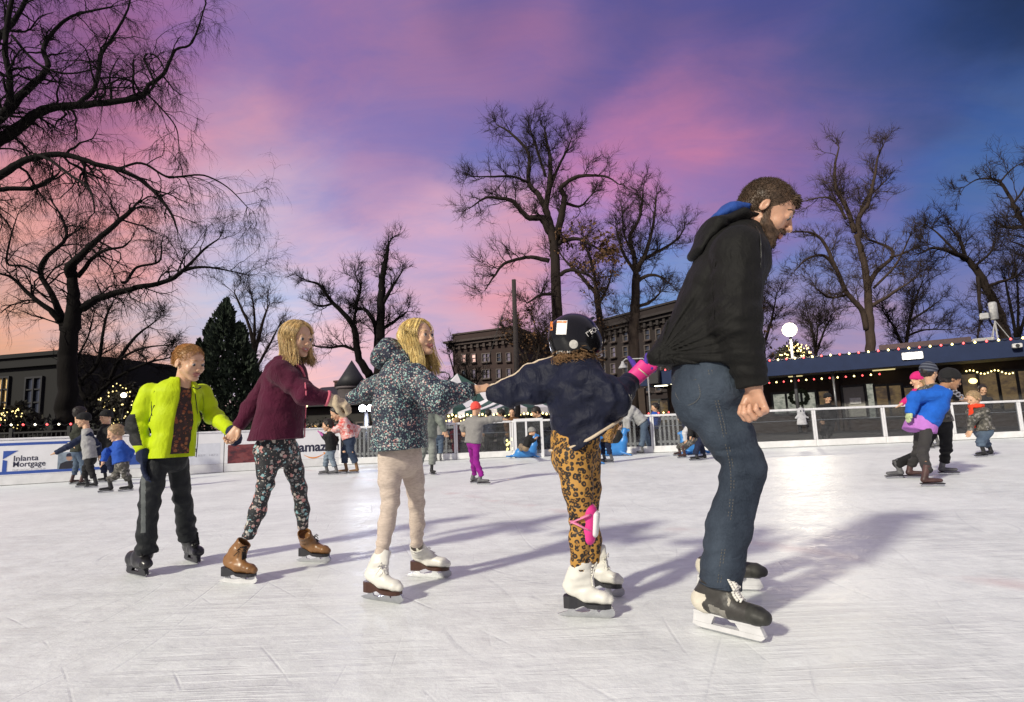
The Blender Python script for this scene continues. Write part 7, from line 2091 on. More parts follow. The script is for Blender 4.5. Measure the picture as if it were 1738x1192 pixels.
# ---------------------------------------------------------------- the girl in the patterned jacket
def patterned_girl():
    Y0 = 2.75
    q = lambda x, y, dy=0.0: P(x, y, Y0 + dy)
    root = thing('person', 'blond girl in speckled navy jacket and beige leggings, third child from the left', 'person', V(-.50, 2.85, 0))
    fd, up = facing(-30, 9, 4)
    fr = Frame(q(709, 575, 0), fd, up, .192)
    neck = q(697, 622); lat = nrm(V(.25, 1, 0))
    shn, eln, wrn = q(703, 645, -.11), q(746, 676, -.16), q(801, 663, -.10)
    shf, elf, wrf = q(668, 645, .10), q(628, 660, .14), q(596, 676, .20)
    hl, kl, al = q(664, 778, -.03), q(663, 850, -.02), q(647, 943, .0)
    hr, kr, ar = q(695, 778, .08), q(707, 850, .18), q(707, 925, .26)
    F = SDF(V(-1.05, 2.35, .14), V(.02, 3.25, 1.36), .0045)
    grow_body(F, fr, neck, .036, q(680, 665), q(680, 755, .03), [[shn, eln, wrn], [shf, elf, wrf]], [[hl, kl, al], [hr, kr, ar]], True, 1.0, .35, .03, .85)
    add_hand(F, q(806, 662, -.10), nrm(q(835, 657, -.08) - q(806, 662, -.10)), V(.1, .6, -.75), 1, .78, (28, 50, 45), 0, (.75, .45, .3), 20, 1.12)
    F.seg(q(800, 663, -.10), q(808, 661, -.10), .022, .021, .01)
    body = F.build('body', [SKIN, LIP], root, lips_region(fr, 1))
    add_eyes(fr, body, (.035, .035, .035), (.1, 1, .12)); add_brows(fr, body, HAIR_HONEY, .016); add_teeth(fr, body)
    long_hair('hair', fr, HAIR_BLOND, root, 380, 1.0, 11, wave=.022, front_open=62, body=1.06, h=.0045, drop=V(.16, -.10, 0))
    JM = dotted('speckled_navy', (.013, .017, .036), [(.36, .50, .45), (.22, .40, .36), (.50, .50, .47), (.52, .28, .25), (.16, .30, .30)], 115, .43, .62, .022, [(180, .36, .32)], .6, 26)
    J = SDF(V(-1.05, 2.35, .60), V(.0, 3.15, 1.24), .0045)
    J.seg(q(684, 640), q(680, 690), V(.140, .100), V(.145, .116), .04, lat)
    J.seg(q(680, 690), q(678, 770), V(.145, .116), V(.150, .136), .05, lat, cb=.03)
    J.seg(q(690, 622), q(686, 645), V(.070, .062), V(.140, .10), .05, lat)
    J.cut(q(680, 762), V(0.02, 0, -1))
    J.chain([shf, elf, wrf], [V(.062, .060), V(.050, .049), V(.038, .036)], .03, cb=.012)
    J.chain([shn, eln, q(797, 664, -.10)], [V(.080, .078), V(.073, .070), V(.042, .040)], .035, cb=.012)
    J.wrinkle(.0065, 12, V(1, .3, .2), 2, 91)
    J.wrinkle(0.0032, 29, V(1, .3, .2), 2, 391)
    J.rings(eln, nrm(shn - wrn), .08, .008, 75, 92); J.rings(q(716, 662, -.15), V(.7, 0, .6), .07, .007, 70, 93)
    J.rings(q(640, 720, -.05), V(0, 0, 1), .12, .005, 55, 94); J.rings(elf, nrm(shf - wrf), .06, .006, 80, 95)
    jk = J.build('jacket', JM, root)
    Hd = SDF(V(-.85, 2.45, 1.02), V(-.28, 3.05, 1.36), .0045)
    Hd.seg(q(645, 612, .02), q(664, 598, .02), V(.085, .040), V(.115, .060), .04, lat)
    Hd.seg(q(664, 600, .02), q(692, 612, .0), V(.115, .055), V(.095, .040), .04, lat)
    Hd.seg(q(692, 616, .0), q(712, 630, -.01), V(.090, .036), V(.060, .026), .03, lat)
    Hd.wrinkle(.007, 14, lat, 2, 97)
    Hd.wrinkle(0.0035, 34, lat, 2, 397)
    Hd.build('hood', JM, jk)
    m = MB(); m.tube([q(793, 664.5, -.10), q(806, 661.5, -.10)], [.036, .029], 14); m.build('cuff', fabric('dark_knit', (.030, .026, .028), .9, 300, .5), jk, True)
    HT = heather('beige_heather', (.60, .50, .42), (.34, .27, .22), 46)
    T = SDF(V(-.88, 2.50, .16), V(-.25, 3.20, .86), .0042)
    T.seg(q(679, 745, .03), q(680, 778, .03), V(.112, .096), V(.110, .096), .02, lat)
    T.chain([hl + V(0, 0, .01), q(661, 815, -.03), kl, q(656, 890, -.01), al], [V(.061, .063), V(.051, .051), V(.040, .041), V(.038, .038), V(.029, .029)], .015, cb=.008)
    T.chain([hr + V(0, 0, .01), q(703, 815, .12), kr, q(708, 890, .22), ar], [V(.060, .060), V(.049, .049), V(.039, .039), V(.037, .037), V(.029, .029)], .015, cb=.008)
    T.wrinkle(.0022, 18, V(1, 0, .2), 2, 98)
    T.wrinkle(0.0011, 43, V(1, 0, .2), 2, 398); T.rings(kl, V(0, 0, 1), .06, .0035, 100, 99); T.rings(al + V(0, 0, .03), V(0, 0, 1), .05, .0035, 130, 100); T.rings(ar + V(0, 0, .03), V(0, 0, 1), .05, .0035, 130, 101); T.rings(kr, V(0, 0, 1), .06, .003, 100, 102)
    T.build('leggings', HT, root)
    figure_skate(root, G(618, 1016), G(684, 1026), al, BOOT_W, SOLE_BR, STEEL, LACE_W, .004, .035, .215)
    figure_skate(root, G(695, 979), G(767, 981), ar, BOOT_W, SOLE_BR, STEEL, LACE_W, .004, .035, .21)
patterned_girl()

# ---------------------------------------------------------------- the girl in maroon fleece
def maroon_girl():
    Y0 = 3.15
    q = lambda x, y, dy=0.0: P(x, y, Y0 + dy)
    root = thing('person', 'smiling girl in maroon fleece and floral black leggings, second child from the left', 'person', V(-1.37, 3.3, 0))
    fd, up = facing(-27, -6, 3)
    fr = Frame(q(504, 576, 0), fd, up, .205)
    neck = q(489, 622); lat = nrm(V(.35, 1, 0))
    shn, eln, wrn = q(478, 632, -.13), q(518, 668, -.16), q(559, 678, -.10)
    shf, elf, wrf = q(462, 640, .10), q(428, 690, .12), q(404, 724, .08)
    hl, kl, al = q(450, 765, -.02), q(451, 820, -.02), q(421, 912, .0)
    hr, kr, ar = q(490, 765, .10), q(508, 830, .20), q(514, 895, .30)
    F = SDF(V(-1.95, 2.75, .12), V(-.88, 3.70, 1.46), .0048)
    grow_body(F, fr, neck, .038, q(478, 655), q(470, 750, .03), [[shn, eln, wrn], [shf, elf, wrf]], [[hl, kl, al], [hr, kr, ar]], True, 1.0, .5, .03, .9)
    add_hand(F, wrf, nrm(q(393, 742, .06) - wrf), V(.2, -.9, .2), -1, .80, (25, 45, 40), 0, (.8, .4, .3), 20, 1.1)
    body = F.build('body', [SKIN, LIP], root, lips_region(fr, 1))
    add_eyes(fr, body, (.035, .035, .035), (.1, 1, -.1)); add_brows(fr, body, HAIR_HONEY, .016); add_teeth(fr, body)
    long_hair('hair', fr, HAIR_HONEY, root, 380, .78, 21, wave=.030, front_open=62, body=1.06, h=.0048, curl=.2, drop=V(.10, -.06, 0))
    FL = fabric('maroon_fleece', (.062, .006, .023), .9, 420, .45, .2, None, .5)
    J = SDF(V(-1.95, 2.75, .66), V(-.85, 3.60, 1.30), .0048)
    J.seg(q(484, 634), q(480, 680), V(.128, .086), V(.128, .096), .04, lat)
    J.seg(q(480, 680), q(468, 752), V(.128, .098), V(.150, .140), .05, lat, cb=.03)
    J.seg(q(490, 612), q(487, 640), V(.062, .055), V(.140, .09), .05, lat, ca=.015)
    J.cut(q(468, 746), V(.02, 0, -1))
    J.chain([shf, elf, wrf], [V(.060, .058), V(.050, .048), V(.036, .034)], .03, cb=.012)
    J.chain([shn, eln, q(555, 676, -.11)], [V(.068, .066), V(.056, .054), V(.038, .036)], .028, cb=.012)
    J.wrinkle(.0055, 11, V(1, .3, .2), 2, 111)
    J.wrinkle(0.0027, 26, V(1, .3, .2), 2, 411)
    J.rings(q(508, 660, -.16), nrm(shn - wrn), .08, .006, 70, 112); J.rings(q(505, 700, -.08), V(.5, 0, .8), .10, .006, 50, 113); J.rings(elf, nrm(shf - wrf), .06, .006, 75, 114)
    jk = J.build('fleece_jacket', FL, root)
    PT = fabric('pink_trim', (.62, .14, .20), .6, 600)
    seam(J, [(518, 650), (519.5, 670), (518.5, 700), (517, 742)], .0038, 'zip_trim', PT, jk, .000)
    ax = nrm(eln - wrn)
    m = MB(); c0 = q(555, 676, -.11); m.tube([c0 + ax * .004, c0 - ax * .010], [.0435, .042], 16); m.build('cuff_trim', PT, jk, True)
    cp, cr_ = smooth_poly([q(503, 618, -.06), q(512, 626, -.05), q(517, 640, -.04)], [.006] * 3, 5); MB().tube(cp, cr_, 7).build('collar_trim', PT, jk, True)
    # cream glove holding the next hand
    CG = fabric('cream_glove', (.56, .46, .32), .85, 500, .4)
    GL = SDF(q(580, 685) - .19, q(580, 685) + .19, .0034)
    GL.seg(q(556, 677, -.11), q(566, 680, -.10), .034, .034, .02)
    add_hand(GL, q(562, 678, -.10), nrm(q(602, 690, -.06) - q(562, 678, -.10)), V(.05, .55, -.8), -1, .98, (50, 70, 50), .0, (.75, .30, .65), 35, 1.30)
    GL.rings(q(565, 680, -.1), V(1, 0, 0), .05, .003, 120, 3)
    GL.build('glove', CG, root)
    FP = dotted('floral_black', (.012, .013, .016), [(.50, .24, .22), (.22, .40, .42), (.50, .46, .40), (.20, .20, .20), (.42, .34, .30)], 40, .42, .66, .026, [(110, .34, .40)], .7)
    T = SDF(V(-1.72, 2.85, .14), V(-.98, 3.75, .92), .0045)
    T.seg(q(470, 735, .03), q(470, 768, .03), V(.103, .090), V(.100, .088), .02, lat)
    T.chain([hl, q(453, 795, -.02), kl, q(437, 868, -.01), al], [V(.060, .062), V(.049, .049), V(.039, .039), V(.040, .039), V(.030, .030)], .03, cb=.008)
    T.chain([hr, q(500, 800, .15), kr, q(513, 865, .26), ar], [V(.060, .060), V(.047, .047), V(.039, .038), V(.038, .037), V(.030, .030)], .03, cb=.008)
    T.wrinkle(.0025, 18, V(1, 0, .2), 2, 118)
    T.wrinkle(0.0013, 43, V(1, 0, .2), 2, 418); T.rings(kl, V(0, 0, 1), .06, .0035, 100, 119); T.rings(al + V(0, 0, .04), V(0, 0, 1), .05, .0035, 130, 120)
    T.build('leggings', FP, root)
    figure_skate(root, G(371, 988), G(441, 992), al, BOOT_BR, SOLE_BK, PLWHITE, LACE_BK, .0042, .038, .215)
    figure_skate(root, G(503, 953), G(565, 956), ar, BOOT_BR, SOLE_BK, STEEL, LACE_BK, .0042, .038, .205)
maroon_girl()

# ---------------------------------------------------------------- the boy in yellow
def yellow_boy():
    Y0 = 3.42
    q = lambda x, y, dy=0.0: P(x, y, Y0 + dy)
    root = thing('person', 'ginger haired boy in bright yellow jacket at the tail of the line', 'person', V(-2.1, 3.5, 0))
    fd, up = facing(-20, -13, 4)
    fr = Frame(q(321, 616, -.02), fd, up, .215)
    neck = q(309, 660); lat = nrm(V(.62, .78, 0))
    shl, ell_, wrl = q(256, 668, -.04), q(232, 722, -.04), q(243, 770, -.08)
    shr, elr, wrr = q(342, 668, .14), q(362, 705, .16), q(392, 731, .02)
    hl, kl, al = q(266, 785, -.02), q(254, 850, -.05), q(248, 940, -.02)
    hr, kr, ar = q(302, 785, .10), q(310, 845, .16), q(316, 905, .26)
    F = SDF(V(-2.62, 3.0, .12), V(-1.45, 4.0, 1.44), .005)
    grow_body(F, fr, neck, .042, q(300, 690), q(290, 780, .03), [[shl, ell_, wrl], [shr, elr, wrr]], [[hl, kl, al], [hr, kr, ar]], True, .6, .0, .03, .92)
    body = F.build('body', [SKIN, LIP], root, lips_region(fr, .6))
    add_eyes(fr, body, (.035, .035, .035), (.1, 1, -.35)); add_brows(fr, body, HAIR_GINGER, .016)
    short_hair('hair', fr, HAIR_GINGER, root, 6000, .06, low=-.10, lift=.30, seed=31, fringe=.6, h=.0046, g=.995)
    S_ = SDF(V(-2.50, 3.0, .68), V(-1.60, 3.9, 1.20), .005)
    S_.seg(q(304, 668), q(300, 710), V(.104, .068), V(.104, .080), .04, lat)
    S_.seg(q(300, 710), q(292, 774), V(.104, .080), V(.106, .086), .04, lat, cb=.02)
    S_.wrinkle(.006, 12, lat, 2, 131)
    S_.wrinkle(0.0030, 29, lat, 2, 431)
    SH_ = dotted('rust_print', (.030, .014, .012), [(.20, .055, .020), (.10, .03, .018), (.28, .10, .04), (.05, .02, .02)], 48, .48, .7, .012, [(120, .3, .3)], .8)
    S_.build('shirt', SH_, root)
    YJ = fabric('hi_vis_yellow', (.45, .58, .006), .55, 900, .25, .06, None, .1)
    YB_ = fabric('yellow_jacket_black', (.014, .015, .015), .6, 900, .3)
    J = SDF(V(-2.66, 2.95, .66), V(-1.42, 4.0, 1.26), .0048)
    J.seg(q(301, 668), q(298, 710), V(.128, .090), V(.122, .100), .04, lat)
    J.seg(q(298, 710), q(291, 790), V(.122, .100), V(.122, .108), .04, lat, cb=.02)
    J.seg(q(309, 644), q(306, 666), V(.058, .055), V(.120, .085), .04, lat, ca=.012)
    J.chain([shl, ell_, wrl + V(0, 0, .015)], [V(.064, .062), V(.056, .054), V(.044, .042)], .025, cb=.010)
    J.chain([shr, elr, wrr], [V(.062, .060), V(.050, .048), V(.038, .036)], .025, cb=.010)
    fw = nrm(V(.78, -.62, 0)); ctr_ = lambda x, y, o: q(x, y) + fw * o
    J.seg(ctr_(311, 640, .10), ctr_(309, 690, .13), V(.036, .10), V(.062, .10), .012, lat, 's')
    J.seg(ctr_(309, 690, .13), ctr_(299, 800, .15), V(.062, .10), V(.150, .11), .012, lat, 's')
    J.seg(q(309, 640), q(309, 664), V(.054, .050), V(.056, .052), .008, lat, 's')
    J.cut(q(292, 782), V(.04, 0, -1))
    J.wrinkle(.0050, 11, V(.3, 0, 1), 2, 141)
    J.wrinkle(.0025, 26, V(.3, 0, 1), 2, 441)
    J.rings(ell_, nrm(shl - wrl), .08, .007, 70, 142); J.rings(elr, nrm(shr - wrr), .08, .007, 75, 143); J.rings(q(250, 740, -.05), V(0, 0, 1), .08, .005, 60, 144)
    za, zb_ = q(0, 705)[2], q(0, 758)[2]
    def reg(p):
        u = proj(p); x, y = u[:, 0], u[:, 1]
        r_ = np.zeros(len(p), int)
        edge = 222 + (y - 690) * .24 + 4
        r_[(y > 703) & (y < 757) & (x < edge) & (x < 252)] = 1
        return r_
    jk = J.build('jacket', [YJ, YB_], root, reg)
    seam(J, [(262, 688), (258, 700), (254, 716)], .0035, 'chest_zip', YB_, jk)
    seam(J, [(331, 668), (335, 700), (336, 740), (333, 776)], .0026, 'zipper', YB_, jk)
    seam(J, [(262, 664), (257, 684), (258, 706)], .0022, 'armhole_seam', YB_, jk)
    seam(J, [(344, 668), (346, 690), (342, 712)], .0020, 'armhole_seam', pm('yellow_seam_dark', (.25, .33, .004), .7), jk)  # seam line in a darker yellow than the jacket
    seam(J, [(327, 657), (334, 661), (341, 657)], .004, 'collar_edge', YB_, jk)
    NG = fabric('navy_glove', (.016, .022, .050), .85, 500, .4)
    GL = SDF(wrl - .20, wrl + .20, .0036)
    GL.seg(wrl + V(0, 0, .03), wrl - V(0, 0, .02), .036, .036, .02)
    add_hand(GL, wrl - V(0, 0, .01), V(.18, -.1, -1), V(.8, .3, .1), -1, .98, (10, 16, 14), .0, (.8, .45, .35), 15, 1.45)
    GL.build('glove', NG, root)
    GL = SDF(wrr - .20, wrr + .20, .0036)
    GL.seg(wrr, q(397, 734, .0), .036, .034, .02)
    add_hand(GL, q(394, 732, .01), nrm(q(412, 741, -.06) - q(394, 732, .0)), V(-.1, -.7, -.5), 1, .92, (40, 60, 50), .02, (.7, .4, .5), 15, 1.35)
    GL.build('glove', NG, root)
    PB = fabric('black_track', (.014, .016, .018), .6, 900, .25)
    T = SDF(V(-2.55, 3.05, .12), V(-1.70, 4.1, .90), .0048)
    T.seg(q(292, 768, .03), q(288, 788, .03), V(.096, .080), V(.088, .074), .03, lat, cb=.045)
    T.chain([hl, q(259, 820, -.04), kl, q(249, 900, -.04), q(248, 948, -.02)], [V(.062, .064), V(.060, .060), V(.053, .053), V(.050, .050), V(.058, .056)], .015, cb=.012)
    T.chain([hr, q(307, 820, .13), kr, q(315, 885, .22), q(318, 912, .26)], [V(.060, .062), V(.053, .053), V(.048, .048), V(.052, .050), V(.057, .055)], .015, cb=.012)
    T.wrinkle(.0055, 11, V(1, 0, .4), 2, 151)
    T.wrinkle(0.0027, 26, V(1, 0, .4), 2, 451); T.rings(kl, V(0, 0, 1), .08, .006, 75, 152); T.rings(q(248, 925, -.02), V(.1, 0, 1), .07, .009, 80, 153); T.rings(kr, V(0, 0, 1), .07, .006, 80, 154); T.rings(q(318, 895, .24), V(.1, 0, 1), .06, .008, 85, 155)
    def reg2(p):
        u = proj(p); x, y = u[:, 0], u[:, 1]
        return ((x > 239) & (x < 247) & (y > 790) & (y < 905) & (p[:, 1] < Y0)).astype(int)
    T.build('trousers', [PB, fabric('grey_stripe', (.10, .11, .11), .7)], root, reg2)
    figure_skate_b = pm('boot_black_gloss', (.014, .014, .015), .30, .3, 12, .12, 70, .003, spec=.5)
    hockey_skate(root, G(217, 974), G(217, 974) + V(.19, -.12, 0), al, figure_skate_b, SOLE_BK, STEEL, LACE_BK, .0040, .040, .20, None, None, .040)
    hockey_skate(root, G(315, 951), G(315, 951) + V(.17, -.15, 0), ar, figure_skate_b, SOLE_BK, STEEL, LACE_BK, .0040, .040, .20, None, None, .040)
yellow_boy()
# ------------------------------------------------------------------ the other skaters and bystanders
def bg_person(label, head, hp, yaw, neck, hip, tw, arms, feet, top, bottom, boots, hair=None, hat=None, Y=None, knees=None, hem=None, pitch=-10, gloves=None, group=None, ground=0.0, skin=SKIN, h=.0095, tl=.75, legr=1.0, scarf=None, toes=None, skates=True, long=False, sleeve=None):
    """head, neck, hip: photo spots; hp: head height there; tw: half width of the trunk; arms: [(elbow, hand)], feet: blade spots"""
    if Y is None: Y = float(np.mean([G(*f)[1] for f in feet]))
    q = lambda x, y, dy=0.0: P(x, y, Y + dy)
    m_ = lambda px: px / FPX * Y
    fpos = [G(*f) if ground == 0 else q(*f) for f in feet]
    rt = thing('person', label, 'person', V(np.mean([f[0] for f in fpos]), np.mean([f[1] for f in fpos]), ground), group)
    fd, up = facing(yaw, pitch); H = m_(hp); fr = Frame(q(*head), fd, up, H)
    fh, _ = facing(yaw); lat = np.cross(fh, V(0, 0, 1)); W = m_(tw)
    N_k, HP = q(*neck), q(*hip); tr = nrm(N_k - HP)
    lat = nrm(lat - tr * (lat @ tr))
    sgn = [1, -1]
    shs = [N_k - tr * W * .55 + lat * s * W * .82 for s in sgn]
    A = []
    for i, a in enumerate(arms):
        dy = a[2] if len(a) > 2 else (-.08 if i == 0 else .10)
        A.append([q(*a[0], dy), q(*a[1], dy)])
    # each arm starts at the nearer shoulder
    if len(A) == 2:
        d1 = np.linalg.norm(A[0][0] - shs[0]) + np.linalg.norm(A[1][0] - shs[1]); d2 = np.linalg.norm(A[0][0] - shs[1]) + np.linalg.norm(A[1][0] - shs[0])
        if d2 < d1: shs = shs[::-1]
    fp = [V(f[0], f[1], ground) for f in fpos]
    anks = [f + V(0, 0, .16 * H / .2) for f in fp]
    hips = [HP + lat * s * W * .42 - tr * W * .2 for s in sgn]
    if np.linalg.norm(hips[0] - fp[0]) + np.linalg.norm(hips[1] - fp[1]) > np.linalg.norm(hips[1] - fp[0]) + np.linalg.norm(hips[0] - fp[1]): hips = hips[::-1]
    if knees is None: kn = [(a + b) / 2 + fh * W * .22 for a, b in zip(hips, anks)]
    else: kn = [q(*k, (a[1] + b[1]) / 2 - Y) for k, a, b in zip(knees, hips, anks)]
    allp = np.array([fr.c, N_k, HP] + shs + [p for a in A for p in a] + anks + kn + fp)
    lo, hi = allp.min(0) - .26, allp.max(0) + .26
    F = SDF(lo, hi, h)
    add_head(F, fr, N_k - tr * W * .3, H * .20, H < .21, 0, 0, detail=H / h > 14)
    F.seg(N_k - tr * W * .4, HP, V(W * .45, W * .32), V(W * .40, W * .32), .02, lat)
    for i, a in enumerate(A):
        F.chain([N_k - tr * W * .5, shs[i], a[0], a[1]], [W * .2, W * .18, W * .15, W * .13], .01)
        d = nrm(a[1] - a[0]); 
        F.seg(a[1], a[1] + d * H * .16, V(H * .19, H * .09), V(H * .17, H * .09), .02, lat)
        for k in range(4): F.seg(a[1] + d * H * .20 + lat * H * (.13 - .085 * k), a[1] + d * H * (.42 - .03 * abs(k - 1.3)) + lat * H * (.14 - .09 * k) + fh * H * .05, H * .042, H * .034, .006)
        F.seg(a[1] + d * H * .08 + lat * H * .14, a[1] + d * H * .22 + lat * H * .27, H * .055, H * .04, .01)
    for i in range(2): F.chain([HP, kn[i], anks[i]], [W * .25, W * .20, W * .14], .01)
    body = F.build('body', skin, rt)
    if H / FPX * 0 + H > .15:
        for s in (-1, 1):
            m = MB(); m.ball(fr(s * .135, .375, .0), H * .035, 8, 6); m.build('eye', pm('eye_dark', (.03, .025, .02), .25), body, True)
    # upper clothing
    J = SDF(lo, hi, h)
    J.seg(N_k - tr * W * .75, (N_k + HP) / 2, V(W * 1.0, W * .66), V(W * 1.0, W * .72), .05, lat)
    hm_ = HP if hem is None else q(*hem)
    J.seg((N_k + HP) / 2, hm_, V(W * 1.0, W * .72), V(W * 1.05, W * .82), .05, lat, cb=.015)
    J.seg(N_k + tr * W * .05, N_k - tr * W * .5, V(H * .27, H * .27), V(W * .8, W * .55), .04, lat, ca=.012)
    for i, a in enumerate(A): J.chain([shs[i], a[0], a[1]], [W * .44, W * .38, W * .30], .03, cb=.010)
    J.wrinkle(.013, 9, lat, 2, int(head[0]) % 97); J.wrinkle(.006, 22, None, 2, int(head[0]) % 91)
    for i, a in enumerate(A): J.rings(a[0], nrm(a[1] - shs[i]), .07, .008, 75, i)
    if sleeve is not None:
        S0 = [np.stack([shs[i], A[i][0], A[i][1]]) for i in range(len(A))]
        def reg(p):
            r = np.zeros(len(p), int)
            for c in S0:
                for j in (0, 1):
                    ab = c[j + 1] - c[j]; t = np.clip(((p - c[j]) @ ab) / (ab @ ab), .12 if j == 0 else 0, 1)
                    r[np.linalg.norm(p - c[j] - t[:, None] * ab, axis=1) < W * .48] = 1
            return r
        J.build('jacket', [top, sleeve], rt, reg)
    else:
        J.build('jacket', top, rt)
    T = SDF(lo, hi, h)
    T.seg(HP + tr * W * .3, HP - tr * W * .3, V(W * .86, W * .68), V(W * .86, W * .70), .03, lat)
    for i in range(2): T.chain([hips[i], kn[i], anks[i] - V(0, 0, .02)], [W * .50 * legr, W * .40 * legr, W * .36 * legr], .025, cb=.012)
    T.wrinkle(.010, 10, V(1, 0, .2), 2, int(head[0]) % 89)
    for i in range(2): T.rings(kn[i], V(0, 0, 1), .08, .007, 80, i); T.rings(anks[i] + V(0, 0, .06), V(0, 0, 1), .06, .007, 95, i + 3)
    T.build('trousers', bottom, rt)
    for i in range(2):
        ft = fh if toes is None else facing(toes[i])[0]
        sc = min(1.0, H / .2) * .80; o = fp[i]
        lift = .045 * sc if skates else .0
        B = SDF(o - .30 * sc, o + V(.30, .30, .40) * sc, h * .9)
        sd_ = np.cross(V(0, 0, 1), ft)
        B.seg(o - ft * .06 * sc + V(0, 0, lift + .035 * sc), o + ft * .13 * sc + V(0, 0, lift + .03 * sc), V(.030, .032) * sc, V(.033, .024) * sc, .012, sd_)
        B.seg(o - ft * .05 * sc + V(0, 0, lift + .04 * sc), anks[i] + V(0, 0, .03) - ft * .0, V(.034, .038) * sc, V(.036, .040) * sc, .015, sd_, cb=.01)
        B.cut(o + V(0, 0, lift), -V(0, 0, 1))
        bt = B.build('skate' if skates else 'shoe', boots, rt)
        if skates:
            m = MB(); m.box(o + ft * .035 * sc + V(0, 0, lift - .006), (.26 * sc, .07 * sc, .012), np.stack([ft, sd_, V(0, 0, 1)], 1)); m.build('sole', SOLE_BK, bt)
            extrude_profile(o - ft * .10 * sc, ft, sd_, [(0, .008), (.02 * sc, 0), (.25 * sc, 0), (.27 * sc, .014), (.26 * sc, lift - .012), (.20 * sc, lift - .012), (.18 * sc, .018), (.08 * sc, .018), (.06 * sc, lift - .012), (.02 * sc, lift - .012)], .006).build('blade', STEEL, bt)
    # hair or hat
    if hat is not None:
        B = SDF(fr.c - H * .9, fr.c + H * .9, h * .7)
        B.ell(fr(0, -.06, .17), H * V(.39, .47, .41), fr.axes, .01)
        B.cut(fr(0, .1, .02), nrm(-fr.u * 1.0 + fr.f * .38))
        B.seg(fr(-.28, .02, .14), fr(.28, .02, .14), H * .001, None, .01)
        B.ell(fr(0, -.05, .08), H * V(.385, .465, .08), (fr.r, nrm(fr.f + fr.u * .36), nrm(fr.u - fr.f * .36)), .02)
        B.wrinkle(.004, 24, fr.u, 3, 4)
        B.build('hat', hat, rt)
    if hair is not None:
        B = SDF(fr.c - H * 1.3, fr.c + H * .9, h * .7)
        g = 1.07 if hat is None else 1.0
        B.ell(fr(0, -.07, .14), H * V(.35 * g, .44 * g, .385 * g), fr.axes, .02)
        if long: B.seg(fr(0, -.22, 0), fr(0, -.26, -.62), H * V(.30, .18), H * V(.24, .10), .05, fr.r)
        else: B.ell(fr(0, -.22, -.08), H * V(.28, .24, .24), fr.axes, .03)
        B.cut(fr(0, .20, .10), nrm(fr.f - fr.u * .5))
        B.disp(lambda p: .012 * (vnoise(p * 55, 3) - .5), .05)
        B.build('hair', hair, rt)
    if gloves is not None:
        for i, a in enumerate(A):
            d = nrm(a[1] - a[0]); B = SDF(a[1] - .2, a[1] + .2, h * .8)
            B.seg(a[1] - d * .02, a[1] + d * H * .18, V(H * .21, H * .12), V(H * .22, H * .12), .02, lat)
            for k in range(4): B.seg(a[1] + d * H * .20 + lat * H * (.15 - .10 * k), a[1] + d * H * (.46 - .04 * abs(k - 1.3)) + lat * H * (.16 - .105 * k) + fh * H * .06, H * .062, H * .05, .006)
            B.seg(a[1] + d * H * .08 + lat * H * .14, a[1] + d * H * .25 + lat * H * .30, H * .075, H * .055, .01)
            B.build('glove', gloves, rt)
    if scarf is not None:
        B = SDF(N_k - .35, N_k + .35, h * .8)
        c = N_k + tr * H * .02
        for t in np.linspace(0, 2 * math.pi, 9):
            a_ = c + (lat * math.cos(t) + fh * math.sin(t)) * H * .30; b_ = c + (lat * math.cos(t + .7) + fh * math.sin(t + .7)) * H * .30
            B.seg(a_, b_, H * .13, None, .02)
        p0 = c + fh * H * .42; B.chain([p0, p0 - V(0, 0, H * .6) + fh * H * .08, p0 - V(0, 0, H * 1.5)], [V(H * .16, H * .07), V(H * .16, H * .06), V(H * .15, H * .05)], .02, lat)
        B.wrinkle(.008, 14, None, 2, 5)
        B.build('scarf', scarf, rt)
    return rt, fr, q

def fb(n, c, **k): return MATS.get(n) or fabric(n, c, **k)
HAIR_DARK = pm('hair_dark', (.016, .012, .010), .5, .4, 30); HAIR_SAND = pm('hair_sand', (.28, .19, .10), .5, .35, 30)
JEAN = denim('jean_mid', (.035, .055, .095), (.11, .15, .20)); JEAN_D = denim('jean_dark', (.014, .022, .045), (.05, .07, .11)); JEAN_L = denim('jean_light', (.09, .12, .16), (.22, .27, .32))
BLK = fb('black_cloth', (.014, .014, .015)); CHAR = fb('charcoal_cloth', (.035, .035, .037)); NAVY = fb('navy_cloth', (.014, .020, .048)); GREY = fb('grey_cloth', (.24, .24, .23)); GREYG = fb('grey_green_cloth', (.16, .18, .16))
CAMO = dotted('camo_cloth', (.07, .065, .055), [(.03, .03, .028), (.16, .15, .13), (.05, .05, .04), (.20, .19, .18)], 26, .55, .9, .03, None, .8)
BOOT_G = pm('boot_grey', (.10, .10, .105), .5, .4, 14); BOOT_M = pm('boot_maroon', (.06, .03, .028), .5, .5, 14); BOOT_T = pm('boot_tan', (.20, .11, .05), .5, .3, 12)
GR = 'skaters on the ice'
# left, before the board with the portrait
bg_person('boy in dark knit cap and grey shirt with one arm stretched out', (141.5, 713), 23, 215, (147, 729), (153, 778), 12.5, [((118, 757), (96, 768)), ((167, 757), (168, 773))], [(143, 827), (158, 828)], fb('pale_grey_shirt', (.30, .30, .30)), BLK, BOOT_BK, None, BLK, group=GR, sleeve=NAVY)
bg_person('person in olive coat and blue jeans behind the boy in the knit cap', (136, 702), 22, 60, (134, 718), (131, 766), 11, [((124, 738), (124, 756)), ((142, 738), (144, 756))], [(125, 822), (141, 822)], fb('olive_coat', (.035, .038, .028)), JEAN, BOOT_M, HAIR_DARK, group=GR)
bg_person('person in black coat and cap between the two boys by the portrait board', (180, 708), 22, 250, (181, 722), (183, 768), 13, [((170, 742), (172, 760)), ((194, 742), (193, 760))], [(176, 818), (190, 818)], BLK, NAVY, BOOT_BK, None, BLK, group=GR)
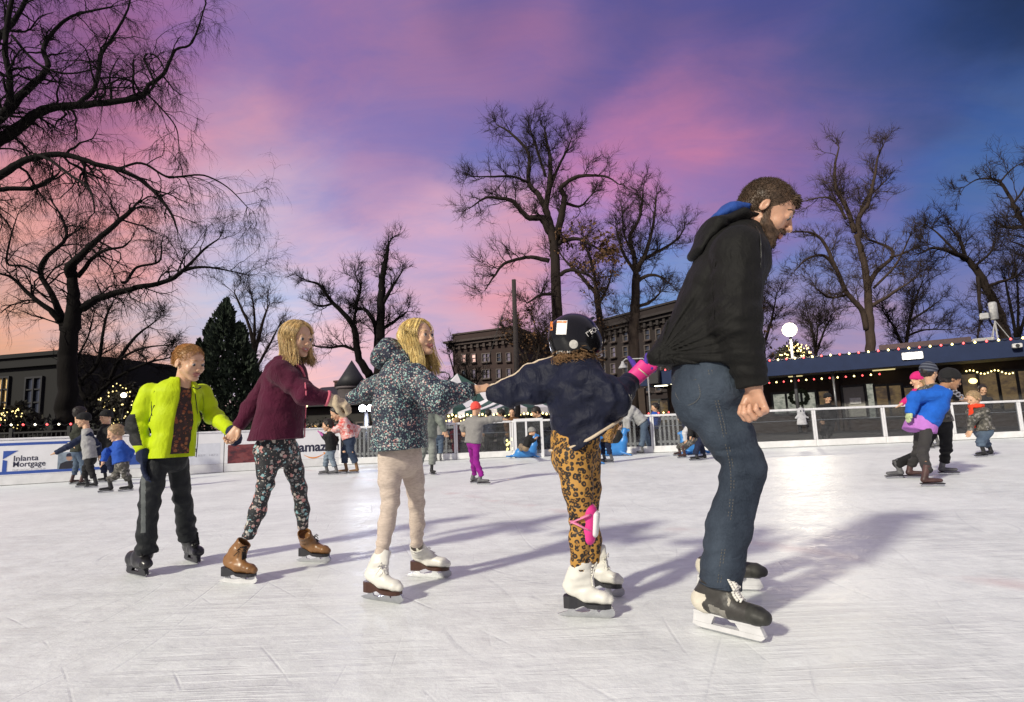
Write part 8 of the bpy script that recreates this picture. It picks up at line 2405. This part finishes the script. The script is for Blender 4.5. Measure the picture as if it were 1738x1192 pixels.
bg_person('small boy in bright blue jacket and grey trousers bending forward', (196, 735), 27, 225, (201, 750), (206, 785), 15, [((181, 768), (176, 782)), ((221, 768), (216, 784))], [(183, 836), (217, 834)], fb('royal_blue', (.020, .075, .36)), CAMO, BOOT_BK, HAIR_SAND, knees=[(196, 808), (214, 806)], group=GR, pitch=-20)
# middle left
TIE = None
def tie_dye():
    m, t, b = _mat('tie_dye')
    n = noise(t, 9, 4, .6, None, None, (0, 0, 0), 1.2)
    t.links.new(ramp(t, n, [(.40, (.62, .56, .55)), (.52, (.60, .30, .28)), (.62, (.55, .075, .065))]), b.inputs['Base Color']); b.inputs['Roughness'].default_value = .85
    return m
bg_person('child in black coat and light jeans beside the woman in the tie-dye hoodie', (556, 722), 20, 195, (560, 734), (562, 760), 11.5, [((551, 742), (547, 738)), ((570, 745), (569, 756))], [(552, 806), (568, 806)], BLK, JEAN_L, BOOT_G, HAIR_DARK, group=GR, hem=(562, 764), gloves=fb('purple_pink', (.45, .14, .36)))
r_, f_, q_ = bg_person('woman in red and white tie-dye hoodie and torn jeans', (572, 701), 25, 205, (582, 712), (592, 744), 14.5, [((570, 730), (558, 735)), ((606, 728), (602, 741))], [(585, 804), (603, 804)], tie_dye(), JEAN_D, BOOT_T, HAIR_DARK, group=GR, pitch=-28)
for x, y in ((584, 767), (597, 768)):
    p = q_(x, y, -.125); m = MB(); m.ball(p, (.035, .02, .022), 8, 6); m.build('torn_knee', SKIN, r_, True)
bg_person('person in grey hoodie and grey trousers half hidden by the speckled jacket', (730, 676), 24, 300, (730, 692), (727, 742), 14, [((748, 716), (755, 733)), ((716, 716), (714, 735))], [(712, 806), (734, 806)], GREYG, fb('grey_trousers', (.20, .215, .20)), BOOT_BK, HAIR_DARK, group=GR, legr=1.15)
bg_person('person in blue jeans far behind the speckled jacket', (744, 690), 18, 90, (744, 701), (744, 738), 10, [((736, 718), (735, 735)), ((753, 718), (753, 735))], [(740, 783), (748, 783)], GREY, JEAN, BOOT_G, HAIR_DARK, group=GR)
bg_person('child in dark red tracksuit before the striped tents', (774, 717), 15, 200, (775, 725), (775, 746), 8.5, [((767, 735), (767, 745)), ((782, 735), (782, 745))], [(771, 777), (779, 777)], fb('dark_red', (.16, .012, .02)), fb('dark_red', (.16, .012, .02)), BOOT_BK, HAIR_SAND, group=GR)
bg_person('girl in grey coat, coral beanie and magenta leggings with her arm held out', (808, 694), 21, 55, (806, 707), (804, 748), 14.5, [((836, 712), (852, 712)), ((786, 722), (786, 733))], [(806, 820), (818, 823)], heather('grey_tweed', (.26, .25, .24), (.12, .12, .12), 50), fb('magenta', (.22, .012, .20)), BOOT_G, None, fb('coral_knit', (.85, .09, .07), bump=.5), group=GR, knees=[(803, 782), (808, 784)], legr=.85, toes=(20, -10), hem=(803, 751))
BY = 'bystanders off the ice'
bg_person('bystander in brown jacket over a white shirt under the tents', (869, 700), 16, 265, (870, 709), (872, 736), 10, [((859, 722), (861, 735)), ((883, 722), (882, 735))], [(867, 783), (877, 783)], fb('brown_jacket', (.13, .060, .022)), CHAR, BLK, HAIR_DARK, Y=16.0, ground=-.08, group=BY, skates=False)
bg_person('bystander in blue patterned jacket left of the brown jacket', (829, 703), 15, 100, (829, 711), (830, 736), 9.5, [((820, 724), (821, 735)), ((839, 724), (838, 735))], [(826, 776), (834, 776)], dotted('blue_pattern', (.02, .03, .07), [(.10, .13, .2), (.2, .2, .25)], 20, .4, .5), BLK, BLK, HAIR_DARK, Y=18.0, ground=-.08, group=BY, skates=False)
bg_person('bystander in long black coat beside the picnic bench', (850, 703), 15, 180, (850, 711), (851, 736), 9, [((842, 724), (843, 735)), ((859, 724), (858, 735))], [(846, 776), (855, 776)], BLK, BLK, BLK, HAIR_DARK, Y=18.3, ground=-.08, group=BY, skates=False)
# the seals and those round them
SEALM = pm('seal_blue', (.035, .20, .52), .38, .10, 6, .1, 30, spec=.5)
def seal(label, base, top, sgn, sc):
    """skating aid shaped like a seal: raised neck and head, round body, flat flippers and tail"""
    o = G(*base); t = thing('seal_skating_aid', label, 'skating aid', o, 'blue seal skating aids')
    x = V(sgn, 0, 0); z = V(0, 0, 1); s = V(0, 1, 0)
    F = SDF(o - V(.75, .4, .1) * sc, o + V(.75, .4, .95) * sc, .010)
    F.seg(o - x * .28 * sc + z * .17 * sc, o + x * .10 * sc + z * .20 * sc, V(.17, .16) * sc, V(.19, .19) * sc, .06, s)
    F.chain([o + x * .08 * sc + z * .22 * sc, o + x * .20 * sc + z * .42 * sc, o + x * .22 * sc + z * .62 * sc, o + x * .25 * sc + z * .70 * sc], [V(.16, .16) * sc, V(.105, .105) * sc, V(.075, .075) * sc, V(.065, .07) * sc], .05)
    F.seg(o + x * .25 * sc + z * .71 * sc, o + x * .36 * sc + z * .70 * sc, .065 * sc, .035 * sc, .03)
    F.seg(o - x * .30 * sc + z * .12 * sc, o - x * .58 * sc + z * .07 * sc, V(.10, .08) * sc, V(.05, .03) * sc, .05, s)
    for k in (-1, 1):
        F.seg(o - x * .56 * sc + z * .06 * sc, o - x * .70 * sc + s * k * .14 * sc + z * .07 * sc, V(.05, .025) * sc, V(.06, .02) * sc, .03, s)
        F.seg(o + x * .10 * sc + s * k * .16 * sc + z * .10 * sc, o + x * .34 * sc + s * k * .26 * sc + z * .025 * sc, V(.06, .035) * sc, V(.08, .02) * sc, .04, s)
    F.cut(o + z * .004, -z)
    F.build('shell', SEALM, t)
    m = MB(); m.tube([o + x * .22 * sc + z * .60 * sc - s * .20 * sc, o + x * .22 * sc + z * .60 * sc + s * .20 * sc], .018 * sc, 8); m.build('handlebar', SEALM, t, True)
    for k in (-1, 1):
        m = MB(); m.ball(o + x * .30 * sc + s * k * .05 * sc + z * .73 * sc, .012 * sc, 8, 6); m.build('eye', SOLE_BK, t, True)
    return t
seal('blue seal pushed by the man in the dark pullover', (897, 777), None, 1, .78)
seal('blue seal just behind the legs of the helmeted child', (1002, 788), None, 1, .72)
seal('blue seal carrying a child in black', (1048, 774), None, 1, .86)
seal('blue seal in front of the boy with the white sleeve', (1173, 772), None, -1, .70)
bg_person('man in dark pullover and jeans leaning over the blue seal', (910, 700), 18, 190, (915, 709), (926, 740), 12, [((909, 723), (907, 737)), ((914, 724), (913, 737))], [(925, 772), (934, 772)], CHAR, JEAN, BOOT_G, HAIR_DARK, group=GR, pitch=-35)
bg_person('child in black top and tan trousers sitting on the blue seal', (903, 733), 14, 5, (900, 740), (893, 758), 8.5, [((905, 748), (908, 745)), ((905, 748), (908, 746))], [(878, 774), (882, 776)], BLK, fb('tan_cloth', (.24, .18, .12)), BOOT_BK, None, GREY, group=GR, knees=[(884, 757), (888, 758)], Y=12.6)
bg_person('girl in leopard print coat hidden behind the helmeted child', (1036, 690), 22, 190, (1036, 704), (1032, 738), 12, [((1022, 720), (1014, 740)), ((1046, 720), (1042, 738))], [(1024, 786), (1036, 786)], leopard('leopard_coat'), NAVY, BOOT_G, HAIR_DARK, group=GR, hem=(1029, 750))
bg_person('child in black top and jeans riding the blue seal', (1050, 722), 14, 10, (1049, 731), (1046, 754), 9.5, [((1054, 742), (1057, 740)), ((1054, 742), (1057, 741))], [(1040, 774), (1045, 774)], BLK, JEAN, BOOT_G, HAIR_DARK, group=GR, knees=[(1048, 764), (1052, 765)])
bg_person('adult in grey sweater and jeans stooping over a blue seal', (1056, 688), 18, 185, (1066, 690), (1090, 716), 12, [((1066, 712), (1066, 727)), ((1062, 712), (1061, 727))], [(1089, 771), (1103, 769)], fb('light_grey_sweater', (.34, .34, .34)), JEAN, BOOT_G, HAIR_DARK, group=GR, pitch=-50, gloves=BLK, knees=[(1092, 744), (1098, 742)])
bg_person('boy in plain blue shirt and black trousers standing by the clear boards', (1112, 692), 15, 190, (1111, 700), (1110, 727), 8.5, [((1103, 712), (1104, 722)), ((1118, 712), (1117, 724))], [(1107, 767), (1115, 767)], fb('royal_blue', (.020, .075, .36)), BLK, BOOT_BK, HAIR_DARK, group=GR)
bg_person('boy in navy jacket with a white sleeve stooping to a blue seal', (1157, 705), 21, 195, (1165, 714), (1175, 744), 10.5, [((1162, 734), (1164, 748)), ((1168, 732), (1168, 748))], [(1152, 774), (1160, 778)], NAVY, CAMO, BOOT_M, HAIR_DARK, group=GR, pitch=-30, sleeve=fb('white_sleeve', (.5, .5, .52)), knees=[(1157, 757), (1162, 760)])
bg_person('adult in black jacket and navy trousers bending behind the boy with the white sleeve', (1174, 697), 16, 185, (1176, 704), (1192, 738), 12.5, [((1172, 724), (1172, 740)), ((1182, 726), (1178, 742))], [(1181, 782), (1194, 780)], BLK, NAVY, BOOT_BK, HAIR_DARK, group=GR, pitch=-35)
# right
bg_person('bystander in dark coat beyond the glass right of the ghost', (1405, 676), 16, 260, (1405, 686), (1406, 716), 11, [((1394, 700), (1396, 714)), ((1417, 700), (1416, 714))], [(1400, 770), (1411, 770)], BLK, BLK, BLK, None, BLK, Y=18.5, ground=-.08, group=BY, skates=False)
bg_person('bystander in dark coat by the warm windows at far right', (1668, 662), 16, 250, (1668, 672), (1669, 702), 11, [((1658, 686), (1659, 700)), ((1680, 686), (1679, 700))], [(1664, 752), (1675, 752)], CHAR, BLK, BLK, HAIR_DARK, Y=19.5, ground=-.08, group=BY, skates=False)
STRIPE = None
def striped_knit():
    m, t, b = _mat('striped_knit')
    s = N_(t, 'ShaderNodeSeparateXYZ'); t.links.new(N_(t, 'ShaderNodeTexCoord').outputs['Object'], s.inputs[0])
    f = mth(t, 'FRACT', mth(t, 'MULTIPLY', mth(t, 'ADD', s.outputs[2], mth(t, 'MULTIPLY', s.outputs[0], .25)), 26))
    t.links.new(ramp(t, f, [(.45, (.018, .022, .042)), (.55, (.09, .10, .13))]), b.inputs['Base Color']); b.inputs['Roughness'].default_value = .9
    return m
bg_person('child in pink hat and coat behind the pair of skaters at right', (1558, 645), 25, 150, (1556, 662), (1556, 706), 12, [((1538, 680), (1530, 686)), ((1570, 680), (1570, 700))], [(1580, 762), (1590, 760)], fb('hot_pink', (.55, .02, .16)), CHAR, BOOT_G, HAIR_SAND, fb('hot_pink', (.55, .02, .16)), group=GR, long=True)
r_, f_, q_ = bg_person('skater in camouflage jacket and striped beanie behind the blue coat', (1577, 632), 31, 20, (1580, 653), (1594, 715), 20, [((1612, 668), (1626, 675)), ((1560, 690), (1562, 712))], [(1524, 812), (1606, 806)], CAMO, BLK, BOOT_G, HAIR_DARK, striped_knit(), group=GR, knees=[(1562, 770), (1606, 762)], sleeve=BLK, toes=(175, -20), h=.007)
a_, b_ = q_(1613, 659, -.20), q_(1634, 676, -.20)
m = MB(); x_ = nrm(b_ - a_); z_ = nrm(np.cross(V(0, -1, 0), x_)); L_ = float(np.linalg.norm(b_ - a_))
for k in range(4):                                                             # worn pale print along the sleeve
    c_ = a_ + x_ * L_ * (k + .5) / 4
    m.tube([c_ + x_ * .026 * math.cos(t) + z_ * .026 * math.sin(t) for t in np.linspace(0, 6.283, 11)], .008, 6)
m.build('sleeve_print', pm('print_white', (.6, .6, .6), .6), r_, True)
bg_person('girl in bright blue coat, lilac skirt and pale green gloves leaning on her friend', (1613, 644), 34, -12, (1596, 660), (1572, 712), 26, [((1553, 674), (1544, 702)), ((1582, 698), (1575, 717))], [(1551, 812), (1578, 826)], fb('bright_blue_puffer', (.012, .10, .46)), fb('charcoal_leggings', (.040, .038, .038)), BOOT_M, HAIR_DARK, BLK, group=GR, knees=[(1558, 768), (1566, 770)], gloves=fb('pale_green_glove', (.42, .50, .28)), pitch=-18, skin=pm('skin_tan', (.34, .18, .10), .45, .1, 14), toes=(-20, -15), h=.0065, hem=(1566, 719), legr=.72)

def skirt():
    rt = [o for o in COL.objects if o.get('label', '').startswith('girl in bright blue coat')][0]
    Y = float(np.mean([G(1551, 812)[1], G(1578, 826)[1]])); q = lambda x, y: P(x, y, Y)
    F = SDF(q(1549, 712) - .55, q(1549, 712) + .55, .009)
    F.seg(q(1566, 712), q(1560, 733), V(.165, .135), V(.175, .150), .03, V(0, 1, 0), ca=.02, cb=.015); F.cut(q(1556, 733), V(-.15, 0, -1)); F.wrinkle(.008, 12, V(0, 0, 1), 3, 8)
    F.build('skirt', fb('lilac_cloth', (.42, .16, .50)), rt)
skirt()
bg_person('small blond child in red scarf and camouflage jacket skating alone', (1652, 677), 25, 190, (1657, 690), (1668, 729), 16, [((1650, 712), (1646, 732)), ((1672, 714), (1668, 734))], [(1668, 776), (1680, 774)], CAMO, JEAN, BOOT_BK, HAIR_SAND, group=GR, scarf=fb('red_scarf', (.72, .055, .02), bump=.5), knees=[(1664, 752), (1672, 752)], pitch=-15)
